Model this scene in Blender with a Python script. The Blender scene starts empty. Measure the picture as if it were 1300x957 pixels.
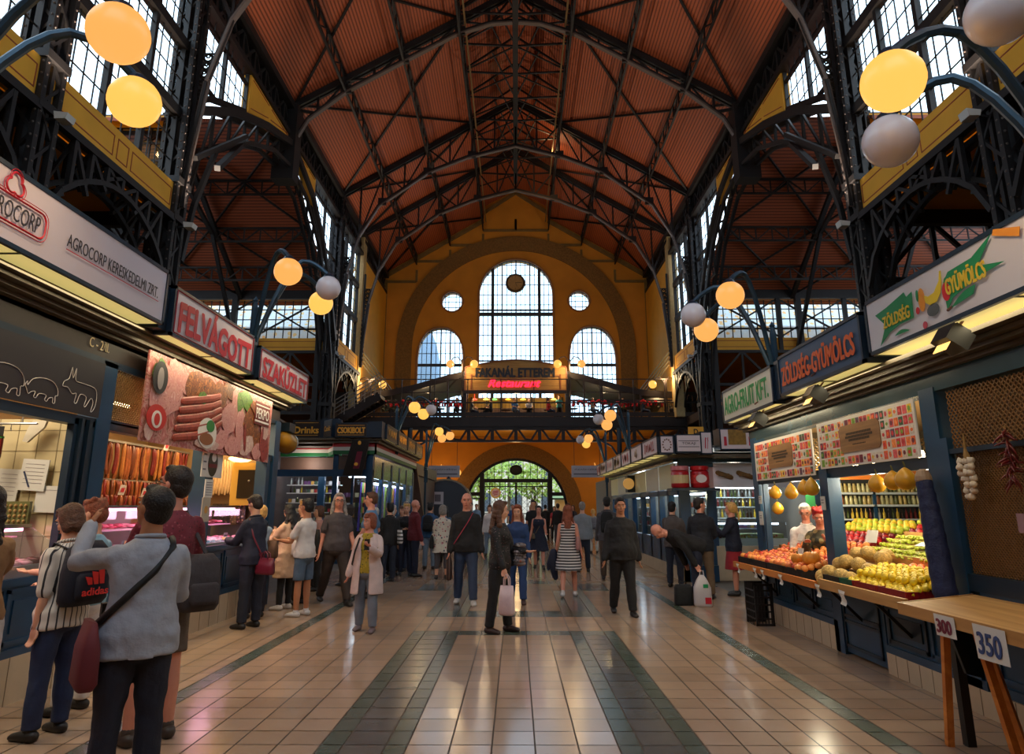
import bpy, bmesh, math, random
from mathutils import Vector, Matrix
random.seed(7)
C = bpy.context.scene.collection
PI = math.pi
V = Vector

def lin(c):
    return tuple(((x/255)/12.92 if x/255 <= .04045 else ((x/255+.055)/1.055)**2.4) for x in c)

MATS = {}
def mat(name, rgb=(128,128,128), rough=.6, metal=0., bump=0., bscale=60., var=0., vscale=6., emit=0., ecol=None, spec=.5):
    if name in MATS: return MATS[name]
    m = bpy.data.materials.new(name); m.use_nodes = True
    nt = m.node_tree; N = nt.nodes; L = nt.links
    b = N['Principled BSDF']
    c = lin(rgb)
    b.inputs['Base Color'].default_value = (*c, 1)
    b.inputs['Roughness'].default_value = rough
    b.inputs['Metallic'].default_value = metal
    b.inputs['Specular IOR Level'].default_value = spec
    tc = N.new('ShaderNodeTexCoord')
    if var:
        n = N.new('ShaderNodeTexNoise'); n.inputs['Scale'].default_value = vscale; n.inputs['Detail'].default_value = 4
        r = N.new('ShaderNodeMapRange'); r.inputs['From Min'].default_value = .3; r.inputs['From Max'].default_value = .7
        r.inputs['To Min'].default_value = 1-var; r.inputs['To Max'].default_value = 1+var
        mx = N.new('ShaderNodeVectorMath'); mx.operation = 'SCALE'; mx.inputs[0].default_value = c
        L.new(tc.outputs['Object'], n.inputs['Vector']); L.new(n.outputs['Fac'], r.inputs['Value'])
        L.new(r.outputs['Result'], mx.inputs['Scale']); L.new(mx.outputs['Vector'], b.inputs['Base Color'])
    if bump:
        n = N.new('ShaderNodeTexNoise'); n.inputs['Scale'].default_value = bscale; n.inputs['Detail'].default_value = 3
        bp = N.new('ShaderNodeBump'); bp.inputs['Strength'].default_value = bump; bp.inputs['Distance'].default_value = .02
        L.new(tc.outputs['Object'], n.inputs['Vector']); L.new(n.outputs['Fac'], bp.inputs['Height']); L.new(bp.outputs['Normal'], b.inputs['Normal'])
    if emit:
        e = lin(ecol or rgb)
        b.inputs['Emission Color'].default_value = (*e, 1); b.inputs['Emission Strength'].default_value = emit
    MATS[name] = m
    return m

def stripes(name, c1, c2, axis, period, duty=.5, rough=.6, bump=0., chev=False, ang=0):
    """two-colour stripes across the given object axis"""
    if name in MATS: return MATS[name]
    m = bpy.data.materials.new(name); m.use_nodes = True
    nt = m.node_tree; N = nt.nodes; L = nt.links; b = N['Principled BSDF']; b.inputs['Roughness'].default_value = rough
    tc = N.new('ShaderNodeTexCoord'); sp = N.new('ShaderNodeSeparateXYZ'); L.new(tc.outputs['Object'], sp.inputs[0])
    def mth(op, a, bb=None):
        n = N.new('ShaderNodeMath'); n.operation = op
        for i, q in enumerate((a, bb)):
            if q is None: continue
            if isinstance(q, (int, float)): n.inputs[i].default_value = q
            else: L.new(q, n.inputs[i])
        return n.outputs[0]
    src = sp.outputs[axis]
    if chev: src = mth('ADD', sp.outputs[2], mth('MULTIPLY', mth('ABSOLUTE', sp.outputs[0]), -1.0))
    if ang: src = mth('MULTIPLY', mth('ARCTAN2', sp.outputs[0], sp.outputs[1]), ang/(2*PI)); period = 1.
    fr = mth('FRACT', mth('DIVIDE', src, period))
    d = mth('GREATER_THAN', fr, duty)
    mx = N.new('ShaderNodeMix'); mx.data_type = 'RGBA'
    mx.inputs[6].default_value = (*lin(c1), 1); mx.inputs[7].default_value = (*lin(c2), 1)
    L.new(d, mx.inputs[0]); L.new(mx.outputs[2], b.inputs['Base Color'])
    if bump:
        tri = mth('ABSOLUTE', mth('SUBTRACT', fr, .5))
        bp = N.new('ShaderNodeBump'); bp.inputs['Strength'].default_value = bump; bp.inputs['Distance'].default_value = .03
        L.new(tri, bp.inputs['Height']); L.new(bp.outputs['Normal'], b.inputs['Normal'])
    MATS[name] = m
    return m

def spots(name, base, cols, scale, thr=.25, rough=.7):
    """cloth with scattered spots (voronoi)"""
    if name in MATS: return MATS[name]
    m = bpy.data.materials.new(name); m.use_nodes = True
    nt = m.node_tree; N = nt.nodes; L = nt.links; b = N['Principled BSDF']; b.inputs['Roughness'].default_value = rough
    tc = N.new('ShaderNodeTexCoord'); v = N.new('ShaderNodeTexVoronoi'); v.inputs['Scale'].default_value = scale
    L.new(tc.outputs['Object'], v.inputs['Vector'])
    cr = N.new('ShaderNodeValToRGB'); cr.color_ramp.interpolation = 'CONSTANT'
    while len(cr.color_ramp.elements) < len(cols): cr.color_ramp.elements.new(.5)
    for i, c in enumerate(cols):
        cr.color_ramp.elements[i].position = i/len(cols); cr.color_ramp.elements[i].color = (*lin(c), 1)
    sp = N.new('ShaderNodeSeparateColor'); L.new(v.outputs['Color'], sp.inputs[0]); L.new(sp.outputs[0], cr.inputs[0])
    lt = N.new('ShaderNodeMath'); lt.operation = 'LESS_THAN'; lt.inputs[1].default_value = thr; L.new(v.outputs['Distance'], lt.inputs[0])
    mx = N.new('ShaderNodeMix'); mx.data_type = 'RGBA'; mx.inputs[6].default_value = (*lin(base), 1)
    L.new(cr.outputs[0], mx.inputs[7]); L.new(lt.outputs[0], mx.inputs[0]); L.new(mx.outputs[2], b.inputs['Base Color'])
    MATS[name] = m
    return m

def wood(name, c1, c2, axis=1, rough=.5, scale=6):
    if name in MATS: return MATS[name]
    m = bpy.data.materials.new(name); m.use_nodes = True
    nt = m.node_tree; N = nt.nodes; L = nt.links; b = N['Principled BSDF']; b.inputs['Roughness'].default_value = rough
    tc = N.new('ShaderNodeTexCoord'); mp = N.new('ShaderNodeMapping')
    s = [scale*4]*3; s[axis] = scale*.3; mp.inputs['Scale'].default_value = s
    n = N.new('ShaderNodeTexNoise'); n.inputs['Scale'].default_value = 1; n.inputs['Detail'].default_value = 5; n.inputs['Distortion'].default_value = .6
    cr = N.new('ShaderNodeValToRGB'); cr.color_ramp.elements[0].position = .35; cr.color_ramp.elements[1].position = .65
    cr.color_ramp.elements[0].color = (*lin(c1), 1); cr.color_ramp.elements[1].color = (*lin(c2), 1)
    L.new(tc.outputs['Object'], mp.inputs[0]); L.new(mp.outputs[0], n.inputs['Vector']); L.new(n.outputs['Fac'], cr.inputs[0]); L.new(cr.outputs[0], b.inputs['Base Color'])
    MATS[name] = m
    return m

def glassmat(name, tint=(225,240,248), gloss=.08, rough=.03):
    if name in MATS: return MATS[name]
    m = bpy.data.materials.new(name); m.use_nodes = True
    nt = m.node_tree; N = nt.nodes; L = nt.links
    for n in list(N):
        if n.type != 'OUTPUT_MATERIAL': N.remove(n)
    out = [n for n in N if n.type == 'OUTPUT_MATERIAL'][0]
    t = N.new('ShaderNodeBsdfTransparent'); t.inputs[0].default_value = (*lin(tint), 1)
    g = N.new('ShaderNodeBsdfGlossy'); g.inputs['Roughness'].default_value = rough
    mx = N.new('ShaderNodeMixShader'); mx.inputs[0].default_value = gloss
    L.new(t.outputs[0], mx.inputs[1]); L.new(g.outputs[0], mx.inputs[2]); L.new(mx.outputs[0], out.inputs[0])
    MATS[name] = m
    return m

class MB:
    def __init__(s): s.v = []; s.f = []; s.mi = []; s.m = 0; s.uvfn = None
    def add(s, vs, fs):
        o = len(s.v); s.v += [tuple(p) for p in vs]; s.f += [tuple(i+o for i in f) for f in fs]; s.mi += [s.m]*len(fs); return s
    def box(s, x0, x1, y0, y1, z0, z1):
        if x0 > x1: x0, x1 = x1, x0
        if y0 > y1: y0, y1 = y1, y0
        if z0 > z1: z0, z1 = z1, z0
        return s.add([(x,y,z) for z in (z0,z1) for y in (y0,y1) for x in (x0,x1)],
                     [(0,2,3,1),(4,5,7,6),(0,1,5,4),(2,6,7,3),(0,4,6,2),(1,3,7,5)])
    def bar(s, p, q, w=.1, d=None, up=(0,0,1)):
        p, q = V(p), V(q); d = d or w; a = q-p
        if a.length < 1e-6: return s
        a.normalize(); up = V(up)
        if abs(a.dot(up)) > .98: up = V((0,1,0)) if abs(a.y) < .9 else V((1,0,0))
        r = a.cross(up).normalized(); u = r.cross(a)
        vs = []
        for e in (p, q):
            for i, j in ((-1,-1),(1,-1),(1,1),(-1,1)): vs.append(e + r*(i*w/2) + u*(j*d/2))
        return s.add(vs, [(3,2,1,0),(4,5,6,7),(0,1,5,4),(1,2,6,5),(2,3,7,6),(3,0,4,7)])
    def poly(s, pts, w=.1, d=None, up=(0,0,1)):
        for a, b in zip(pts, pts[1:]): s.bar(a, b, w, d, up)
        return s
    def tube(s, pts, r, n=8, cap=True, el=None, closed=False):
        """round tube through pts; r number or list; el=(a,b) ellipse factors"""
        P = [V(p) for p in pts]; R = r if isinstance(r, (list, tuple)) else [r]*len(P)
        R = [x if isinstance(x, tuple) else (x, x) for x in R]
        t0 = (P[1]-P[0]).normalized(); up = V((0,0,1)) if abs(t0.z) < .9 else V((0,1,0))
        rr = t0.cross(up).normalized(); vs = []; m = len(P)
        rings = []
        for i in range(m):
            if closed: t = (P[(i+1) % m]-P[i-1])
            else: t = (P[min(i+1,m-1)]-P[max(i-1,0)])
            t = t.normalized() if t.length > 1e-9 else t0
            rr = (rr - t*rr.dot(t)); rr = rr.normalized() if rr.length > 1e-6 else t.orthogonal().normalized()
            uu = t.cross(rr)
            rings.append((P[i], rr.copy(), uu, R[i], t))
        if cap and not closed:
            a = rings[0]; b = rings[-1]
            st = [(a[0]-a[4]*(min(a[3])*.85), a[1], a[2], (a[3][0]*.5, a[3][1]*.5), a[4])] if False else []
            pre = [(a[0]-a[4]*min(a[3])*k, a[1], a[2], (a[3][0]*q, a[3][1]*q), a[4]) for k, q in ((.95,.3),(.7,.71))]
            post = [(b[0]+b[4]*min(b[3])*k, b[1], b[2], (b[3][0]*q, b[3][1]*q), b[4]) for k, q in ((.7,.71),(.95,.3))]
            rings = pre+rings+post
        for c, a, b, rad, t in rings:
            for k in range(n):
                g = 2*PI*k/n; vs.append(c + a*(math.cos(g)*rad[0]) + b*(math.sin(g)*rad[1]))
        M = len(rings); fs = []
        for i in range(M if closed else M-1):
            for k in range(n):
                j = (i+1) % M
                fs.append((i*n+k, i*n+(k+1) % n, j*n+(k+1) % n, j*n+k))
        if not closed: fs += [tuple(reversed(range(n))), tuple((M-1)*n+k for k in range(n))]
        return s.add(vs, fs)
    def ell(s, c, rx, ry=None, rz=None, n=12, m=8, M=None):
        ry = ry or rx; rz = rz or rx; vs = []; fs = []
        for i in range(1, m):
            a = PI*i/m
            for k in range(n):
                g = 2*PI*k/n; vs.append(V((rx*math.sin(a)*math.cos(g), ry*math.sin(a)*math.sin(g), rz*math.cos(a))))
        vs += [V((0,0,rz)), V((0,0,-rz))]; T = len(vs)-2
        for i in range(m-2):
            for k in range(n): fs.append((i*n+k, (i+1)*n+k, (i+1)*n+(k+1) % n, i*n+(k+1) % n))
        for k in range(n):
            fs.append((T, k, (k+1) % n)); fs.append((T+1, (m-2)*n+(k+1) % n, (m-2)*n+k))
        c = V(c)
        if M is not None: vs = [M @ (v+c) for v in vs]
        else: vs = [v+c for v in vs]
        return s.add(vs, fs)
    def lathe(s, prof, c=(0,0,0), n=16):
        c = V(c); vs = []; fs = []; m = len(prof)
        for r, z in prof:
            for k in range(n):
                g = 2*PI*k/n; vs.append(c+V((r*math.cos(g), r*math.sin(g), z)))
        for i in range(m-1):
            for k in range(n): fs.append((i*n+k, i*n+(k+1) % n, (i+1)*n+(k+1) % n, (i+1)*n+k))
        fs += [tuple(reversed(range(n))), tuple((m-1)*n+k for k in range(n))]
        return s.add(vs, fs)
    def loft(s, rings, cap=True):
        n = len(rings[0]); vs = [p for r in rings for p in r]; fs = []
        for i in range(len(rings)-1):
            for k in range(n): fs.append((i*n+k, i*n+(k+1) % n, (i+1)*n+(k+1) % n, (i+1)*n+k))
        if cap: fs += [tuple(reversed(range(n))), tuple((len(rings)-1)*n+k for k in range(n))]
        return s.add(vs, fs)
    def prism(s, pts, vec):
        """flat polygon pts (3D) extruded by vec"""
        n = len(pts); vec = V(vec); a = [V(p) for p in pts]
        return s.add(a+[p+vec for p in a], [tuple(reversed(range(n))), tuple(range(n, 2*n))]+[(i, (i+1) % n, n+(i+1) % n, n+i) for i in range(n)])
    def quad(s, a, b, c, d): return s.add([a,b,c,d], [(0,1,2,3)])
    def xf(s, M, start=0):
        s.v = s.v[:start]+[tuple(M @ V(p)) for p in s.v[start:]]; return s
    def mesh(s, name, mats, smooth=False):
        me = bpy.data.meshes.new(name); me.from_pydata(s.v, [], s.f)
        if not isinstance(mats, (list, tuple)): mats = [mats]
        for m in mats: me.materials.append(m)
        if len(mats) > 1: me.polygons.foreach_set('material_index', s.mi)
        if smooth: me.polygons.foreach_set('use_smooth', [True]*len(me.polygons))
        me.update(); return me
    def build(s, name, mats, parent=None, smooth=False, label=None, cat=None, group=None, kind=None, bevel=0, loc=None, auto=False):
        o = bpy.data.objects.new(name, s.mesh(name, mats, smooth)); C.objects.link(o)
        if parent: o.parent = parent
        if loc: o.location = loc
        tag(o, label, cat, group, kind)
        if bevel:
            b = o.modifiers.new('bevel', 'BEVEL'); b.width = bevel; b.segments = 2; b.limit_method = 'ANGLE'
        if smooth == 'auto' or auto:
            pass
        return o

def tag(o, label=None, cat=None, group=None, kind=None):
    if label: o['label'] = label
    if cat: o['category'] = cat
    if group: o['group'] = group
    if kind: o['kind'] = kind
    return o
def empty(name, loc=(0,0,0), rz=0, label=None, cat=None, group=None):
    o = bpy.data.objects.new(name, None); C.objects.link(o); o.location = loc; o.rotation_euler = (0,0,rz); o.empty_display_size = .1
    return tag(o, label, cat, group)
def copy_tree(o, loc=None, rot=None, parent=None, label=None, scale=None):
    c = o.copy(); C.objects.link(c)
    if parent: c.parent = parent
    if loc is not None: c.location = loc
    if rot is not None: c.rotation_euler = rot
    if scale is not None: c.scale = scale if not isinstance(scale, (int, float)) else (scale,)*3
    if label: c['label'] = label
    for ch in KIDS.get(o.name) or [k for k in o.children]: copy_tree(ch, parent=c)
    return c
KIDS = {}
def struct(o): o['kind'] = 'structure'; return o

def text(s, name, parent, c, right, up, w, h, m, depth=.0015, off=0., shear=0., wavy=0., bold=0.):
    """lettering fitted into w x h, centred at c, lying in the right/up plane"""
    cu = bpy.data.curves.new(name, 'FONT'); cu.body = s; cu.offset = off; cu.extrude = .01; cu.resolution_u = 3; cu.shear = shear
    ob = bpy.data.objects.new(name, cu)
    me = bpy.data.meshes.new_from_object(ob); bpy.data.objects.remove(ob); bpy.data.curves.remove(cu)
    xs = [v.co.x for v in me.vertices]; ys = [v.co.y for v in me.vertices]
    x0, x1, y0, y1 = min(xs), max(xs), min(ys), max(ys)
    R, U = V(right).normalized(), V(up).normalized(); Nn = R.cross(U); c = V(c)
    for v in me.vertices:
        tx = (v.co.x-x0)/(x1-x0); a = (tx-.5)*w; b = ((v.co.y-y0)/(y1-y0)-.5)*h
        if wavy: b += wavy*math.sin(tx*PI*2)
        v.co = c + R*a + U*b + Nn*(v.co.z/.01*depth)
    if bold:      # heavier strokes: the outline repeated with small shifts
        vs = [v.co.copy() for v in me.vertices]; fs = [tuple(p.vertices) for p in me.polygons]; nv = len(vs); V2 = []; F2 = []
        for i,(dx,dy) in enumerate(((0,0),(1,0),(-1,0),(0,1),(0,-1),(.7,.7),(-.7,.7),(.7,-.7),(-.7,-.7))):
            V2 += [v+R*(dx*bold)+U*(dy*bold)+Nn*(i*.00025) for v in vs]; F2 += [tuple(q+nv*i for q in f) for f in fs]
        bpy.data.meshes.remove(me); me = bpy.data.meshes.new(name); me.from_pydata(V2, [], F2)
    me.materials.clear(); me.materials.append(m); me.name = name
    o = bpy.data.objects.new(name, me); C.objects.link(o); o.parent = parent
    return o

def ramp(name, cols, scale=4, dist=1.5, rough=.45, detail=6):
    """mottled surface running through several colours"""
    if name in MATS: return MATS[name]
    m = bpy.data.materials.new(name); m.use_nodes = True
    nt = m.node_tree; N = nt.nodes; L = nt.links; b = N['Principled BSDF']; b.inputs['Roughness'].default_value = rough
    tc = N.new('ShaderNodeTexCoord'); n = N.new('ShaderNodeTexNoise'); n.inputs['Scale'].default_value = scale; n.inputs['Detail'].default_value = detail; n.inputs['Distortion'].default_value = dist
    cr = N.new('ShaderNodeValToRGB')
    while len(cr.color_ramp.elements) < len(cols): cr.color_ramp.elements.new(.5)
    for i, c in enumerate(cols):
        cr.color_ramp.elements[i].position = .3+.4*i/(len(cols)-1); cr.color_ramp.elements[i].color = (*lin(c), 1)
    L.new(tc.outputs['Object'], n.inputs['Vector']); L.new(n.outputs['Fac'], cr.inputs[0]); L.new(cr.outputs[0], b.inputs['Base Color'])
    MATS[name] = m
    return m

def scribble(nm, parent, c, right, up, w, h, m, n=8, seed=1):
    """print too small or blurred to read: a row of short uneven strokes"""
    r = random.Random(seed); R, U = V(right), V(up); c = V(c); o = MB(); Nn = R.cross(U)
    for i in range(n):
        a = -w/2+w*(i+.5)/n; k = r.uniform(.5,1)*h/2; s = r.uniform(-.3,.3)*w/n; t = w/n*r.uniform(.25,.5)
        o.bar(c+R*(a-s)-U*k, c+R*(a+s)+U*k, t, .004, up=Nn)
        if r.random() < .6: o.bar(c+R*(a-w/n*.4)+U*r.uniform(-k,k), c+R*(a+w/n*.4)+U*r.uniform(-k,k), t*.7, .004, up=Nn)
    return o.build(nm, m, parent)

# ---------- materials
STEEL = mat('dark_painted_iron', (20,17,17), .55, .1, var=.25, vscale=3)
STEELG = mat('lit_grey_iron', (92,80,74), .5, .1)  # paler than the dark iron: light caught on the chords, put into the colour
BLUE = mat('blue_paint', (26,62,92), .38, var=.18, vscale=3)
BLUED = mat('dark_blue_paint', (18,38,56), .4, var=.2, vscale=3)
TEAL = mat('lamp_post_blue', (42,70,88), .35, .3)
YEL = mat('ochre_wall_paint', (206,138,38), .75, var=.1, vscale=.7, bump=.1, bscale=8)
YELP = mat('ochre_panel_paint', (222,160,44), .7, var=.06, vscale=1.2)
REDL = mat('red_trim_line', (150,62,30), .7)
STONE = mat('brown_stone_band', (128,94,46), .85, var=.28, vscale=9, bump=.4, bscale=14)
TRIMS = mat('olive_stone_trim', (122,98,52), .8, var=.15, vscale=5)
GLASS = glassmat('window_glass', (232,244,250), .06)
CLEAR = glassmat('display_glass', (240,246,248), .10)
WHITE = mat('white_board', (205,200,204), .5)
BLACK = mat('black_paint', (18,17,18), .5)
# ================= SETTING: floor =================
def build_floor():
    xs = [-4.7,-4.38,-4.08,-3.78,-3.48,-3.18,-3.04,-2.87,-2.57,-2.27,-1.97,-1.67,-1.37,-1.21,-.91,-.76,-.46,-.17,.13,.43,.71,.87,1.16,1.31,1.58,1.85,2.12,2.39,2.58,2.74,3.04,3.34,3.64,3.94,4.2]
    ys = []; y = -1.0
    while y < 53: ys.append(round(y,3)); y += .3
    ys.append(53.0)
    nv = len(xs); mb = MB()
    vs = [(a,b,0) for b in ys for a in xs]; fs = []; mi = []
    def kind(x, y, i, j):
        if -3.04 < x < -2.87: return 1
        if 2.58 < x < 2.74: return 1
        def strip(x): return -1.37 < x < -1.21 or -.91 < x < -.76 or .71 < x < .87 or 1.16 < x < 1.31
        inner = -1.37 < x < 1.31
        side = (-1.21 < x < -.91) or (.87 < x < 1.16)
        for base in (0., 21.6):
            yy = y-base
            if yy < 9.45 and yy > -1:
                if strip(x): return 1
                if side: return 2
                return 0
            if 9.45 <= yy < 9.9 and inner: return 1
            if 11.1 <= yy < 11.6 and inner: return 1
            if 11.6 <= yy < 14.2:
                if strip(x): return 1
                if side: return 2
            if 14.2 <= yy < 15.6 and (-1.97 < x < -.91 or .87 < x < 1.85): return 2 if 14.5 < yy < 15.3 else 1
            if 15.6 <= yy < 16.1 and inner: return 1
            if 18.2 <= yy < 20.6 and strip(x): return 1
            if 20.6 <= yy < 21: 
                if inner: return 2
            if yy < 21: break
        return 0
    rnd = random.Random(3)
    for j in range(len(ys)-1):
        for i in range(nv-1):
            fs.append((j*nv+i, j*nv+i+1, (j+1)*nv+i+1, (j+1)*nv+i))
            k = kind((xs[i]+xs[i+1])/2, (ys[j]+ys[j+1])/2, i, j)
            mi.append(k*2 + (1 if rnd.random() < .4 else 0))
    # grout: inset every tile a little over a dark bed
    out = MB()
    for f, k in zip(fs, mi):
        a, b, c, d = [V(vs[q]) for q in f]; g = .006
        out.m = k
        out.add([(a.x+g,a.y+g,0),(b.x-g,b.y+g,0),(c.x-g,c.y-g,0),(d.x+g,d.y-g,0)], [(0,1,2,3)])
    T = [mat('floor_tile_beige', (176,150,128), .17, var=.07, vscale=1.3, spec=.45), mat('floor_tile_beige_worn', (166,141,120), .2, var=.09, vscale=1.3, spec=.45),
         mat('floor_tile_green', (74,86,78), .25, var=.08, vscale=3, spec=.45), mat('floor_tile_green_worn', (80,90,84), .27, var=.08, vscale=3, spec=.45),
         mat('floor_tile_slate', (98,98,98), .19, var=.1, vscale=3, spec=.45), mat('floor_tile_slate_worn', (88,90,92), .2, var=.1, vscale=3, spec=.45)]
    struct(out.build('floor_tiles', T))
    mb = MB().box(-31, 31, -12, 60, -.3, -.004)
    struct(mb.build('floor', mat('floor_grout', (84,72,62), .7, var=.15, vscale=2)))
build_floor()

# ================= nave side walls =================
HX = 10.7; BY = 19.5; CY = 38.3; WY = 53.0; EZ = 20.2
def cell_frame(mb, ax, x0, a0, a1, z0, z1, na, nz, w=.03, thick=None, major=()):
    """mullion grid in plane x=x0 (ax='x') or y=x0 (ax='y')"""
    def P(a, z): return (x0, a, z) if ax == 'x' else (a, x0, z)
    for i in range(na+1):
        a = a0+(a1-a0)*i/na; ww = .16 if i in major or i in (0, na) else w
        mb.bar(P(a,z0), P(a,z1), ww, ww)
    for j in range(nz+1):
        z = z0+(z1-z0)*j/nz; ww = w
        mb.bar(P(a0,z), P(a1,z), ww, ww)
def wall_side(sx, side):
    x = sx*HX
    win = 0
    def window(n, a, b, z0, z1, na, nz, major, bars):
        f = MB(); cell_frame(f, 'x', x, a, b, z0, z1, na, nz, .03, major=major)
        for z in bars: f.box(x-.14, x+.14, a, b, z-.16, z+.16)
        o = struct(f.build('window_%d' % n, STEEL))
        o['label'] = 'tall iron-framed clerestory window in the %s wall, %s' % (side,['behind the camera','beside the camera','above the nearest sign','at the far end by the gallery'][(n-1)%19 if n < 20 else n-20])
        g = MB().quad((x,a,z0),(x,b,z0),(x,b,z1),(x,a,z1)); g.build('glass_pane', GLASS, o)
        return o
    base = 1 if sx < 0 else 20
    w = MB()
    for k, (a, b) in enumerate([(1.5,7.5),(7.5,13.5),(13.5,19.5),(38.3,44.2)]):
        window(base+k, a+.45, b-.3, 11.35, 18.4, 12, 10, (4,8), (13.7,16.1))
        w.m = 0; w.box(x-.2, x+.2, a, b, 10.25, 11.3)
        # painted line frames
        w.m = 1
        xi = x-sx*.205
        L = b-a-.8
        for (u0, u1) in ((0,.42),(.45,.55),(.58,1)):
            p0 = a+.4+L*u0; p1 = a+.4+L*u1
            for (q0,q1,z0,z1) in ((p0,p1,11.05,11.08),(p0,p1,10.5,10.53),(p0,p0+.03,10.5,11.08),(p1-.03,p1,10.5,11.08)):
                w.box(xi-.005, xi+.005, q0, q1, z0, z1)
    w.m = 0
    w.box(x-.2, x+.2, 45.0, 53, 7.3, 18.6)                      # plain wall towards the far end
    o = struct(w.build('wall_'+side, [YELP, REDL]))
    p = MB().box(x-.28, x+.28, 44.2, 45.0, 7.3, 20); struct(p.build('trim_%d' % (base), mat('pale_pilaster', (190,164,112), .7, var=.1)))
    # crossing infill over the transept arch
    lo = [(20.0,14.6),(21.2,15.5),(23.4,16.5),(25.6,17.4),(28.9,18.35),(32.2,17.4),(34.4,15.9),(36.2,13.9),(38.0,11.2)]
    def lz(y):
        for (a,za),(b,zb) in zip(lo, lo[1:]):
            if a <= y <= b: return za+(zb-za)*(y-a)/(b-a)
        return lo[0][1] if y < lo[0][0] else lo[-1][1]
    iw = MB(); iw.m = 0
    pts = [y for y,_ in lo if 24.0 < y < 33.0]
    ysq = [24.0]+pts+[33.0]
    for a, b in zip(ysq, ysq[1:]):
        iw.prism([(x-.15,a,lz(a)),(x-.15,b,lz(b)),(x-.15,b,18.6),(x-.15,a,18.6)], (.3,0,0))
    iw.m = 1; xi = x-sx*.16
    for a,b in ((24.2,26),(26.3,28.4),(29.4,31.5),(31.8,32.8)):
        iw.bar((xi,a,lz(a)+.2),(xi,b,lz(b)+.2),.03,.03)
        iw.bar((xi,a,18.3),(xi,b,18.3),.03,.03)
    struct(iw.build('wall_%s_over_arch' % side, [YELP, REDL]))
    for n, (a, b) in ((base+6,(20.0,24.0)),(base+7,(33.0,38.0))):
        f = MB()
        N = 8
        for i in range(N+1):
            y = a+(b-a)*i/N; f.bar((x,y,lz(y)),(x,y,18.5), .14 if i in (0,N,N//2) else .03)
        z = 11.2
        while z < 18.5:
            # horizontal bars from where the arch leaves off
            seg = [y for y in [a+(b-a)*t/40 for t in range(41)] if lz(y) <= z]
            if len(seg) > 1: f.bar((x,seg[0],z),(x,seg[-1],z),.03 if int((z-11.2)/.75+.5) % 3 else .12)
            z += .75
        for p, q in zip([a]+[y for y,_ in lo if a < y < b], [y for y,_ in lo if a < y < b]+[b]): f.bar((x,p,lz(p)),(x,q,lz(q)),.2)
        o = struct(f.build('window_%d' % n, STEEL))
        g = MB()
        yy = [a]+[y for y,_ in lo if a < y < b]+[b]
        for p, q in zip(yy, yy[1:]): g.quad((x,p,lz(p)),(x,q,lz(q)),(x,q,18.5),(x,p,18.5))
        g.build('glass_pane', GLASS, o)
    # arch truss over the transept opening
    t = MB()
    low = [(19.9,9.0),(20.3,11.0),(21.4,13.6),(24,15.4),(26.5,16.5),(28.9,16.9),(31.3,16.5),(33.8,15.0),(35.9,12.4),(37.3,9.8),(37.9,8.0)]
    top = [(20.0,14.3),(22.5,15.8),(25.6,17.1),(28.9,18.1),(32.2,17.1),(34.4,15.6),(36.2,13.6),(38.0,10.9)]
    for off in (-.32, .32):
        t.poly([(x+off,y,z) for y,z in low], .14, .16); t.poly([(x+off,y,z) for y,z in top], .16, .3)
    def ip(c, y):
        for (a,za),(b,zb) in zip(c,c[1:]):
            if a <= y <= b: return za+(zb-za)*(y-a)/(b-a)
        return c[-1][1]
    yy = [20.4,21.6,22.9,24.2,25.4,26.6,27.8,28.9,30,31.2,32.4,33.6,34.8,36,37.2]
    for i, y in enumerate(yy):
        t.bar((x,y,ip(low,y)),(x,y,ip(top,y)),.1)
        if i: 
            y0 = yy[i-1]
            t.bar((x,y0,ip(low,y0)),(x,y,ip(top,y)),.08)
    t.bar((x-sx*.4,23.5,15.4),(x-sx*.4,19.9,12.5),.16); t.bar((x-sx*.1,24.2,15.6),(x-sx*1.1,20,12.2),.18)
    t.box(x-.5,x+.5,28.5,29.3,16.2,20)
    t.build('arched_truss', STEEL, label='polygonal dark iron arch truss over the %s side hall opening' % side, cat='truss')
    # eave girder
    e = MB(); xe = x
    e.box(xe-.25, xe+.25, -2, 53, 18.4, 18.62); e.box(xe-.35, xe+.35, -2, 53, 19.75, 20.1)
    y = -2.
    while y < 52.6:
        e.bar((xe,y,18.5),(xe,y+1.2,19.9),.12); e.bar((xe,y+1.2,18.5),(xe,y,19.9),.12); e.bar((xe,y,18.5),(xe,y,19.9),.14); y += 1.2
    e.box(xe-.04+sx*.2, xe+.04+sx*.2, -2, 53, 18.4, 20.1)
    e.build('eave_girder', STEEL, label='long dark iron eave girder above the %s clerestory' % side, cat='girder')
    # spandrel arch trusses below the yellow panels
    for k, (a, b) in enumerate([(7.5,13.5),(13.5,19.5),(38.3,44.6)]):
        s = MB(); mid = (a+b)/2
        for off in (-.3,.3):
            s.box(x+off-.09, x+off+.09, a+.3, b-.3, 10.02, 10.22)
            s.poly([(x+off, a+.35+(b-a-.7)*i/12, 7.9+1.75*math.sin(PI*i/12)**.62) for i in range(13)], .13, .13)
        n = 8
        for i in range(1, n):
            y = a+.35+(b-a-.7)*i/n; zb = 7.9+1.75*math.sin(PI*i/n)**.62
            for off in (-.3,.3): s.bar((x+off,y,zb),(x+off,y,10.1),.11)
            y2 = a+.35+(b-a-.7)*(i+(1 if i < n/2 else -1))/n
            for off in (-.3,.3): s.bar((x+off,y2,zb+.05),(x+off,y,10.05),.1)
            s.bar((x-.3,y,zb),(x+.3,y,10.1),.07)
        s.build('spandrel_arch_truss', STEEL, label='%s iron arch truss below the yellow spandrel panel, %s' % (side, ['nearest the camera','beside the near lamp globes','at the far end by the restaurant'][k]), cat='truss')
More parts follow.
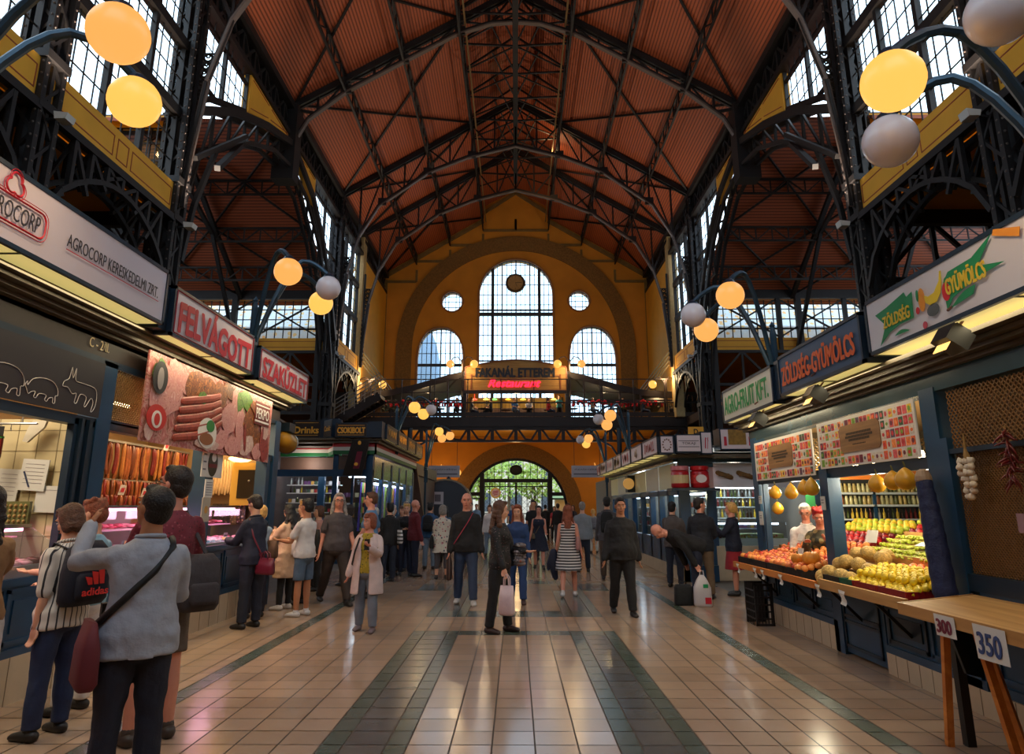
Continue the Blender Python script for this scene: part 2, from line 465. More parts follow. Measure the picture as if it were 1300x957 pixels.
def column(x, y, side, where, z1=20.0):
    c = MB(); s = .28
    for i in (-1,1):
        for j in (-1,1):
            c.box(x+i*s-.07, x+i*s+.07, y+j*s-.07, y+j*s+.07, 0, z1)
    c.box(x-.05, x+.05, y-.3, y+.3, 0, z1); c.box(x-.3, x+.3, y-.05, y+.05, 0, z1)
    z = .4; k = 0
    while z < z1-.8:
        for (p, q) in (((-s,-s),(s,-s)),((-s,s),(s,s)),((-s,-s),(-s,s)),((s,-s),(s,s))):
            if k % 2: p, q = q, p
            c.bar((x+p[0],y+p[1],z),(x+q[0],y+q[1],z+.7),.07)
        z += .7; k += 1
    for z in (.15, 7.2, 10.2, 11.4, 18.6): c.box(x-.4, x+.4, y-.4, y+.4, z-.1, z+.1)
    o = c.build('steel_column', STEEL, label='dark riveted lattice iron column, %s' % where, cat='column')
    r = MB()
    for i in (-1,1):
        z = 7.6
        while z < z1-.3:
            for j in (-1,1): r.ell((x+i*(s+.07), y+j*s, z), .03, n=6, m=4)
            r.ell((x+i*s, y-s-.07, z), .03, n=6, m=4)
            z += .3
    r.build('rivet_rows', STEELG, o)
for sx, side in ((-1,'left'),(1,'right')):
    wall_side(sx, side)
    column(sx*HX, 13.5, side, 'nearest on the %s, behind the arched lamp arms' % side)
    column(sx*HX, BY, side, 'at the near corner of the %s side hall' % side)
    column(sx*HX, CY, side, 'at the far corner of the %s side hall' % side)

# ================= roof =================
def rz(x): return EZ+.61*(HX-abs(x))
def slats(name, axis, period=.13):
    return stripes(name, (164,82,48), (108,52,31), axis, period, .62, .55, bump=.6)
NX = slats('orange_ceiling_boards', 0)
def roof():
    r = MB()
    for sx in (-1,1):
        a = [(sx*11.4,-3,rz(11.4)),(sx*2.7,-3,rz(2.7)),(sx*2.7,53.2,rz(2.7)),(sx*11.4,53.2,rz(11.4))]
        # leave the crossing whole: the nave roof runs through
        r.prism(a, (0,0,.12))
        r.box(sx*2.7-.05, sx*2.7+.05, -3, 53.2, rz(2.7), rz(2.7)+.9)
        r.prism([(sx*2.7,-3,rz(2.7)+.9),(0,-3,rz(0)+.9),(0,53.2,rz(0)+.9),(sx*2.7,53.2,rz(2.7)+.9)], (0,0,.1))
    struct(r.build('ceiling', NX))
    # transept roofs
    TX = slats('orange_transept_boards', 1, .16)
    for sx, side in ((-1,'left'),(1,'right')):
        t = MB()
        for (ya, yb) in ((BY-.6,28.9),(CY+.6,28.9)):
            za = 13.6-.36; zb = 13.6+.6*9.4
            t.prism([(sx*11.0,ya,za),(sx*11.0,yb,zb),(sx*27,yb,zb),(sx*27,ya,za)], (0,0,.12))
        struct(t.build('ceiling_transept_'+side, TX))
roof()
def zroof_t(y): return 13.6+.6*(9.4-abs(y-28.9))
def lattice(mb, p, q, dv, n, w=.1, w2=.06, vert=True):
    p, q, dv = V(p), V(q), V(dv)
    mb.bar(p, q, w); mb.bar(p+dv, q+dv, w)
    for i in range(n):
        a = p+(q-p)*(i/n); b = p+(q-p)*((i+1)/n)
        if i % 2: mb.bar(a, b+dv, w2)
        else: mb.bar(a+dv, b, w2)
        if vert and i: mb.bar(a, a+dv, w2)
    mb.bar(p, p+dv, w2); mb.bar(q, q+dv, w2)
def truss(Yp, prof, where, col=True):
    """prof: lower chord from spring to crown (|x|, z)"""
    t = MB(); g = MB(); h = MB()
    for sx in (-1,1):
        for off in (-.12,.12): t.bar((sx*10.6,Yp+off,rz(10.6)-.25),(sx*.02,Yp+off,rz(0)-.3),.12,.3)
        P = [(sx*a,Yp,z) for a,z in prof]
        g.poly(P, .22, .08)                    # wide flange, its caught light put into the grey
        h.poly([(a,b,c+.12) for a,b,c in P], .09, .16)
        def lo(x):
            for (a,za),(b,zb) in zip(prof, prof[1:]):
                if b <= x <= a: return za+(zb-za)*(a-x)/(a-b+1e-9)
            return prof[-1][1]
        xs = [9.4,8.1,6.8,5.4,4.05,2.7,1.3,0]
        for i, a in enumerate(xs):
            zt = rz(a)-.3; zb = lo(a)
            if i % 2 or a == 0 or True: t.bar((sx*a,Yp,zb),(sx*a,Yp,zt),.1)
            if i: t.bar((sx*xs[i-1],Yp,lo(xs[i-1]) if i % 2 else rz(xs[i-1])-.3),(sx*a,Yp,zt if i % 2 else zb),.08)
        t.bar((sx*10.6,Yp,rz(10.6)-.3),(sx*9.4,Yp,lo(9.4)),.12)
        for a in (8.1,5.4,2.7): t.box(sx*a-.25, sx*a+.25, Yp-.06, Yp+.06, lo(a)-.05, lo(a)+.4)
    o = t.build('roof_truss', STEEL, label='dark iron roof truss spanning the nave, '+where, cat='truss')
    g.build('arched_lower_chord', STEELG, o); h.build('chord_web', STEEL, o)
    if col:
        for sx in (-1,1):
            b = MB(); foot = prof[0][1]
            # tracery between chord and column
            n = 7
            def xl(z):
                for (a,za),(bb,zb) in zip(prof, prof[1:]):
                    if za <= z <= zb: return a+(bb-a)*(z-za)/(zb-za+1e-9)
                return prof[-1][0]
            z = foot+.5
            while z < foot+5.6:
                x1 = sx*xl(z); x0 = sx*10.35
                rr = max(.12, abs(x1-x0)*.24); xc = (x0+x1)/2
                for dx in ((-.5,.5) if abs(x1-x0) > .9 else (0,)):
                    c = (xc+dx*abs(x1-x0)*.5, Yp, z)
                    b.tube([(c[0]+math.cos(k*PI/5)*rr, Yp, c[2]+math.sin(k*PI/5)*rr) for k in range(10)], .045, 4, closed=True)
                    b.tube([(c[0]+math.cos(k*PI/3)*rr*.45, Yp, c[2]+rr*.4+math.sin(k*PI/3)*rr*.45) for k in range(6)], .035, 4, closed=True)
                b.bar((x0,Yp,z+rr),(x1,Yp,z+rr),.05)
                z += rr*2+.06
            b.bar((sx*10.3,Yp,foot),(sx*10.3,Yp,foot+6.5),.12)
            b.build('bracket_tracery', STEEL, o)
P2 = [(10.4,10.6),(10.25,12.6),(10.0,15.0),(9.4,17.3),(8.3,19.3),(5.35,21.5),(3.0,22.5),(0,23.3)]
truss(BY, P2, 'nearest, at the near crossing columns')
truss(28.9, [(10.6,16.6),(10.4,18.2),(9.8,19.4),(8.1,20.85),(5.4,22.5),(2.9,24.0),(1.2,24.6),(0,24.7)], 'second, over the middle of the crossing', False)
truss(CY, P2, 'third, at the far crossing columns')
truss(44.4, P2, 'fourth, in front of the end wall')
pl = MB()
for sx in (-1,1):
    for a in (8.1,5.4):
        o = MB(); lattice(o, (sx*a,-2,rz(a)-.15),(sx*a,52.8,rz(a)-.15),(0,0,-.75),46,.1,.06)
        o.build('lattice_purlin', STEEL, label='%s lattice purlin running along the roof, %s' % ('left' if sx < 0 else 'right', 'lower row' if a > 6 else 'middle row'), cat='purlin')
    o = MB(); lattice(o, (sx*2.7,-2,rz(2.7)-.1),(sx*2.7,52.8,rz(2.7)-.1),(0,0,-1.1),46,.1,.06)
    o.build('lattice_purlin', STEEL, label='%s lattice purlin beside the ridge monitor' % ('left' if sx < 0 else 'right'), cat='purlin')
    o = MB().tube([(sx*2.45,-2,rz(2.7)-.6),(sx*2.45,52.5,rz(2.7)-.6)],.05,6)
    o.build('service_pipe', mat('pale_pipe', (150,124,84), .5, .3), label='thin pale pipe along the %s ridge purlin' % ('left' if sx < 0 else 'right'), cat='pipe')
    # wind bracing
    o = MB()
    for (a, b) in ((10.0,19.5),(19.5,28.9),(28.9,38.3),(38.3,44.4),(44.4,52.8)):
        for p, q in ((10.5,2.7),(2.7,10.5)):
            o.bar((sx*p,a,rz(p)-.12),(sx*q,b,rz(q)-.12),.1)
    o.build('wind_bracing', STEEL, label='diagonal iron wind bracing under the %s roof slope' % ('left' if sx < 0 else 'right'), cat='bracing')
o = MB()
o.box(-.14,.14,-2,46,24.62,24.9); o.box(-.06,.06,-2,46,24.9,25.3)
y = 12.; k = 0
while y < 46:
    for sx in (-1,1):
        o.bar((0,y,24.8),(sx*2.7,y,24.95),.09); o.bar((0,y,24.8),(sx*2.7,y+2.3,25.05),.07); o.bar((0,y,27.2),(sx*2.7,y,25.2),.09); o.bar((0,y+2.3,24.8),(sx*1.35,y,26.3),.07)
    o.bar((0,y,24.7),(0,y,27.4),.1)
    y += 2.35
o.build('ridge_girder', STEEL, label='central dark iron ridge girder with cross ties along the nave roof', cat='girder')

struct(MB().box(-27,27,-3.4,-3.1,0,8).box(-27,-6,-3.4,-3.1,8,30).box(6,27,-3.4,-3.1,8,30).box(-6,6,-3.4,-3.1,22,30).build('wall_sky_block', YEL))  # added wall across the unseen rear, put in to cut the sky fill
f = MB()
for i in range(25): f.bar((-6+i*.5,-3.2,8),(-6+i*.5,-3.2,22),.16 if i % 6 == 0 else .04)
for i in range(15): f.bar((-6,-3.2,8+i),(6,-3.2,8+i),.16 if i % 5 == 0 else .04)
o = struct(f.build('window_60', STEEL)); MB().quad((-6,-3.2,8),(6,-3.2,8),(6,-3.2,22),(-6,-3.2,22)).build('glass_pane', GLASS, o)  # glazed opening added in that wall to let cool frontal fill in
# ================= transept sides =================
EXTT = None
for sx, side in ((-1,'left'),(1,'right')):
    for yi, (Yw, wh) in enumerate(((CY,'far'),(BY,'near'))):
        w = MB(); x0, x1 = sx*11.1, sx*27
        w.m = 0; w.box(x0, x1, Yw-.15, Yw+.15, 10.3, 11.05); w.box(x0, x1, Yw-.15, Yw+.15, 13.35, 13.7)
        w.m = 1
        for a in range(4):
            p0 = 11.5+a*3.7; yy = Yw-.16 if Yw == CY else Yw+.16
            for (q0,q1,z0,z1) in ((p0,p0+3.3,10.85,10.88),(p0,p0+3.3,10.5,10.53),(p0,p0+.03,10.5,10.88),(p0+3.27,p0+3.3,10.5,10.88)):
                w.box(sx*q0, sx*q1, yy-.01, yy+.01, z0, z1)
        struct(w.build('wall_transept_%s_%s' % (side, wh), [YELP, REDL]))
        f = MB()
        for i in range(0, 33):
            x = sx*(11.1+i*.48); f.bar((x,Yw,11.05),(x,Yw,13.35), .05)
        for z in (11.05,11.6,12.2,12.8,13.35): f.bar((x0,Yw,z),(x1,Yw,z),.05)
        yb = Yw-.25 if Yw == CY else Yw+.25
        for i in range(4):
            a = 11.3+i*3.85
            f.bar((sx*a,yb,11.05),(sx*(a+3.85),yb,13.35),.09); f.bar((sx*(a+3.85),yb,11.05),(sx*a,yb,13.35),.09)
            f.bar((sx*a,yb,10.2),(sx*a,yb,14),.2)
        o = struct(f.build('window_%d' % (40+yi+(2 if sx > 0 else 0)), STEEL))
        MB().quad((x0,Yw,11.05),(x1,Yw,11.05),(x1,Yw,13.35),(x0,Yw,13.35)).build('glass_pane', GLASS, o)
        # dark girder below and above, and aisle lattice
        g = MB(); yb = Yw-.3 if Yw == CY else Yw+.3
        g.box(x0, x1, yb-.12, yb+.12, 13.35, 13.95)
        lattice(g, (x0,yb,10.2),(x1,yb,10.2),(0,0,-1.9),9,.16,.12)
        lattice(g, (x0,yb,7.4),(x1,yb,7.4),(0,0,-.7),16,.16,.1)
        for i in range(4): g.bar((sx*(11.3+i*5),yb,0),(sx*(11.3+i*5),yb,13.4),.3)
        g.build('transept_girder', STEEL, label='%s lattice girder along the %s edge of the %s side hall' % ('double','far' if Yw == CY else 'near',side), cat='girder')
    # lattice purlins of the transept roof
    for k, y in enumerate((36.2,33.9,31.4)):
        g = MB(); lattice(g, (sx*11,y,zroof_t(y)-.2),(sx*26.5,y,zroof_t(y)-.2),(0,0,-.75),18,.1,.06)
        g.build('lattice_purlin', STEEL, label='horizontal lattice purlin under the %s side hall roof, %s' % (side, ['lowest','middle','highest'][k]), cat='purlin')
    g = MB()
    for i in range(3):
        a = 11.2+i*5; b = a+5
        for (ya,yb) in ((38.0,33.9),(33.9,29.3)):
            g.bar((sx*a,ya,zroof_t(ya)-.15),(sx*b,yb,zroof_t(yb)-.15),.09); g.bar((sx*b,ya,zroof_t(ya)-.15),(sx*a,yb,zroof_t(yb)-.15),.09)
        # cross frames
        for xx in (a,):
            g.bar((sx*(xx+4.8),38.0,13.4),(sx*(xx+4.8),28.9,19.0),.22); g.bar((sx*(xx+4.8),37.8,10.4),(sx*(xx+4.8),33.6,15.6),.18); g.bar((sx*(xx+4.8),33.6,15.6),(sx*(xx+4.8),28.9,17.4),.18)
    g.build('transept_bracing', STEEL, label='diagonal bracing and cross frames below the %s side hall roof' % side, cat='bracing')
    # end wall of the transept, aisle ceilings, aisle outer walls
    e = MB(); e.box(sx*27, sx*27.3, 18.9, 39, 0, 10.3); struct(e.build('wall_transept_end_'+side, YEL))
    a = MB(); a.box(sx*11.1, sx*27, -3, BY-.2, 10.3, 10.5); a.box(sx*11.1, sx*27, CY+.2, 53, 10.3, 10.5)
    struct(a.build('ceiling_aisle_'+side, YEL))
    a = MB(); a.box(sx*26.8, sx*27.1, -3, 18.9, 0, 10.5); a.box(sx*26.8, sx*27.1, 39, 53, 0, 10.5); struct(a.build('wall_aisle_'+side, YEL))
    # aisle ceiling beams
    g = MB()
    for y in (7.5,13.5,19.2): g.box(sx*11.1, sx*26.8, y-.12, y+.12, 9.85, 10.3)
    for i in range(4): g.bar((sx*11.2,7.5+3*i,9.95),(sx*26,13.5+3*i,9.95),.12)
    g.build('aisle_beam', STEEL, label='dark beams under the yellow %s aisle ceiling' % side, cat='beam')
    # side galleries (dark) and patterned neighbour roof outside
    g = MB(); g.box(sx*11.2, sx*15.5, 39.2, 53, 6.8, 7.3); struct(g.build('floor_gallery_'+side, mat('gallery_floor_dark', (60,44,36), .7)))
TILER = spots('glazed_roof_tiles', (206,208,206), [(226,186,120),(206,214,216),(190,206,214),(230,170,100)], 3.2, .42)
for sx, side in ((-1,'left'),(1,'right')):
    t = MB().prism([(sx*11.6,41.0,12.3),(sx*28,41.0,12.3),(sx*28,47,18.6),(sx*11.6,47,18.6)], (0,0,.2))
    t.box(sx*11.6, sx*28, 41.0, 41.4, 10.6, 12.4)
    t.build('neighbour_roof', TILER, label='glazed patterned tile roof seen through the %s side hall window' % side, cat='roof')
# ================= end wall =================
def arc(cx, cz, r, a0, a1, n=24): return [(cx+r*math.cos(math.radians(a0+(a1-a0)*i/n)), cz+r*math.sin(math.radians(a0+(a1-a0)*i/n))) for i in range(n+1)]
def pointed(cx, zb, zs, hw, apex, n=12):
    L = []
    for i in range(n+1):
        t = i/n; L.append((hw*math.cos(t*PI/2)**.85, zs+(apex-zs)*math.sin(t*PI/2)**.92))
    return [(cx-hw,zb),(cx+hw,zb)]+[(cx+x,z) for x,z in L]+[(cx-x,z) for x,z in reversed(L[:-1])]
BIG = [(-3.0,9.4),(3.05,9.4)]+arc(.02,18.35,3.03,0,180)
PL_ = pointed(-6.0,7.9,12.9,1.88,15.6); PR_ = pointed(6.1,7.9,12.9,1.9,15.7)
CL_ = arc(-5.15,17.75,.88,0,360,28)[:-1]; CR_ = arc(5.12,17.8,.88,0,360,28)[:-1]
GATE = [(-3.95,0)]+[(3.95,0)]+arc(0,1.3,3.95,0,180)
def flat_curve(name, loops, y0, y1, m):
    """flat wall panel with holes, in the x-z plane from y0 to y1"""
    cu = bpy.data.curves.new(name, 'CURVE'); cu.dimensions = '2D'; cu.fill_mode = 'BOTH'; cu.extrude = abs(y1-y0)/2
    for lp in loops:
        s = cu.splines.new('POLY'); s.points.add(len(lp)-1); s.use_cyclic_u = True
        for p, (a, b) in zip(s.points, lp): p.co = (a, b, 0, 1)
    ob = bpy.data.objects.new(name, cu); me = bpy.data.meshes.new_from_object(ob); bpy.data.objects.remove(ob)
    for v in me.vertices:
        x, z, e = v.co; v.co = (x, (y0+y1)/2 - e, z)
    me.materials.clear(); me.materials.append(m)
    o = bpy.data.objects.new(name, me); C.objects.link(o); return o
outer = [(-11.2,0),(11.2,0),(11.2,20),(2.7,25.2),(2.7,26.2),(0,27.9),(-2.7,26.2),(-2.7,25.2),(-11.2,20)]
struct(flat_curve('wall_far', [outer, BIG, PL_, PR_, CL_, CR_, GATE], WY, WY+.9, YEL))
struct(MB().box(-27,-11.2,WY,WY+.4,0,10.5).box(11.2,27,WY,WY+.4,0,10.5).build('wall_far_aisles', YEL))
def ring(name, lo, li, y0, y1, m): return struct(flat_curve(name, [lo, li], y0, y1, m))
b = [(9.55,7.3)]+arc(0,13.8,9.55,0,180,40)+[(-9.55,7.3),(-8.3,7.3)]+arc(0,13.8,8.3,180,0,40)+[(8.3,7.3)]
struct(flat_curve('trim_1', [b], WY-.14, WY, STONE))
b = [(5.0,0),(5.0,1.3)]+arc(0,1.3,5.0,0,180,30)+[(-5.0,0),(-3.95,0)]+arc(0,1.3,3.95,180,0,30)+[(3.95,0)]
struct(flat_curve('trim_2', [b], WY-.12, WY, STONE))
t = MB()
for sx in (-1,1):
    t.box(sx*10.75, sx*10.45, WY-.1, WY, 7.3, 19.6)
    for (a,b,z) in ((10.6,8.1,19.45),(8.1,5.4,21.2),(5.4,2.7,22.6),(2.7,0,23.9)):
        t.box(sx*a, sx*b, WY-.08, WY, z-.1, z+.1); t.box(sx*b-.09, sx*b+.09, WY-.08, WY, z, z+1.0)
    n = 30
    t.bar((sx*11,WY-.06,19.7),(sx*2.7,WY-.06,24.75),.12,.34); t.bar((sx*2.9,WY-.06,25.3),(0,WY-.06,27.3),.12,.3)
struct(t.build('trim_3', TRIMS))
for n, (lp, zc) in enumerate(((BIG,0),(PL_,0),(PR_,0),(CL_,0),(CR_,0))):
    xs = [p[0] for p in lp]; zs = [p[1] for p in lp]; x0, x1, z0, z1 = min(xs), max(xs), min(zs), max(zs)
    f = MB(); yy = WY+.25
    P = lp+[lp[0]]
    for a, b in zip(P, P[1:]): f.bar((a[0],yy,a[1]),(b[0],yy,b[1]),.14)
    def span_v(x):
        r = []
        for (ax,az),(bx,bz) in zip(P,P[1:]):
            if (ax-x)*(bx-x) < 0: r.append(az+(bz-az)*(x-ax)/(bx-ax))
        return (min(r), max(r)) if len(r) > 1 else None
    def span_h(z):
        r = []
        for (ax,az),(bx,bz) in zip(P,P[1:]):
            if (az-z)*(bz-z) < 0: r.append(ax+(bx-ax)*(z-az)/(bz-az))
        return (min(r), max(r)) if len(r) > 1 else None
    st = .37 if n == 0 else (.38 if n < 3 else .3)
    k = int((x1-x0)/st+.5)
    for i in range(1, k):
        x = x0+(x1-x0)*i/k; s = span_v(x)
        if s:
            big = (n == 0 and i in (3, k-3)); mid = (n == 0 and i in (5,k-5,8)) or (n in (1,2) and i in (3,k-3,k//2))
            f.bar((x,yy,s[0]),(x,yy,s[1]), .24 if big else (.1 if mid else .05))
    z = z0+(.45 if n > 2 else .5)
    while z < z1:
        s = span_h(z)
        if s: f.bar((s[0],yy,z),(s[1],yy,z),.05)
        z += .85 if n < 3 else .45
    if n == 0:
        for z, w in ((16.75,.26),(17.1,.12)): f.bar((-3,yy,z),(3.03,yy,z),w)
        f.bar((-3,yy,12.9),(3.03,yy,12.9),.1)
    if n in (1,2):
        s = span_h(12.55); f.bar((s[0],yy,12.55),(s[1],yy,12.55),.2)
    o = struct(f.build('window_%d' % (50+n), mat('window_iron_blue', (52,56,70), .5)))
    flat_curve('glass_pane', [lp], yy-.01, yy+.01, GLASS).parent = o
    # reveal moulding
    m = MB()
    for a, b in zip(P, P[1:]):
        if n == 0 and a[1] < 9.5 and b[1] < 9.5: continue
        m.bar((a[0],WY-.03,a[1]),(b[0],WY-.03,b[1]),.2,.12)
    struct(m.build('trim_%d' % (10+n), mat('window_moulding', (160,108,58), .7)))
# clock
ck = empty('wall_clock', (-.03,51.6,18.85), 0, 'round bronze clock hanging in front of the tall arched window', 'clock')
b = MB()
M_ = Matrix.Rotation(PI/2, 4, 'X')
b.lathe([(.62,-.14),(.74,-.14),(.78,-.05),(.78,.05),(.74,.14),(.62,.14),(.60,.1)], n=32); b.xf(M_)
b.build('clock_case', mat('bronze', (86,66,48), .4, .6), ck, smooth=True)
b = MB().lathe([(.001,.11),(.6,.11),(.6,.08),(.001,.08)], n=32).xf(M_); b.build('clock_face', mat('clock_dial', (176,140,86), .6, var=.1, vscale=4), ck)
b = MB()
for i in range(12):
    a = i*PI/6; b.bar((math.sin(a)*.44,-.125,math.cos(a)*.44),(math.sin(a)*.56,-.125,math.cos(a)*.56),.03,.01)
b.build('hour_marks', BLACK, ck)
for nm, a, L in (('minute_hand', 90, .5), ('hour_hand', 156, .34)):
    a = math.radians(a); MB().bar((0,-.15,0),(math.sin(a)*L,-.15,math.cos(a)*L),.06,.015).build(nm, BLACK, ck)
MB().bar((0,0,.78),(0,0,1.0),.06).ell((0,0,1.05),.08).build('finial', mat('bronze'), ck)
MB().bar((0,.1,0),(0,1.6,0),.08).bar((-.6,.1,-.3),(-.6,1.6,-.3),.05).bar((.6,.1,-.3),(.6,1.6,-.3),.05).build('wall_bracket', STEEL, ck)

# ================= gate =================
gt = empty('entrance_gate', (0,WY+.3,0), 0, 'wrought iron arched entrance gate with open side doors at the far end', 'gate')
f = MB()
f.poly([(x,0,z) for x,z in arc(0,1.3,3.85,0,180,30)], .2)
for x in (-2.6,2.6): f.bar((x,0,0),(x,0,4.1 if abs(x) > 2 else 5),.34)
f.bar((-2.6,0,3.55),(2.6,0,3.55),.26); f.bar((-3.8,0,2.55),(-2.6,0,2.55),.28); f.bar((2.6,0,2.55),(3.8,0,2.55),.28)
f.bar((-3.8,0,2.2),(-2.6,0,2.2),.1); f.bar((2.6,0,2.2),(3.8,0,2.2),.1)
f.bar((-3.8,0,0),(-3.8,0,1.5),.2); f.bar((3.8,0,0),(3.8,0,1.5),.2)
f.build('gate_frame', mat('gate_iron', (20,18,20), .5, .4), gt)
for s, nm in ((-1,'left'),(1,'right')):
    g = MB()
    x0, x1 = (-2.4,-.05) if s < 0 else (.05,2.4)
    for i in range(7): g.bar((x0+(x1-x0)*i/6,0,.1),(x0+(x1-x0)*i/6,0,3.45),.05)
    for z in (.1,1.1,3.1,3.45): g.bar((x0,0,z),(x1,0,z),.08)
    for i in range(6):
        a = x0+(x1-x0)*i/6; b_ = x0+(x1-x0)*(i+1)/6
        for z in (1.3,1.75,2.2,2.65):
            g.bar((a,0,z),(b_,0,z+.4),.022); g.bar((b_,0,z),(a,0,z+.4),.022)
    for zc in (1.75,2.4):
        c = (x0+x1)/2
        g.tube([(c+math.cos(k*PI/8)*.3,0,zc+math.sin(k*PI/8)*.3) for k in range(16)], .025, 4, closed=True)
    g.build('gate_leaf', mat('gate_iron'), gt)
g = MB()
for i in range(9):
    x = -2.2+i*.55; g.bar((x,0,3.6),(x,0,1.3+math.sqrt(3.85**2-x*x)),.04)
g.ell((0,-.05,4.35),.5,.06,.4,n=8); g.bar((-2,0,4.2),(2,0,4.2),.04)
g.build('gate_crest', mat('gate_iron'), gt)
MB().box(-.06,.06,-.15,.1,0,3.4).build('centre_post', mat('gate_iron'), gt)
# round sticker sign on the gate
s = empty('round_sign', (-1.55,WY+.12,2.62), 0, 'small round white and yellow sign hanging on the left gate leaf', 'sign')
MB().lathe([(.001,-.02),(.4,-.02),(.4,.02),(.001,.02)], n=24).xf(M_).build('disc', mat('sign_yellow', (230,200,70), .5), s)
MB().lathe([(.001,-.03),(.31,-.03),(.31,.03),(.001,.03)], n=24).xf(M_).build('centre_disc', mat('sign_white', (236,226,236), .5), s)
MB().bar((-.2,-.04,.1),(.2,-.04,.15),.05).bar((-.22,-.04,-.02),(.18,-.04,.03),.05).bar((-.15,-.04,-.14),(.15,-.04,-.1),.05).build('lettering', mat('sign_magenta', (190,40,110), .5), s)

# ================= outside =================
struct(MB().box(-40,40,60,110,-.3,-.01).build('ground_street', mat('street', (150,148,142), .8, var=.1, vscale=1)))
LEAF = mat('sunlit_leaves', (150,182,84), .7, var=.4, vscale=8, bump=.6, bscale=6)
def tree(x, y, h, r, lab):
    t = empty('street_tree', (x,y,0), 0, lab, 'tree', 'street trees beyond the gate')
    MB().tube([(0,0,0),(.1,0,h*.3),(0,.1,h*.6)],[.2,.15,.08],8).build('trunk', mat('bark', (92,78,60), .9), t)
    c = MB(); rn = random.Random(int(x*10+y))
    for i in range(int(420*r/2)):
        a = rn.uniform(0,2*PI); u = rn.uniform(-1,1); q = r*rn.random()**.4; w = math.sqrt(1-u*u)
        p = V((math.cos(a)*w*q, math.sin(a)*w*q, h*.62+u*q*.9))
        d = V((rn.uniform(-1,1),rn.uniform(-1,1),rn.uniform(-1,1))).normalized()*.22; e = d.orthogonal().normalized()*.16
        c.add([p-d,p+e,p+d,p-e],[(0,1,2,3)])
    c.build('leafy_crown', LEAF, t)
for i,(x,y,h,r,l) in enumerate([(-3.3,62,6.5,2.2,'leafy street tree outside the left gate opening'),(1.6,62,6,1.9,'leafy street tree outside the right gate leaf'),(5.8,66.5,6,2.4,'street tree beyond the open right door'),(-.8,71,8,3.0,'street tree beyond the middle of the gate'),(-6.2,72,8,3.0,'street tree beyond the left edge of the gate arch'),(7.5,74,8,3,'street tree beyond the right edge of the gate arch')]):
    tree(x,y,h,r,l)
b = empty('street_building', (0,92,0), 0, 'pale stone building across the street beyond the gate', 'building')
w = MB().box(-18,18,0,8,0,13).box(-18.3,18.3,-.3,8,12.6,13.2); w.build('facade', mat('pale_stone', (196,188,172), .8, var=.08), b)
for i in range(9):
    for j in range(3):
        x = -16+i*4; m = MB().box(x-.7,x+.7,-.12,.05,1+j*4,3.4+j*4); m.build('window', mat('dark_pane', (70,80,90), .3), b)
b = empty('domed_tower', (-17.2,112,0), 0, 'grey domed tower outside seen through the left pointed window', 'tower')
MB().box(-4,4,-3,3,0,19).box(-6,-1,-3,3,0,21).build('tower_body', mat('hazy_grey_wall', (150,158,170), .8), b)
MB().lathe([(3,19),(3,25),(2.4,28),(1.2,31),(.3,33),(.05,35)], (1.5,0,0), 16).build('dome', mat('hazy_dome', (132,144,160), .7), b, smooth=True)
b = empty('street_kiosk', (3.6,61,0), 0, 'small street kiosk outside the right gate door', 'kiosk')
MB().box(-.2,2.4,0,1.5,0,2.2).build('kiosk_body', mat('kiosk_cream', (206,190,160), .7), b)
MB().prism([(-.5,-.3,2.2),(2.7,-.3,2.2),(2.7,1.8,2.6),(-.5,1.8,2.6)],(0,0,.1)).build('kiosk_roof', mat('kiosk_roof_green', (96,132,70), .6), b)

# ================= gallery and restaurant =================
DK = mat('gallery_iron', (40,27,23), .5, .2, var=.2, vscale=2)
g = MB(); g.box(-12.5,12.9,44.8,53,6.95,7.3); struct(g.build('floor_gallery', mat('gallery_floor_dark', (60,44,36), .7)))
g = empty('gallery_girder', (0,45,0), 0, 'dark iron lattice girder carrying the restaurant gallery', 'girder')
MB().box(-12.5,12.9,-.3,-.1,6.7,7.34).build('fascia', DK, g)
m = MB()
m.box(-12.5,12.9,-.2,.1,6.5,6.7); m.box(-12.5,12.9,-.2,.1,5.72,5.85)
x = -12.4; k = 0
while x < 12.5:
    m.bar((x,-.05,5.8),(x,-.05,6.6),.22); m.poly([(x+.15,-.05,6.55),(x+.62,-.05,5.9),(x+1.0,-.05,5.84),(x+1.45,-.05,6.55)],.13,.13)
    x += 1.55
m.build('lattice_web', DK, g)
MB().box(-12.4,12.8,.25,7.9,6.88,6.94).build('ochre_soffit', YELP, g)
rl = empty('gallery_railing', (0,44.85,7.34), 0, 'dark iron railing along the edge of the restaurant gallery', 'railing')
m = MB()
for i in range(110): m.bar((-12.4+i*.23,0,0),(-12.4+i*.23,0,.92),.018)
m.build('balusters', DK, rl)
MB().box(-12.5,12.9,-.05,.05,.92,1.0).box(-12.5,12.9,-.04,.04,.06,.12).box(-12.5,12.9,-.01,.01,.12,.32).build('handrail', DK, rl)
m = MB(); m.box(-12.4,12.6,-.03,.03,2.5,2.56)
for i in range(12): m.bar((-12+i*2.2,0,0),(-12+i*2.2,0,2.55),.06)
m.build('net_frame', DK, rl)
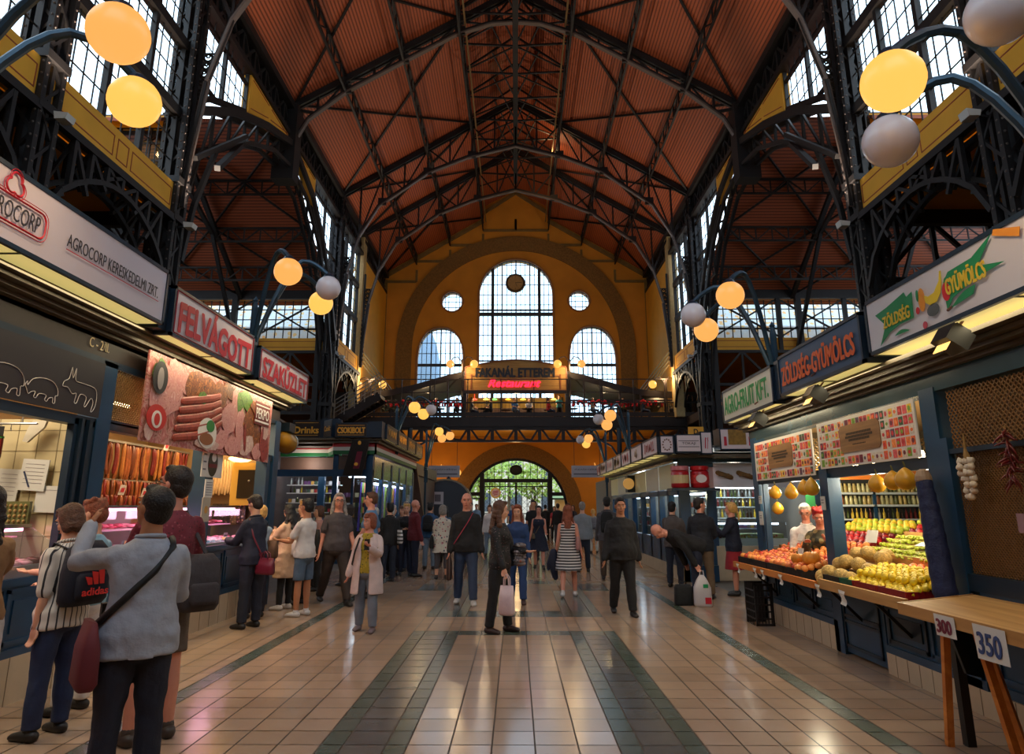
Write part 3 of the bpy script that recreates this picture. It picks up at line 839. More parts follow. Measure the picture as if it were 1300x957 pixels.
# restaurant sign
sg = empty('restaurant_sign', (0,45.4,9.2), 0, 'wide ochre wooden restaurant sign board with arched top', 'sign')
top = [(-3.42,0),(3.42,0),(3.42,1.6)]+[(3.0-6.0*i/12, 1.68+.42*math.sin(PI*i/12)) for i in range(13)]+[(-3.42,1.6)]
sb = MB().prism([(x,0,z) for x,z in top],(0,.25,0)); sb.build('sign_board', wood('sign_board_wood',(196,146,74),(172,120,56),0,.6,2), sg)
fr = MB()
for a,b in zip(top,top[1:]+top[:1]): fr.bar((a[0],-.02,a[1]),(b[0],-.02,b[1]),.1,.08)
for x in (-3.0,3.0): fr.bar((x,-.03,.1),(x,-.03,1.1),.1,.05)
fr.bar((-3.0,-.03,.98),(3.0,-.03,.98),.03,.04)
fr.build('sign_moulding', wood('sign_trim_wood',(150,84,36),(126,66,28)), sg)
text('FAKANÁL ETTEREM','lettering',sg,(-.05,-.06,1.3),(1,0,0),(0,0,1),5.3,.74,mat('sign_letters_dark',(28,32,44),.5),bold=.035)
text('Restaurant','neon_lettering',sg,(-.1,-.06,.5),(1,0,0),(0,0,1),3.5,.5,mat('red_neon',(255,40,70),.4,emit=2.0,ecol=(255,30,60)),shear=.35,bold=.02)
# restaurant canopy: curved dark roofs with glass
for sx, side in ((-1,'left'),(1,'right')):
    c = empty('restaurant_canopy', (0,45.5,0), 0, 'curved dark glazed restaurant canopy on the %s of the sign' % side, 'canopy')
    prof = [(3.5,10.55),(4.6,10.3),(5.8,9.95),(7,9.6),(8.4,9.3),(10,9.15),(12.2,9.1)]
    m = MB()
    for (a,za),(b,zb) in zip(prof,prof[1:]): m.prism([(sx*a,0,za),(sx*b,0,zb),(sx*b,0,zb-.42),(sx*a,0,za-.42)],(0,.2,0))
    for (a,za) in prof: m.bar((sx*a,.1,7.3),(sx*a,.1,za-.2),.1 if a > 3.6 else .34)
    m.bar((sx*3.5,.1,8.55),(sx*12.2,.1,8.55),.12); m.bar((sx*3.5,.1,9.15),(sx*12.2,.1,9.0),.06)
    for k in range(6): m.bar((sx*(4+k*1.35),.1,prof[0][1]-.5-k*.2),(sx*(5+k*1.35),3.2,prof[0][1]-.8-k*.2),.08)
    m.build('canopy_frame', DK, c)
    m = MB()
    for (a,za),(b,zb) in zip(prof,prof[1:]): m.prism([(sx*a,.2,za-.1),(sx*b,.2,zb-.1),(sx*b,5,zb-.7),(sx*a,5,za-.7)],(0,0,.06))
    m.build('canopy_roof', mat('canopy_grey', (86,86,92), .4), c)
    m = MB()
    m.box(sx*10.6,sx*12.2,.3,.4,7.3,9.0); m.build('canopy_side_panel', mat('brown_panel',(110,78,44),.6), c)
# restaurant back: bar with yellow panels beneath the sign
m = empty('restaurant_bar', (0,48.2,7.3), 0, 'yellow lit restaurant bar below the sign board', 'bar')
MB().box(-3.4,3.4,0,.2,0,1.85).build('bar_back', mat('bar_yellow',(150,120,46),.6), m)
for i in range(7): MB().box(-3.2+i*1.07,-3.1+i*1.07,-.3,0,0,1.85).build('bar_post', DK, m)
MB().box(-3.3,3.3,-.8,-.4,0,1.0).build('bar_counter', mat('dark_brown_wood',(70,44,28),.5), m)
for i,(x,c) in enumerate([(-2.9,(255,60,40)),(-2.1,(250,200,80)),(-1.5,(90,200,80)),(-.55,(255,150,40)),(.5,(255,200,60)),(2.65,(255,200,80))]):
    o = MB().lathe([(.02,0),(.16,-.06),(.2,-.12),(.02,-.1)],(x,47.4,9.0),12)
    o.bar((x,47.4,9.0),(x,47.4,9.3),.02)
    o.build('pendant_lamp', mat('pendant_glow_%d'%i,c,.4,emit=2.5), label='small %s pendant lamp over the restaurant bar%s' % (['red','pale yellow','green','orange','golden','warm'][i], [', leftmost','','','','',', rightmost'][i]), cat='lamp')
MB().box(-3.4,3.4,-.1,.15,0,.0).box(-3.5,3.5,45.3,45.5,9.0,9.2).build('sign_beam', DK, label='dark beam under the ochre restaurant sign', cat='beam')
# poster on the left of the gallery
s = empty('gallery_poster', (-10.0,45.9,7.5), 0, 'brown picture poster standing on the left of the gallery', 'poster')
MB().box(-.9,.9,0,.05,.2,1.7).build('poster_sheet', mat('poster_brown',(140,98,48),.6,var=.3,vscale=3), s)
MB().ell((-.2,-.03,1.0),.3,.02,.45).ell((.3,-.03,.9),.25,.02,.4).build('poster_figures', mat('poster_purple',(72,48,60),.6), s)
# hanging red flowers
FL = MB(); rn = random.Random(5)
f0 = MB()
for k in range(10):
    a = rn.uniform(0,6.28); f0.ell((math.cos(a)*.16,math.sin(a)*.06,rn.uniform(-.13,.13)),.08,.06,.07,n=6,m=4)
fm = f0.mesh('flower_cluster', mat('red_flower',(236,28,42),.6), True)
xs = [x for x in [-9.6+i*.42 for i in range(47)] if abs(x) > 3.6]
for i, x in enumerate(xs):
    o = bpy.data.objects.new('flower_cluster', fm); C.objects.link(o); o.location = (x, 45.15, 8.28+rn.uniform(-.1,.1)); o.rotation_euler = (0,0,rn.uniform(0,6))
    tag(o, 'red flower cluster hanging in the row above the gallery railing', 'flowers', 'red flower clusters above the gallery railing')
# gallery lamps: pairs of small globes
GLOW = mat('lit_globe', (70,50,30), .35, emit=.8, ecol=(255,172,88))
GLOWB = mat('lit_globe_bright', (80,60,34), .35, emit=.92, ecol=(255,184,84))
MILK = mat('unlit_milk_globe', (240,232,234), .2, spec=.6)
for (x,z,lab,side,hz) in ((-9.7,9.6,'left end','left',0),(-3.6,11.0,'left edge of the sign','left',1),(3.6,11.0,'right edge of the sign','right',1),(9.9,9.6,'right end','right',0)):
    e = empty('twin_globe_lamp', (x,44.9,z), 0, 'twin globe lamp above the gallery at the %s' % lab, 'lamp')
    m = MB()
    for s in (-1,1): m.tube([(0,0,-.6),(s*.05,0,.1),(s*.3,0,.42),(s*.6,0,.36),(s*.78,0,.1)],.035,6)
    m.tube([(0,0,-2.3),(0,0,.2)],.06,6); m.build('lamp_arms', DK, e)
    for s in (-1,1): MB().ell((s*.8,0,-.08),.27,n=16,m=12).build('glass_globe', GLOWB if (s>0)==(side=='left') else GLOW, e, smooth=True)
# stairs at the left end of the gallery
s = empty('gallery_stair', (-12.2,41.2,0), 0, 'dark staircase with pale handrails rising to the gallery on the left', 'staircase')
m = MB()
for i in range(14): m.box(i*.28,(i+1)*.28,0,1.6,6.0+i*.16,6.2+i*.16)
m.bar((0,0,5.8),(3.9,0,8.2),.1,.5); m.bar((0,1.6,5.8),(3.9,1.6,8.2),.1,.5); m.build('stair_flight', DK, s)
for y in (-.05,1.65):
    m = MB(); 
    for o in (0,.25,.5): m.bar((-.4,y,6.4+o),(3.9,y,9.1+o),.05)
    for i in range(7): m.bar((i*.6,y,5.9+i*.38),(i*.6,y,7.1+i*.38),.04)
    m.build('handrail', mat('pale_rail',(150,140,130),.4,.4), s)
# pale white side ramps of the wall (inclined pipes)
for sx, side in ((-1,'left'),(1,'right')):
    m = MB()
    for k in range(4): m.bar((sx*10.35,45.2,11.8-k*.28),(sx*8.9,50.5,9.6-k*.28),.07)
    m.build('inclined_rails', mat('olive_rail',(150,134,96),.6), label='bundle of sloping pale rails on the %s wall beside the gallery' % side, cat='rails')
# signs hanging under the gallery, entrance columns
for x, side in ((-4.5,'left'),(4.45,'right')):
    e = empty('hanging_direction_sign', (x,43.4,3.75), 0, 'white direction board hanging under the gallery on the %s' % side, 'sign')
    MB().box(-.98,.98,-.06,.06,-.36,.36).build('sign_panel', mat('direction_white',(196,190,194),.5), e)
    scribble('print',e,(0,-.065,.12),(1,0,0),(0,0,1),1.6,.13,mat('grey_print',(110,104,110),.6),22)
    MB().box(-.85,.85,-.075,-.062,-.2,-.12).build('print_line', mat('grey_print'), e)
    MB().bar((-.8,0,.36),(-.8,0,2.0),.03).bar((.8,0,.36),(.8,0,2.0),.03).build('hanger', STEEL, e)
    if side == 'left': MB().tube([(0.3,0,-.4),(0.3,0,-.9)],[.12,.2],10).build('hanging_bell', BLACK, e)
for x, w in ((-6.9,'left'),(6.7,'right')):
    m = MB().tube([(x,44.6,0),(x,44.6,6.6)],.16,12,cap=False); m.lathe([(.3,0),(.3,.3),(.2,.5),(.17,.6)],(x,44.6,0),12)
    m.poly([(x,44.6,4.6),(x+.5,44.6,5.4),(x+1.2,44.6,5.8)],.12); m.poly([(x,44.6,4.6),(x-.5,44.6,5.4),(x-1.2,44.6,5.8)],.12)
    m.build('gallery_column', BLUED, label='slender dark blue column carrying the gallery on the %s' % w, cat='column')
# yellow-ish wall lamps under the gallery
for k,(x,z) in enumerate(((-7.3,4.1),(-5.7,4.25),(-4.4,4.1),(6.0,4.35))):
    MB().ell((x,52.3,z),.27,n=12,m=8).bar((x,52.3,z+.2),(x,52.9,z+.5),.04).build('hanging_globe_lamp', GLOWB, label='lit globe on the end wall under the gallery, %s' % ['far left behind the white board','above the left white board','right of the left white board','above the right white board'][k], cat='lamp', smooth=True)
# grey barrel-shaped booth at left of the gate
e = empty('arched_booth', (-4.1,40.5,0), 0, 'grey round-topped booth with a poster, left of the gate', 'booth')
pr_ = [(-1.45,0),(1.45,0),(1.45,1.9)]+[(1.45*math.cos(PI*i/14),1.9+1.25*math.sin(PI*i/14)) for i in range(1,14)]+[(-1.45,1.9)]
MB().prism([(x,0,z) for x,z in pr_],(0,2.5,0)).build('booth_body', mat('booth_grey',(58,66,76),.5), e)
m = MB(); m.poly([(x*1.02,-.03,z) for x,z in pr_[2:]],.12,.1); m.build('booth_edge', mat('booth_edge_pale',(150,140,116),.5), e)
MB().box(-1.3,-.1,-.06,0,1.75,2.45).build('poster', WHITE, e)
MB().box(-1.15,-.75,-.07,-.06,1.9,2.3).box(-.6,-.25,-.07,-.06,1.9,2.3).build('poster_print', mat('grey_print'), e)
# ================= market stalls: shared makers =================
UNDER = mat('lit_underside_panel', (222,206,130), .5, emit=.42, ecol=(236,214,130))
CORN = mat('grey_brown_cornice', (92,80,62), .5, .2, var=.2, vscale=3)
FASC = mat('brown_fascia', (58,46,42), .55, var=.1)
TILEW = mat('cream_plinth_tile', (190,172,146), .35, var=.08, vscale=5)
SILV = mat('silver_trim', (170,168,166), .3, .8)
def sign_box(lab, xf, xb, y0, y1, z0, z1, face, frame=BLUED, facekey='face_panel'):
    """fascia light box running along y; xf is the face towards the aisle"""
    s = 1 if xf > xb else -1          # outward normal direction
    e = empty('shop_sign', (xf,(y0+y1)/2,z0), 0, lab, 'sign'); L = (y1-y0)/2; d = xb-xf; H = z1-z0
    m = MB(); t = .035
    m.box(0,d,-L,L,H-t,H); m.box(0,d,-L,-L+t,0,H); m.box(0,d,L-t,L,0,H); m.box(0,s*-.0+t*(-s),-L,L,0,t)
    m.box(d,d-s*-t,-L,L,0,t)
    m.build('sign_frame', frame, e)
    m = MB(); m.box(-s*.012,-s*.03,-L+t,L-t,t,H-t); m.build(facekey, face, e)
    m = MB(); m.box(-s*t,d,-L+t,L-t,.01,.03); m.build('lit_underside', UNDER, e)
    m = MB()
    for q in (-L*.02,): m.box(-s*t,d,q-.008,q+.008,.0,.012)
    m.build('underside_seam', BLACK, e)
    return e
def sx_text(s, e, xo, yc, zc, w, h, m, sx, nm='lettering', **k):
    """lettering on the aisle face of a sign; sx=+1 for faces looking towards +x"""
    return text(s, nm, e, (xo, yc, zc), (0, sx, 0), (0,0,1), w, h, m, **k)
def tile_wall(name, x0, x1, y0, y1, z0, z1, st, m, grout):
    """slab covered with tiles on all faces visible: grooves as thin dark strips"""
    o = MB(); o.m = 0; o.box(x0,x1,y0,y1,z0,z1); o.m = 1
    y = y0+st
    while y < y1-.02: o.box(x0-.002,x1+.002,y-.004,y+.004,z0,z1-.002); y += st
    z = z0+st*1.25
    while z < z1-.02: o.box(x0-.002,x1+.002,y0,y1,z-.004,z+.004); z += st*1.25
    return struct(o.build(name, [m, grout]))
GROUT = mat('tile_joint', (120,106,86), .8)
def panelled_front(lab, x, y0, y1, z0, z1, s, n, nm='counter'):
    """blue wooden counter front with raised panels; s = outward x sign"""
    e = empty(nm, (x,(y0+y1)/2,z0), 0, lab, 'counter'); L = (y1-y0)/2; H = z1-z0
    MB().box(0,-s*.08,-L,L,0,H).box(s*.03,-s*.08,-L,L,H-.06,H).box(s*.03,0,-L,L,0,.07).build('boarding', BLUE, e)
    for i in range(n):
        a = -L+.06+(2*L-.06)*i/n; b = -L+(2*L-.06)*(i+1)/n-.0
        m = MB(); t = .035
        m.box(0,s*.018,a,b,.1,.1+t); m.box(0,s*.018,a,b,H-.12,H-.12+t); m.box(0,s*.018,a,a+t,.1,H-.09); m.box(0,s*.018,b-t,b,.1,H-.09)
        m.box(0,s*.012,a+.09,b-.09,.19,H-.18)
        m.build('raised_panel', BLUED if i % 2 else BLUE, e)
    return e
def lattice_panel(e, nm, P, ua, va, w, h, st, r, m):
    """diamond mesh in the plane P + u*ua + v*va"""
    o = MB(); P, ua, va = V(P), V(ua), V(va)
    n = int((w+h)/st)
    nv = ua.cross(va).normalized()
    for i in range(n+1):
        t = i*st
        a0 = (t,0) if t <= w else (w,t-w); a1 = (0,t) if t <= h else (t-h,h)
        if a0 != a1: o.bar(P+ua*a0[0]+va*a0[1], P+ua*a1[0]+va*a1[1], r, r, up=nv)
        b0 = (w-t,0) if t <= w else (0,t-w); b1 = (w,t) if t <= h else (w-(t-h),h)
        o.bar(P+ua*b0[0]+va*b0[1], P+ua*b1[0]+va*b1[1], r, r, up=nv)
    return o.build(nm, m, e)
# ================= LEFT STALL =================
LF = -4.3
tile_wall('baseboard_left', LF-.3, LF+.03, 2.6, 12.35, 0, .38, .3, TILEW, GROUT)
panelled_front('blue panelled counter front below the butcher counter, nearest the camera on the left', LF, 2.6, 6.93, .38, 1.02, 1, 5)
panelled_front('blue panelled counter front behind the woman in the navy blazer', LF, 7.17, 12.1, .38, 1.08, 1, 6)
st = empty('butcher_stall', (LF,7.5,0), 0, 'dark blue framed butcher stall shell with brown cornice along the left aisle', 'stall')
st.location = (0,0,0)
m = MB()
m.box(LF-.18,LF+.03,6.93,7.17,.38,3.1); m.build('corner_post', BLUE, st)
MB().box(LF-.02,LF+.055,6.66,6.70,1.3,2.46).box(LF-.02,LF+.055,6.78,6.83,1.1,2.46).box(LF-.05,LF+.02,6.6,6.93,1.0,2.46).build('sliding_shutter_frame', BLUED, st)
MB().box(LF-.16,LF+.03,9.5,9.78,1.0,2.45).box(LF+.031,LF+.045,9.5,9.55,1.0,2.45).build('middle_post', BLUE, st)
MB().box(LF-.16,LF+.03,11.85,12.0,1.0,2.45).box(LF-.2,LF+.04,12.12,12.38,0,3.1).build('end_post', BLUE, st)
MB().box(LF-.1,LF+.02,2.6,12.38,2.4,2.49).box(LF-.1,LF+.03,2.6,12.38,3.05,3.12).build('cross_rail', BLUED, st)
MB().box(LF-.15,LF+.0,2.6,12.4,3.1,3.36).build('fascia_board', FASC, st)
m = MB()
for k,(a,b) in enumerate(((3.34,.08),(3.38,.16),(3.42,.24),(3.46,.3))): m.box(LF-.2,LF+b,2.6,12.5,a,a+.035)
m.build('stepped_cornice', CORN, st)
m = MB(); m.box(-6.75,-6.6,2.6,12.4,0,3.4); m.box(-6.7,LF-.2,12.3,12.4,0,3.4); m.build('back_wall', mat('stall_inside_wall',(150,120,80),.6), st)
MB().box(-6.7,LF,2.6,12.4,3.3,3.42).build('stall_ceiling', mat('stall_ceiling_cream',(186,166,120),.6), st)
text('C - 2/II.','stall_number',st,(LF+.012,6.83,3.24),(0,1,0),(0,0,1),.34,.1,mat('cream_letters',(220,196,150),.5))
# black panel with animal outlines
bp = empty('chalk_panel', (LF+.035,5.2,2.5), 0, 'dark board with white outline drawings of farm animals above the butcher counter', 'board')
MB().box(-.02,0,-2.2,1.74,0,.56).build('board', mat('dark_board',(42,34,38),.6), bp)
WL = mat('chalk_line',(214,206,200),.6)
def outline(nm, pts, yo, sc):
    P = [V((a,b,0)) for a,b in pts]; n = len(P); q = []
    for i in range(n):          # smooth the drawn line a little
        a, b, c, d = P[i-1], P[i], P[(i+1) % n], P[(i+2) % n]
        for t in (0,.33,.66): q.append(.5*((2*b)+(c-a)*t+(2*a-5*b+4*c-d)*t*t+(3*b-a-3*c+d)*t**3))
    pts = [(p.x,p.y) for p in q]
    MB().tube([(.004, yo+a*sc, .05+b*sc) for a,b in pts], .0035, 4, closed=True).build(nm, WL, bp)
cow = [(0,.35),(.08,.42),(.5,.44),(.9,.42),(1.0,.35),(1.02,.1),(.98,.1),(.97,.25),(.9,.2),(.88,0),(.83,0),(.83,.18),(.4,.16),(.36,0),(.31,0),(.3,.17),(.2,.16),(.17,0),(.12,0),(.12,.2),(.02,.22),(-.1,.18),(-.16,.22),(-.1,.32),(-.12,.4),(-.02,.38)]
pig = [(0,.2),(.1,.32),(.35,.38),(.6,.36),(.75,.26),(.78,.14),(.72,.12),(.73,0),(.67,0),(.66,.08),(.56,.06),(.52,0),(.46,.02),(.48,.1),(.3,.1),(.24,.02),(.18,.03),(.2,.12),(.1,.1),(.04,.06),(-.02,.14),(-.06,.2),(-.02,.26)]
donk = [(0,.36),(.1,.42),(.14,.6),(.19,.44),(.24,.6),(.26,.42),(.42,.4),(.75,.38),(.84,.28),(.84,.1),(.78,0),(.74,0),(.77,.14),(.7,.2),(.6,.06),(.55,.06),(.58,.2),(.42,.22),(.36,.08),(.3,.08),(.32,.22),(.22,.2),(.1,.28),(-.02,.28)]
outline('cow_outline', cow, -.55, .55); outline('pig_outline', pig, .13, .62); outline('sheep_outline', pig, .66, .52); outline('donkey_outline', donk, 1.13, .62)
outline('cow_outline', cow, -1.3, .55)
# signs above
AG = sign_box('long white butcher sign with red trefoil logo, first on the left', -3.8, LF, 2.9, 7.1, 3.52, 4.13, mat('sign_white_lilac',(196,188,196),.4,emit=.05))
yc = 5.0
INKK = mat('ink_dark_grey',(50,46,50),.5); INKR = mat('ink_red',(196,34,56),.5)
sx_text('AGROCORP KERESKEDELMI ZRT.', AG, .006, 6.15-yc, .30, 1.5, .115, INKK, 1, off=.0)
MB().box(.004,.009,5.4-yc,6.92-yc,.212,.218).build('underline', INKR, AG)
sx_text('AGROCORP', AG, .006, 4.75-yc, .27, .62, .14, INKK, 1, nm='logo_lettering', shear=.1)
def rrect(y0,y1,z0,z1,r,x=.007):
    P = []
    for (cy,cz,a0) in ((y1-r,z1-r,0),(y0+r,z1-r,90),(y0+r,z0+r,180),(y1-r,z0+r,270)):
        for i in range(6): a = math.radians(a0+18*i); P.append((x,cy+r*math.cos(a),cz+r*math.sin(a)))
    return P
m = MB(); m.tube(rrect(4.36-yc,5.12-yc,.17,.38,.07), .009, 4, closed=True); m.tube(rrect(4.33-yc,5.15-yc,.145,.405,.09), .0035, 4, closed=True)
for sc, rr in ((1,.010),(1.35,.0035)):
    P = []
    for i in range(48):
        a = 2*PI*i/48; q = (.062+.034*abs(math.cos(1.5*(a-PI/2))))*(sc if sc == 1 else 1.28); P.append((.007, 4.74-yc+q*math.cos(a), .475+q*math.sin(a)))
    m.tube(P, rr, 4, closed=True)
m.build('trefoil_logo', INKR, AG)
FRED = mat('frame_red',(150,30,40),.5)
FE = sign_box('white sign with wavy red FELVÁGOTT lettering, second on the left', -3.8, LF, 7.27, 9.65, 3.46, 4.03, mat('sign_white_warm',(208,200,202),.4,emit=.05))
sx_text('FELVÁGOTT', FE, .006, .0, .285, 2.1, .42, mat('wavy_red',(206,30,50),.5), 1, wavy=.02, bold=.018)
MB().tube(rrect(-1.14,1.14,.045,.53,.01,.0), .008, 4, closed=True).build('red_border', FRED, FE)
SZ = sign_box('white sign with red SZAKÜZLET lettering, third on the left', -3.8, LF, 9.9, 12.33, 3.44, 3.96, mat('sign_white_warm'))
sx_text('SZAKÜZLET', SZ, .006, .0, .26, 2.15, .36, mat('wavy_red'), 1, bold=.014)
MB().tube(rrect(-1.17,1.17,.045,.475,.01,.0), .008, 4, closed=True).build('red_border', FRED, SZ)
for (a,b,w) in ((7.1,7.27,'between the first and second left signs'),(9.65,9.9,'between the second and third left signs')):
    MB().box(-3.86,LF,a,b,3.5,4.0).build('sign_connector', BLUED, label='dark blue filler panel '+w, cat='panel')
# poster of meats
po = empty('meat_poster', (-4.14,9.5,2.33), 0, 'large tilted poster of sausages, ham and smoked meat under the FELVÁGOTT sign', 'poster')
MB().box(-.02,0,-1.98,2.02,0,1.02).build('poster_sheet', ramp('poster_meat_mix',[(226,190,176),(206,128,124),(176,84,80),(214,160,150),(140,72,50),(196,120,112)],3.5,2.5), po)
rn = random.Random(11)
def blob(nm, cy, cz, ry, rz_, m, rot=0, x=.006, n=16, jit=.12):
    pts = []
    for i in range(n):
        a = 2*PI*i/n; q = 1+rn.uniform(-jit,jit); y = ry*q*math.cos(a); z = rz_*q*math.sin(a)
        pts.append((x, cy+y*math.cos(rot)-z*math.sin(rot), cz+y*math.sin(rot)+z*math.cos(rot)))
    o = MB().prism(pts, (.003,0,0)); 
    return o
HAM = [ramp('ham_pink',[(232,190,180),(206,130,128),(220,160,150),(180,90,92)],6,3), ramp('smoked_brown',[(60,26,14),(150,78,34),(90,40,20),(190,112,54),(70,30,16)],9,2), ramp('sausage_red',[(120,40,32),(170,72,54),(140,52,40)],9,1), ramp('fat_cream',[(226,206,190),(206,160,150),(230,214,200)],6,2), ramp('leaf_green',[(30,60,20),(100,140,50),(60,90,30),(150,160,80)],10,2), ramp('meat_dark_red',[(100,24,28),(160,60,56),(120,34,36)],8,2)]
m = MB(); nb = 0
for (cy,cz,ry,r2,mi,rot) in [(-1.5,.62,.42,.30,0,.5),(-1.2,.84,.4,.13,0,-.4),(-.85,.8,.26,.18,1,.6),(-.45,.86,.24,.12,1,0),(-.1,.78,.3,.2,1,.3),(.25,.9,.24,.1,1,-.3),(.5,.78,.16,.22,0,.2),(.72,.6,.13,.36,4,.5),(.95,.84,.34,.14,4,-.3),(.3,.52,.3,.2,0,.3),(.75,.42,.2,.3,0,.3),(1.12,.56,.34,.24,1,.5),(1.35,.3,.26,.2,1,.2),(1.0,.2,.3,.14,3,.2),(.5,.14,.3,.13,0,.1),(.08,.2,.22,.14,0,.4),(1.45,.14,.2,.13,0,.3),(1.75,.22,.18,.22,5,.2),(1.7,.55,.16,.2,3,0),(-.35,.1,.36,.08,3,0),(-1.72,.86,.08,.12,4,.3),(-1.86,.8,.05,.1,4,-.3),(-1.85,.12,.1,.1,3,0),(.9,.3,.05,.22,5,.2),(1.58,.36,.06,.2,5,-.2),(-.62,.68,.12,.08,4,0),(1.3,.78,.3,.1,1,-.2)]:
    o = blob('x',cy,cz,ry,r2,None,rot); m.m = mi; nb += 1; m.add([(a+nb*.0007,b,c) for a,b,c in o.v],[tuple(reversed(f)) for f in o.f])
m.build('meat_picture', HAM, po)
m = MB()
for k in range(5): m.tube([(.06,-1.25+.03*k,.10+.115*k),(.062,-.75,.17+.115*k),(.061,-.3,.28+.11*k),(.06,.02-.03*k,.42+.09*k)], [.045,.056,.056,.045], 8)
m.xf(Matrix.Scale(.3,4,(1,0,0))); m.build('sausage_picture', HAM[2], po)
def oval(e, nm, y, z, ry, r2, m, x0=.012, x1=.016):
    if e.name.startswith('meat_poster'): x0 += .018; x1 += .018
    return _oval(e, nm, y, z, ry, r2, m, x0, x1)
def _oval(e, nm, y, z, ry, r2, m, x0, x1): return MB().prism([(x0,y+ry*math.cos(i*PI/12),z+r2*math.sin(i*PI/12)) for i in range(24)],(x1-x0,0,0)).build(nm, m, e)
oval(po,'portrait_oval',-1.75,.74,.17,.19,mat('oval_black',(22,18,22),.4)); oval(po,'portrait_figure',-1.75,.73,.07,.13,mat('portrait_grey',(140,130,130),.5),.016,.02)
oval(po,'emblem_disc',-1.73,.28,.22,.15,mat('emblem_red',(200,40,34),.45)); oval(po,'emblem_head',-1.73,.26,.11,.10,mat('emblem_white',(230,220,214),.5),.016,.02); oval(po,'emblem_core',-1.73,.26,.06,.07,mat('emblem_red'),.02,.023)
oval(po,'package_picture',-.4,.24,.28,.2,mat('package_white',(226,222,214),.4)); oval(po,'package_mark',-.33,.34,.12,.08,mat('package_green',(40,130,60),.4),.016,.02); oval(po,'package_meat',-.42,.16,.2,.08,mat('package_brown',(140,86,52),.4),.016,.02)
MB().box(.026,.03,1.2,1.85,.56,.92).build('brand_plate', mat('plate_maroon',(110,26,24),.5), po)
sx_text('PEKPO', po, .036, 1.52, .74, .56, .17, mat('emblem_white'), 1, off=.01); MB().box(.03,.034,1.22,1.83,.6,.63).box(.03,.034,1.22,1.83,.86,.88).build('brand_lines', mat('emblem_white'), po)
# mesh vent panel left of the poster
e = empty('vent_panel', (LF+.0,7.5,2.5), 0, 'diamond mesh vent panel with warm light behind, left of the meat poster', 'panel')
lattice_panel(e,'mesh',(.0,-.33,.0),(0,1,0),(0,0,1),.66,.56,.045,.010,mat('brass_mesh',(150,120,76),.4,.5))
MB().box(-.02,.02,-.36,-.31,-.03,.6).box(-.02,.02,.31,.36,-.03,.6).box(-.02,.02,-.36,.36,-.03,.01).box(-.02,.02,-.36,.36,.56,.6).build('mesh_frame', BLUED, e)
# hanging price posters on the middle post
for (yc_,zc_,hy,hz,lab,k) in ((9.54,2.2,.32,.19,'white poster with a dark oval label hanging below the meat poster',0),(9.5,1.86,.12,.12,'narrow white notice taped under the oval label poster',1),(9.47,1.58,.12,.16,'grey notice sheet lowest on the middle blue post',2)):
    e = empty('notice_sheet', (-4.2,yc_,zc_), 0, lab, 'notice')
    MB().box(0,.012,-hy,hy,-hz,hz).build('sheet', mat('paper_white',(214,212,206),.6) if k < 2 else mat('paper_grey',(170,164,150),.6), e)
    if k == 0:
        oval(e,'label_oval',0,0,.15,.18,mat('label_olive',(58,54,36),.5),.013,.016); oval(e,'label_disc',.02,.08,.07,.06,mat('emblem_white'),.017,.019)
        MB().box(.017,.02,-.13,.13,-.06,-.01).build('label_band', mat('plate_maroon'), e); MB().box(.013,.015,-.29,-.2,-.1,-.08).box(.013,.015,-.29,-.2,0,.02).box(.013,.015,-.29,-.2,.1,.12).build('label_print', mat('grey_print'), e)
    elif k == 1:
        m = MB()
        for j in range(6): m.box(.013,.015,-.09,.09,-.09+j*.033,-.082+j*.033)
        m.build('print_lines', mat('grey_print'), e)
    else: oval(e,'gold_seal',0,0,.05,.05,mat('seal_gold',(180,140,70),.5),.013,.016)
# tiled partition between the two shops
o = MB(); o.m = 0; o.box(-6.6,-4.42,7.04,7.14,1.0,2.5); o.m = 1
for i in range(1,11): o.box(-6.6+i*.21,-6.592+i*.21,7.036,7.04,1.0,2.5)
for j in range(7): o.box(-6.6,-4.42,7.036,7.04,1.12+j*.21,1.128+j*.21)
struct(o.build('wall_partition', [mat('cream_wall_tile',(206,190,150),.25,spec=.6), mat('tile_joint_fine',(150,134,100),.8)]))
def sheet(nm, x, z, w, h, tilt, lab, m, pr=6, y=7.0):
    e = empty(nm, (x,y,z), 0, lab, 'notice'); e.rotation_euler = (0,tilt,0)
    MB().box(-w/2,w/2,-.006,.006,-h/2,h/2).build('sheet', m, e)
    k = MB()
    for j in range(pr): k.box(-w*.36,w*.36,-.009,-.006,h*.35-j*h*.12-.004,h*.35-j*h*.12)
    k.build('print_lines', mat('faint_print',(150,140,146),.6), e)
    return e
PW = mat('paper_white')
e = sheet('paper_note', -4.86, 1.93, .27, .31, .06, 'white sheet with a pen taped to the tiled wall, upper one', PW, y=6.98)
MB().bar((-.1,-.012,.03),(-.02,-.012,-.12),.012).build('pen', mat('pen_dark',(50,60,90),.4), e)
sheet('paper_note', -4.62, 1.69, .40, .26, .03, 'wide white sheet on the tiled wall, right one above the red haired woman', PW, 1)
sheet('paper_note', -5.12, 1.82, .22, .34, .05, 'white handwritten sheet at the left edge of the tiled wall', PW)
e = empty('egg_tray', (-4.95,6.95,1.56), 0, 'clear tray with green and brown sweets against the tiled wall', 'tray')
MB().box(-.13,.13,-.02,.02,-.11,.11).build('tray', mat('tray_green',(110,110,70),.3), e)
m = MB()
for i in range(5):
    for j in range(4): m.ell((-.1+i*.05,-.03,-.08+j*.05),.017,n=6,m=4)
m.build('sweets', mat('sweets_brown',(176,140,90),.4), e)
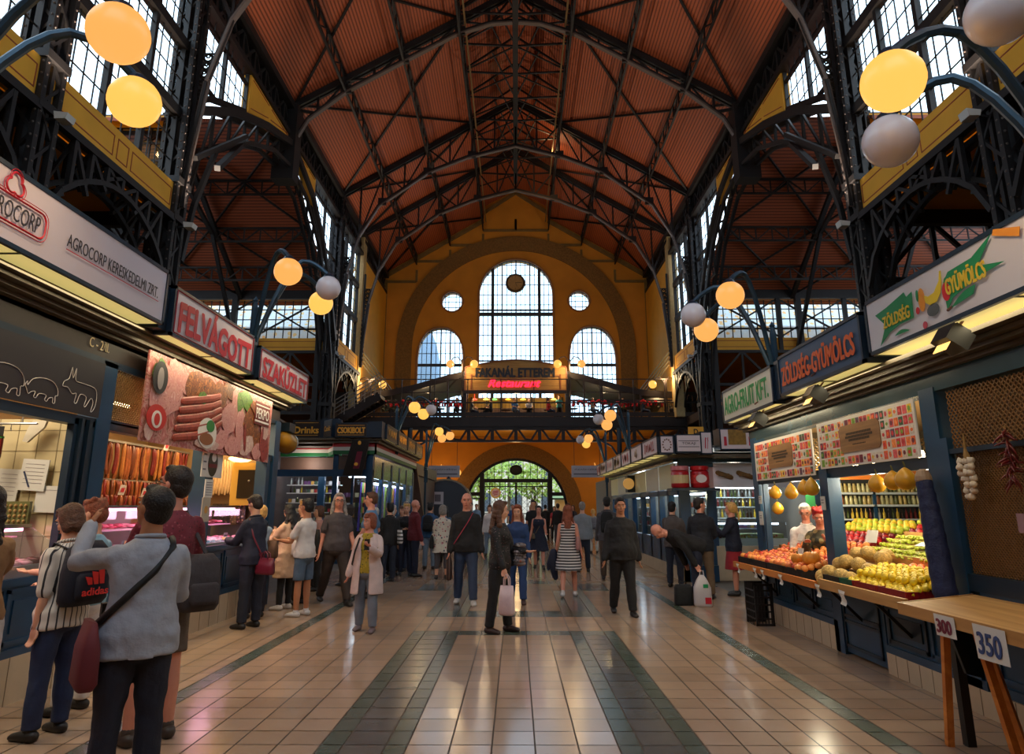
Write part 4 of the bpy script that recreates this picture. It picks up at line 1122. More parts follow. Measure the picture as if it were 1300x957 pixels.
# metal bracket and hooks rail
e = empty('hook_rail', (-5.1,6.95,2.42), 0, 'steel hook rail with white bracket over the butcher counter', 'rail')
MB().tube([(-.9,-.2,0),(.35,-.2,0)],.012,6).bar((-.4,-.2,0),(-.4,-.2,.08),.01).bar((.2,-.2,0),(.2,-.2,.08),.01).build('rail', SILV, e)
m = MB()
for i in range(10):
    x = -.8+i*.1; m.tube([(x,-.2,0),(x+.01,-.22,-.04),(x,-.2,-.07),(x-.01,-.18,-.05)],.004,4)
m.build('hooks', SILV, e)
MB().prism([(.2,-.05,.05),(.34,-.05,.05),(.32,-.05,-.02),(.17,-.05,-.17),(.12,-.05,-.16),(.16,-.05,-.02)],(0,.03,0)).build('bracket', mat('bracket_white',(206,196,176),.4), e)
# ---- sausages
def sausage(L, r, bend, m, nm='sausage'):
    o = MB(); pts = [(bend*math.sin(PI*i/6), 0, -L*i/6) for i in range(7)]
    o.tube(pts, [r*.75,r,r,r,r,r,r*.75], 7); o.tube([(0,0,.03),(0,0,.0)],.004,4)
    return o.mesh(nm, m, True)
SM = [mat('sausage_amber',(146,78,36),.4,var=.3,vscale=20), mat('sausage_brown',(104,50,24),.35,var=.2,vscale=20), mat('salami_dark_red',(116,30,26),.4,var=.25,vscale=30), mat('sausage_gold',(168,106,50),.35,var=.2,vscale=20)]
longs = [sausage(.52,.030,.02,SM[0]), sausage(.5,.034,.0,SM[3]), sausage(.46,.026,.03,SM[1]), sausage(.42,.03,.02,SM[2])]
short = [sausage(.26,.022,.03,SM[1]), sausage(.28,.024,.02,SM[0]), sausage(.24,.022,-.02,SM[2])]
def put(me, nm, loc, rz, lab, cat, group, sc=1, rx=0):
    o = bpy.data.objects.new(nm, me); C.objects.link(o); o.location = loc; o.rotation_euler = (rx,0,rz); o.scale = (sc,)*3
    return tag(o, lab, cat, group)
rn = random.Random(4)
y = 9.3
while y < 12.25:
    put(rn.choice(longs),'hanging_sausage',(-5.86+rn.uniform(-.03,.03),y,2.52),rn.uniform(0,6.2),'long sausage hanging in the top row behind the butcher counter','sausage','long sausages in the top hanging row',rn.uniform(.9,1.05)); y += .062
for row,(x,z) in enumerate(((-5.8,1.98),(-5.72,1.76))):
    y = 9.3
    while y < 12.25:
        put(rn.choice(short),'hanging_sausage',(x+rn.uniform(-.02,.02),y,z),rn.uniform(0,6.2),'short sausage hanging in the %s row behind the butcher counter' % ('middle','lowest')[row],'sausage','short sausages in the %s hanging row' % ('middle','lowest')[row]); y += .06
y = 7.5
while y < 9.2:
    put(rn.choice(longs),'hanging_sausage',(-6.2,y,2.45),rn.uniform(0,6.2),'long sausage hanging in the corner left of the top row','sausage','sausages hanging in the left corner',.9); y += .075
PALE = sausage(.55,.028,.02,mat('sausage_pale',(206,170,120),.4,var=.1,vscale=20))
for i in range(9):
    put(PALE,'hanging_sausage',(-5.35+i*.05,12.1,2.38+.02*(i%2)),0,'pale sausage with red and green tags hanging by the end wall','sausage','pale sausages by the end wall')
for i,x in enumerate((-5.17,-5.09)):
    me = sausage(.24,.03,0,SM[2]); o = put(me,'salami',(x,6.75,2.3),0,'%s dark red salami with black label hanging by the tiled wall' % ('left','right')[i],'salami',None)
    MB().tube([(0,0,-.005),(0,0,-.025)],.031,10,cap=False).build('green_band', mat('band_green',(60,140,60),.5), o); MB().box(-.045,.045,-.035,-.03,-.0,.09).build('black_tag', BLACK, o)
for k,(y,z,c) in enumerate([(9.9,1.85,'white_tag'),(10.5,1.82,'white_tag'),(11.0,2.56,'white_tag'),(11.7,1.86,'white_tag')]):
    e = empty('price_card', (-5.6,y,z), 0, 'white and red price card among the sausages, %s' % ['first from the left, low','second, low','high above the long sausages','right end, low'][k], 'price card'); e.rotation_euler = (0,.2,.2)
    MB().box(0,.006,-.11,.11,-.07,.07).build('card', PW, e); MB().box(.007,.009,-.07,.07,-.03,.03).build('red_print', mat('ink_red'), e)
MB().box(-5.95,-5.82,9.2,12.28,2.53,2.56).box(-5.86,-5.8,9.2,12.28,1.99,2.01).build('sausage_rail', SILV, label='steel rails carrying the hanging sausages', cat='rail')
# ---- display cases with meat
PINKL = mat('pink_lit_shelf',(236,190,204),.4)
def case(lab, y0, y1, zt, x0=-5.25, x1=LF-.02):
    e = empty('display_case', (0,0,0), 0, lab, 'display case')
    MB().box(x0,x1,y0,y1,1.02,1.09).box(x0,x0+.06,y0,y1,1.05,zt).box(x0,x0+.5,y0,y1,zt,zt+.03).build('case_body', mat('case_steel',(186,176,180),.3,.5), e)
    MB().prism([(x0+.48,y0,zt+.02),(x1+.05,y0,1.12),(x1+.055,y0,1.12),(x0+.49,y0,zt+.02)],(0,y1-y0,0)).build('front_glass', CLEAR, e)
    MB().bar((x0+.49,y0,zt+.02),(x0+.49,y1,zt+.02),.03).bar((x1+.04,y0,1.11),(x1+.04,y1,1.11),.03).build('glass_edge', SILV, e)
    MB().box(x0+.06,x0+.4,y0+.03,y1-.03,1.33,1.345).build('inner_shelf', PINKL, e)
    MB().box(x0+.42,x0+.46,y0+.05,y1-.05,zt-.03,zt).build('tube_lamp', mat('pink_lamp',(255,200,220),.4,emit=6,ecol=(255,150,190)), e)
    return e
case('glass display case of meat behind the women, nearest on the left', 3.2, 6.9, 1.42)
case('glass display case of meat in front of the hanging sausages', 7.2, 9.48, 1.6)
case('glass display case of meat beside the woman in the navy blazer', 9.8, 12.0, 1.6)
MEAT = [mat('meat_pink',(206,84,108),.35,var=.3,vscale=22), mat('meat_red',(176,42,60),.35,var=.3,vscale=22), mat('meat_pale',(232,160,164),.4,var=.2,vscale=22), mat('meat_brown',(120,56,40),.4,var=.3,vscale=22)]
mm = []
for k, mt in enumerate(MEAT):
    o = MB(); r_ = random.Random(k)
    for i in range(3): o.ell((r_.uniform(-.03,.03),r_.uniform(-.05,.05),.025+.012*i),.05,.07,.022,n=8,m=5)
    mm.append(o.mesh('meat_cut', mt, True))
rn = random.Random(9)
for (y0,y1,w) in ((3.4,6.85,'nearest display case'),(7.3,9.4,'middle display case'),(9.9,11.95,'far display case')):
    y = y0
    while y < y1:
        for x,z in ((-4.48,1.09),(-4.66,1.09),(-4.85,1.10),(-5.03,1.345)):
            put(rn.choice(mm),'meat_cut',(x+rn.uniform(-.03,.03),y+rn.uniform(-.02,.02),z),rn.uniform(0,3),'pink cut of meat lying in the '+w,'meat','cuts of meat in the '+w)
        y += .16
for k,(y,x) in enumerate([(7.5,-4.7),(8.0,-4.6),(8.6,-4.75),(10.1,-4.6),(10.6,-4.75),(11.2,-4.6),(4.6,-4.6),(5.4,-4.7),(6.2,-4.6)]):
    e = empty('price_label', (x,y,1.17), 0, 'white price label standing in the meat display, %s' % ['first beside the blue-shirted man','second beside him','left of the middle post','right of the middle post','second right of the middle post','third right of the middle post','at the left picture edge','behind the striped-shirt woman','left of the corner post'][k], 'price label')
    MB().box(0,.004,-.07,.07,-.03,.05).build('label_card', mat('label_bluewhite',(196,214,226),.5), e); MB().box(.005,.006,-.05,.05,0,.015).build('print', mat('grey_print'), e)
e = empty('ledge_table', (0,0,0), 0, 'grey counter ledge with boxes along the sausage shop', 'counter')
MB().box(-5.9,-5.5,7.2,12.2,1.2,1.26).build('ledge', mat('case_steel'), e)
MB().box(-5.55,-5.5,7.2,12.2,1.3,1.62).build('ledge_glass', mat('pinkish_screen',(190,120,110),.3), e)
# back corner of the shop: yellow appliance, rack, lamp
e = empty('yellow_cabinet', (-4.62,12.15,2.0), 0, 'yellow framed wall cabinet with dark door at the end of the sausage shop', 'cabinet')
MB().box(-.32,.3,-.1,.1,-.36,.36).build('cabinet_frame', mat('cabinet_yellow',(196,150,60),.5), e); MB().box(-.2,.22,-.12,-.1,-.24,.24).build('dark_door', mat('dark_pane_glass',(40,34,26),.2), e); MB().ell((0,-.13,.05),.02).build('knob', SILV, e)
e = empty('wire_rack', (-4.95,12.1,1.5), 0, 'dark wire rack of small packets at the end of the sausage shop', 'rack')
m = MB()
for i in range(9): m.bar((-.28+i*.07,0,-.16),(-.28+i*.07,0,.16),.01)
for j in range(5): m.bar((-.28,0,-.16+j*.08),(.28,0,-.16+j*.08),.01)
m.build('wires', BLACK, e); MB().box(-.27,.27,.01,.06,-.15,.15).build('packets', spots('packet_mix',(70,56,40),[(180,150,90),(120,60,40),(60,50,40),(200,190,170)],30,.4), e)
e = empty('ceiling_lamp', (-4.75,11.9,2.42), 0, 'round warm lamp inside the sausage shop near its far end', 'lamp')
MB().lathe([(.02,.08),(.19,.02),(.2,-.01),(.12,-.05),(.01,-.06)],n=18).build('lamp_bowl', mat('warm_bowl',(255,220,140),.4,emit=3,ecol=(255,214,130)), e, smooth=True)
MB().bar((0,0,.05),(0,0,.85),.02).build('stem', SILV, e)
for k,(y,x) in enumerate(((8.3,-5.1),(10.6,-5.1))):
    MB().tube([(x,y-.6,2.9),(x,y+.6,2.9)],.03,8).build('tube_lamp', mat('warm_tube',(255,236,190),.4,emit=8,ecol=(255,220,160)), label='warm tube lamp inside the sausage shop, %s one' % ('near','far')[k], cat='lamp')
# projector / yellow horn hanging at the stall end
e = empty('hanging_number_box', (-4.5,12.48,3.02), 0, 'small pale number plate on the end of the cornice', 'plate')
MB().box(-.14,.14,-.03,.03,-.1,.1).build('plate', mat('plate_bluegrey',(110,130,130),.5), e); text('C-2/II','lettering',e,(0,-.034,0),(1,0,0),(0,0,1),.2,.08,BLACK)
e = empty('yellow_barrel_sign', (-4.4,13.1,2.86), 0, 'yellow and dark half-barrel shaped sign sticking out beyond the meat poster', 'sign')
o = MB(); o.tube([(.0,-.25,0.04),(.0,.1,-.06)],[.1,.2],16,cap=False); o.build('barrel', mat('barrel_yellow',(206,146,40),.4), e, smooth=True)
MB().tube([(0,.09,-.055),(0,.13,-.06)],[.205,.21],16,cap=False).build('rim', SILV, e); MB().box(-.14,.14,-.25,.1,.14,.3).build('dark_top', BLUED, e); MB().bar((0,0,.3),(0,-.6,.34),.04).build('arm', BLUED, e)
# ================= lamp posts =================
def lamp_post(x, y, z0, ztop, globes, lab, sx, ground=0):
    e = empty('globe_lamp_post', (x,y,z0), 0, lab, 'street lamp')
    m = MB(); H = ztop-z0
    m.tube([(0,0,0),(0,0,H-.1)],.05,10,cap=False); m.lathe([(.05,H-.1),(.03,H),(.045,H+.03),(.001,H+.1)],n=10)
    zc = .42 if ground == 0 else ground
    m.lathe([(.06,zc),(.1,zc+.02),(.1,zc+.06),(.075,zc+.08),(.075,zc+.1),(.1,zc+.12),(.08,zc+.16)],n=12)
    for a in range(3):
        g = 2*PI*a/3; m.tube([(math.cos(g)*.07,math.sin(g)*.07,0 if ground == 0 else zc-.5),(math.cos(g)*.07,math.sin(g)*.07,zc+.3)],.028,6)
    m.build('post', TEAL, e, smooth=False)
    for (gx,gy,gz,lit) in globes:
        gx -= x; gy -= y; gz -= z0; r = math.hypot(gx,gy); ux, uy = gx/r, gy/r; top = gz+.3+.12*r
        arm = MB(); P = []
        for i in range(11):
            t = i/10; a = t*PI*.62
            P.append((ux*r*t, uy*r*t, zc+.1+(top-zc-.1)*math.sin(min(t*1.5,1)*PI/2) - (max(0,t-.6)/.4)**2*(top-gz-.2)))
        arm.tube(P,.038,8); arm.build('curved_arm', TEAL, e)
        c = P[-1]; MB().lathe([(.09,-.03),(.1,.0),(.07,.05),(.03,.08)],(c[0],c[1],gz+.17),10).build('globe_cap', BLUED, e)
        MB().ell((gx,gy,gz),.2,n=24,m=16).build('glass_globe', {1:GLOW,2:GLOWB,0:MILK}[lit], e, smooth=True)
        if lit: LAMPS.append((gx+x,gy+y,gz+z0))
LAMPS = []
lamp_post(-4.1,10.3,3.45,4.75,[(-3.3,9.37,4.93,1),(-3.07,10.65,5.1,0),(-3.3,11.07,4.97,2)],'blue lamp post with three globes above the SZAKÜZLET sign',-1)
lamp_post(-4.1,4.2,3.5,4.9,[(-2.72,4.04,4.77,1),(-3.07,4.88,4.79,2)],'blue lamp arms with two lit globes at the upper left picture corner',-1)
lamp_post(3.95,4.3,2.9,4.6,[(2.52,4.04,4.38,2),(2.88,4.76,4.35,0),(3.08,3.75,4.67,0)],'blue lamp arms with globes at the upper right picture corner',1)
lamp_post(3.95,10.2,2.9,4.3,[(3.11,9.49,4.6,1),(2.87,10.65,4.63,0),(3.16,10.99,4.47,1)],'blue lamp post with three globes above the orange lettered sign',1)
lamp_post(-4.2,24.0,3.4,5.0,[(-3.48,23.3,4.93,2),(-3.35,24.65,4.88,2),(-3.08,24.64,5.03,0)],'blue lamp post with three globes in front of the chocolate shop',-1)
lamp_post(-4.1,31.5,0,5.0,[(-3.5,31.2,4.94,2),(-3.5,32.4,4.75,1),(-3.1,32.2,4.85,1)],'tall blue lamp post on the floor left of the arched gate',-1,3.2)
lamp_post(3.95,24.0,2.9,4.85,[(3.2,23.1,4.62,1),(3.0,24.8,4.7,0),(3.3,24.8,4.50,1)],'blue lamp post with three globes above the white shop signs on the right',1)
lamp_post(4.1,31.5,0,4.95,[(3.3,31.2,4.62,1),(3.05,32.6,4.7,0),(3.35,32.8,4.52,2)],'tall blue lamp post on the floor right of the arched gate',1,3.2)
# ================= second left stall: sweets and chocolate =================
KX = -4.3
st = empty('chocolate_stall', (0,0,0), 0, 'dark blue kiosk with Hungarian tricolour band, the chocolate shop', 'stall')
m = MB(); m.box(-4.5,-4.3,20.8,21.0,0,3.2); m.box(-5.5,-5.35,20.8,20.95,0,3.3); m.box(-4.95,-4.88,20.9,20.98,0,2.7)
for y in (22.4,24,25.6,27.2,29.0): m.box(-4.4,-4.28,y-.1,y+.1,0,3.0)
m.box(-4.4,-4.28,21,29.1,0,.9); m.box(-7.4,-4.3,20.78,20.95,2.5,2.7); m.box(-5.4,-4.3,20.8,20.9,0,.5); m.box(-7.4,-5.4,21.8,21.95,0,1.0); m.box(-6.2,-6.0,21.8,21.95,0,3.2)
m.build('shop_frame', BLUE, st)
for nm, mt, dz in (('red_band',mat('tricolour_red',(176,30,34),.5),.22),('white_band',mat('tricolour_white',(206,196,180),.5),.11),('green_band',mat('tricolour_green',(26,98,50),.5),0)):
    z = 3.15+dz
    MB().box(-7.4,-5.5,21.65,21.75,z,z+.11).box(-5.5,-4.2,20.7,20.75,z,z+.11).box(-4.25,-4.2,20.7,29.2,z,z+.11).prism([(-5.9,21.65,z),(-5.5,20.7,z),(-5.5,20.75,z),(-5.9,21.75,z)],(0,0,.11)).build(nm, mt, st)
MB().box(-7.4,-4.1,20.6,29.3,3.48,3.56).box(-7.4,-4.0,20.5,29.4,3.56,3.62).build('cornice', CORN, st)
MB().box(-7.5,-4.35,20.85,29.1,3.4,3.5).box(-7.6,-7.5,20.9,29.1,0,3.5).box(-7.5,-4.35,29.0,29.1,0,3.4).build('shop_shell', mat('shop_shell_brown',(74,56,48),.6), st)
MB().box(-5.35,-4.5,20.86,20.9,2.7,3.12).box(-7.4,-5.55,21.7,21.74,2.7,3.12).build('transom_panel', mat('transom_brown',(92,66,52),.65), st)
MB().box(-4.36,-4.3,21.05,29.0,2.45,3.1).build('side_poster_band', mat('glossy_brown_poster',(74,54,44),.2,var=.5,vscale=1.5), st)
MB().box(-5.3,-4.5,20.9,20.92,.5,2.5).box(-4.34,-4.32,21,29,.9,2.45).build('shop_glass', CLEAR, st)
MB().box(-5.2,-4.6,21.6,21.7,2.5,2.56).box(-7.2,-6.3,22.2,22.3,2.95,3.02).box(-7.3,-5.5,22.0,22.06,2.6,2.66).box(-4.6,-4.5,22,28.5,2.3,2.36).build('strip_light', mat('cool_strip',(225,235,255),.4,emit=5,ecol=(215,230,255)), st)
def ysign(lab, x0, x1, y, z0, z1, face, txt, ink, h=.2, w=None, d=.5, off=.02, sub=None):
    e = empty('shop_sign', ((x0+x1)/2,y,z0), 0, lab, 'sign'); L = (x1-x0)/2; H = z1-z0
    MB().box(-L,L,0,d,0,H).build('sign_case', BLUED, e); MB().box(-L+.03,L-.03,-.015,0,.03,H-.03).build('face_panel', face, e)
    if txt: text(txt,'lettering',e,(0,-.022,H*.48),(1,0,0),(0,0,1),w or 2*L*.8,h,ink,bold=off*.5)
    if sub:
        for zz in sub: MB().box(-L*.8,L*.8,-.022,-.016,H*zz,H*zz+.012).build('gold_line', ink, e)
    return e
GOLDT = mat('gold_letters',(240,170,54),.4); BRN = mat('sign_dark_brown',(40,26,20),.4)
ysign('dark brown sign reading CSOKIBOLT in gold', -5.4, -4.42, 20.4, 3.62, 4.06, BRN, 'CSOKIBOLT', GOLDT, .17, .82, sub=(.15,.8))
ysign('brown sign with gold Drinks lettering', -7.0, -6.1, 21.4, 3.66, 4.26, BRN, 'Drinks', GOLDT, .2, .75, sub=(.2,.85))
MB().box(-6.1,-5.55,21.3,21.8,3.6,4.3).build('sign_connector', BLUED, label='dark blue panel right of the Drinks sign', cat='panel')
MB().box(-4.42,-4.0,20.4,20.9,3.62,4.1).build('sign_connector', BLUED, label='dark blue corner box right of the CSOKIBOLT sign', cat='panel')
e = empty('shop_sign', (-5.75,20.9,3.66), -.9, 'angled corner sign left of CSOKIBOLT', 'sign')
MB().box(-.3,.3,0,.3,0,.55).build('sign_case', BLUED, e); MB().box(-.28,.28,-.015,0,.03,.52).build('face_panel', BRN, e); text('Csoki:','lettering',e,(0,-.022,.28),(1,0,0),(0,0,1),.45,.16,GOLDT,off=.02)
for k,(a,b) in enumerate(((21.0,22.9),(23.1,25.0),(25.2,27.1),(27.3,29.2))):
    e = sign_box('gold on brown chocolate shop sign along the aisle, %s from the corner' % ['first','second','third','last'][k], -3.95, -4.3, a, b, 3.62, 4.1, BRN)
    scribble('gold_print', e, (.006,0,.25), (0,1,0), (0,0,1), 1.4, .26, GOLDT, 7, k+3)
e = empty('bottle_banner', (-4.72,20.3,2.5), 0, 'black banner with a wine bottle leaning in front of the chocolate shop', 'banner')
MB().prism([(-.36,0,0),(.2,0,0),(.4,0,1.05),(-.12,0,1.05)],(0,.04,0)).build('banner_sheet', mat('banner_black',(22,16,16),.3), e)
MB().prism([(-.06,-.01,.2),(.12,-.01,.2),(.2,-.01,.7),(.04,-.01,.7)],(0,.01,0)).build('bottle_picture', mat('banner_wine',(110,24,50),.3), e)
MB().ell((.03,-.02,.33),.06,.01,.05).ell((.1,-.02,.95),.05,.01,.06).build('gold_marks', GOLDT, e)
# goods on shelves behind the glass
bx = MB().box(-.05,.05,-.04,.04,0,.13); GOODC = [(200,180,140),(150,40,40),(220,214,206),(70,60,50),(190,140,60),(90,50,90),(60,80,60)]
gm = [bx.mesh('packet', mat('packet_%d'%i,c,.45)) for i,c in enumerate(GOODC)]
bt = MB().lathe([(.03,0),(.035,.02),(.035,.14),(.014,.19),(.014,.25),(.016,.26)],n=8)
btm = [bt.mesh('bottle', mat('bottle_%d'%i,c,.2)) for i,c in enumerate([(60,70,30),(40,24,20),(200,170,60),(150,150,140),(90,30,30)])]
rn = random.Random(21)
for j,z in enumerate((1.15,1.45,1.75,2.05,2.3)):
    MB().box(-7.3,-5.6,22.2,22.5,z-.03,z).build('shelf', mat('shelf_white',(190,184,174),.4), label='white shelf of bottles in the drinks kiosk, %s' % ['lowest','second','third','fourth','top'][j], cat='shelf')
    x = -7.2
    while x < -5.65:
        put(rn.choice(btm+gm),'bottle',(x,22.3,z),0,'bottle or packet on the drinks kiosk shelves','bottle','bottles on the drinks kiosk shelves',.85); x += .115
for j,z in enumerate((1.0,1.3,1.6,1.9)):
    x = -5.25
    while x < -4.55:
        put(rn.choice(gm),'sweet_box',(x,21.5,z),0,'coloured box in the chocolate shop window','box','boxes in the chocolate shop window'); x += .12
for k,(y0,y1) in enumerate(((21.2,22.3),(22.5,23.9),(24.1,25.5),(25.7,27.1),(27.3,28.9))):
    e = empty('window_display', (-4.75,(y0+y1)/2,.9), 0, 'bright purple, green and orange display in the chocolate shop window, %s' % ['first','second','third','fourth','last'][k]+' pane', 'display')
    L=(y1-y0)/2
    m = MB(); cols = [mat('disp_purple',(110,76,190),.4),mat('disp_lime',(180,210,64),.4),mat('disp_orange',(240,134,72),.4),mat('disp_dark',(40,24,40),.4)]
    for i in range(4):
        m.m = (i+k) % 4; a = -L+2*L*i/4; b = -L+2*L*(i+1)/4+.1
        m.prism([(0,a,0),(0,b-.15,0),(0,b,1.45),(0,a+.25,1.45)],(-.03,0,0))
    m.build('display_panel', cols, e)
# left cross aisle dark block behind (third stall run)
m = MB(); m.box(-7.5,-4.5,30.3,38.5,0,3.0); m.box(-7.5,-4.4,30.2,38.6,3.0,3.5)
m.build('dark_kiosk', mat('kiosk_dark',(58,52,54),.5), label='dark closed kiosk beyond the chocolate shop on the left', cat='kiosk')
m = MB(); m.prism([(-4.2,30.2,0),(-3.75,30.2,0),(-4.5,30.2,4.2),(-4.75,30.2,4.2)],(0,.25,0)); m.build('leaning_board', mat('dark_brown_wood'), label='dark tall leaning board at the corner beyond the chocolate shop', cat='board')
# ================= RIGHT STALL =================
RF = 3.75
tile_wall('baseboard_right', RF-.03, RF+.3, 6.45, 7.42, 0, .2, .2, TILEW, GROUT)
tile_wall('baseboard_right', RF-.03, RF+.3, 8.45, 11.0, 0, .27, .25, TILEW, GROUT)
tile_wall('baseboard_right', RF-.03, RF+.3, 2.0, 6.4, 0, .2, .2, TILEW, GROUT)
panelled_front('blue panelled counter front under the peach crates', RF, 8.46, 11.0, .27, .72, -1, 4)
panelled_front('blue panelled counter front under the lemon crates', RF, 5.9, 7.42, .2, .74, -1, 2)
panelled_front('dark blue panelled counter front at the lower right picture corner', RF+.02, 2.0, 5.85, .2, .95, -1, 5)
e = empty('counter_door', (RF,7.93,.03), 0, 'tall blue panelled door in the fruit counter below the melons', 'door')
MB().box(0,.06,-.48,.48,0,.72).build('door_leaf', BLUE, e)
m = MB()
for (a,b,c,d) in ((-.4,.4,.06,.09),(-.4,.4,.32,.35),(-.4,.4,.38,.41),(-.4,.4,.63,.66),(-.4,-.37,.06,.66),(.37,.4,.06,.66)): m.box(-.018,0,a,b,c,d)
m.build('door_moulding', BLUED, e)
st = empty('fruit_stall', (0,0,0), 0, 'dark blue framed fruit stall shell with brown cornice along the right aisle', 'stall')
MB().box(RF-.03,RF+.16,6.05,6.28,.2,2.66).box(RF-.03,RF+.02,5.96,6.05,.2,2.2).build('corner_post', BLUE, st)
MB().box(RF-.03,RF+.12,8.34,8.56,.0,2.1).box(RF-.05,RF+.0,8.30,8.34,.7,2.0).build('middle_post', BLUE, st)
MB().box(RF-.03,RF+.12,10.72,10.95,.0,2.66).box(RF-.02,RF+.04,10.55,10.6,.7,2.0).build('end_post', BLUE, st)
MB().box(RF-.02,RF+.06,6.05,10.95,1.95,2.06).box(RF-.02,RF+.05,2.0,6.05,2.06,2.10).box(RF-.02,RF+.05,2.0,6.05,.95,1.08).build('cross_rail', BLUED, st)
MB().box(RF-.02,RF+.15,2.0,11.0,2.62,2.80).build('fascia_board', mat('teal_fascia',(40,66,78),.25,var=.2,vscale=2), st)
m = MB()
for a,b in ((2.78,.08),(2.82,.16),(2.86,.22),(2.9,.3)): m.box(RF-b,RF+.2,2.0,11.1,a,a+.035)
m.build('stepped_cornice', CORN, st)
MB().box(6.3,6.4,2.0,11.0,0,2.9).box(RF+.1,6.3,10.9,11.0,0,1.0).box(RF+.1,6.3,10.9,11.0,2.1,2.9).build('back_wall', mat('fruit_stall_inside',(96,84,62),.6), st)
MB().box(RF,6.3,2.0,11.0,2.76,2.86).build('stall_ceiling', mat('fruit_stall_ceiling',(150,120,76),.6), st)
MB().box(RF+.1,6.3,6.1,6.14,0,2.8).build('side_partition', mat('partition_dark',(60,52,44),.6), st)
e = empty('inner_beam', (0,0,0), 0, 'orange wooden beam with diamond lattice inside the fruit stall', 'beam')
MB().box(RF+.25,6.25,9.55,9.62,1.98,2.12).build('beam', wood('orange_beam',(206,120,44),(176,92,30),0), e)
lattice_panel(e,'lattice',(RF+.25,9.58,2.12),(1,0,0),(0,0,1),2.5,.42,.07,.014,mat('brass_mesh'))
# mesh screen
e = empty('mesh_screen', (0,0,0), 0, 'brown diamond mesh screen behind the garlic and chilli strings', 'screen')
lattice_panel(e,'upper_mesh',(RF+.02,2.0,2.1),(0,1,0),(0,0,1),3.95,.5,.05,.008,mat('brown_mesh',(140,100,56),.5,.3))
lattice_panel(e,'lower_mesh',(RF+.03,2.0,1.08),(0,1,0),(0,0,1),3.95,.98,.035,.006,mat('brown_mesh'))
MB().box(RF+.10,RF+.12,2.0,5.95,1.05,2.6).build('hardboard_backing', mat('hardboard_brown',(104,76,46),.7,var=.1,vscale=1.5), e)
e = empty('pale_notice', (RF,5.05,1.5), 0, 'faded pink notice on the lower mesh screen at the right picture edge', 'notice')
MB().box(-.01,.0,-.28,.24,-.07,.07).build('sheet', mat('pink_sheet',(150,116,124),.6), e); scribble('print',e,(-.012,-.05,0),(0,-1,0),(0,0,1),.28,.09,mat('faint_print',(150,140,146),.6),4)
# signs
FR = sign_box('long white sign with green ribbons and fruit picture, nearest on the right', 3.3, RF, 2.6, 6.25, 2.98, 3.5, mat('sign_white_grey',(200,196,198),.4,emit=.05))
GRN = mat('ribbon_green',(26,140,84),.5); YL = mat('ribbon_yellow',(226,196,60),.5)
yc = 4.425
def ribbon(y0, y1, z0, z1, tail, nm):
    # y0 is the far (left in view) end
    m = MB(); L = y0-y1
    if tail == 'far': pts = [(y0,z0-.08),(y0-.12,z0+.08),(y0+.03,z1-.02),(y0-.3*L,z1-.0),(y0-.8*L,z1+.05),(y0-.85*L,z1+.0),(y1,z1+.02),(y1+.02,z0+.03),(y0-.6*L,z0+.03),(y0-.3*L,z0)]
    else: pts = [(y0,z0-.08),(y0,z1-.06),(y0-.12*L,z1),(y0-.6*L,z1+.01),(y1,z1+.1),(y1+.18,z0+.14),(y1-.08,z0+.08),(y0-.6*L,z0+.06),(y0-.15*L,z0)]
    m.prism([(-.006,y-yc,z) for y,z in pts],(.003,0,0)); m.build(nm, GRN, FR)
ribbon(6.02,5.45,.13,.36,'far','green_ribbon'); ribbon(5.03,4.45,.17,.38,'near','green_ribbon')
m = MB(); m.prism([(-.006,5.78-yc-.14*i/6*1.6,.08+.03*math.sin(PI*i/6)) for i in range(7)]+[(-.006,5.56-yc,.075)],(.003,0,0)); m.prism([(-.006,4.98-yc-.3*i/6,.10+.09*(i/6)+.03*math.sin(PI*i/6)) for i in range(7)]+[(-.006,4.72-yc,.13)],(.003,0,0)); m.build('ribbon_tail', GRN, FR)
sx_text('ZÖLDSÉG', FR, -.009, 5.72-yc, .245, .42, .13, YL, -1, bold=.003); sx_text('GYÜMÖLCS', FR, -.009, 4.78-yc, .28, .45, .15, YL, -1, bold=.004)
def fruitpic(nm, pts, m): MB().prism([(-.007,y-yc,z) for y,z in pts],(.003,0,0)).build(nm, m, FR)
ov = lambda y,z,a,b,n=14: [(y+a*math.cos(2*PI*i/n),z+b*math.sin(2*PI*i/n)) for i in range(n)]
fruitpic('pear_picture',ov(5.33,.27,.045,.10)+[],mat('pic_orange',(232,150,40),.5)); fruitpic('banana_picture',[(5.3,.30),(5.24,.27),(5.16,.28),(5.08,.35),(5.06,.42),(5.04,.42),(5.05,.33),(5.08,.25),(5.14,.20),(5.22,.19),(5.28,.23)],mat('pic_banana',(232,206,40),.5))
fruitpic('apple_picture',ov(5.08-.0,.21-.01,.055,.075) if False else ov(4.98+.03,.24,.05,.075),mat('pic_red',(206,30,40),.5)); fruitpic('grape_picture',ov(5.2,.15,.08,.05),mat('pic_grey',(84,92,92),.5)); fruitpic('strawberry_picture',ov(5.4,.2,.025,.03),mat('pic_red')); fruitpic('cherry_picture',ov(5.33,.06,.03,.03),mat('pic_pink',(200,80,96),.5)); fruitpic('leaf_picture',ov(5.38,.32,.02,.05),GRN); fruitpic('leaf_picture',ov(4.97+.02,.33,.03,.02),GRN)
fruitpic('carrot_picture',[(4.42,.5),(4.44,.46),(4.2,.36),(4.18,.42)],mat('pic_orange'))
ZG = sign_box('blue sign with orange ZÖLDSÉG-GYÜMÖLCS lettering, second on the right', 3.3, RF, 6.36, 8.48, 2.95, 3.45, mat('sign_steel_blue',(46,74,104),.4,emit=.04))
sx_text('ZÖLDSÉG-GYÜMÖLCS', ZG, -.006, 0, .25, 1.85, .27, mat('orange_letters',(236,104,40),.5), -1, bold=.009)
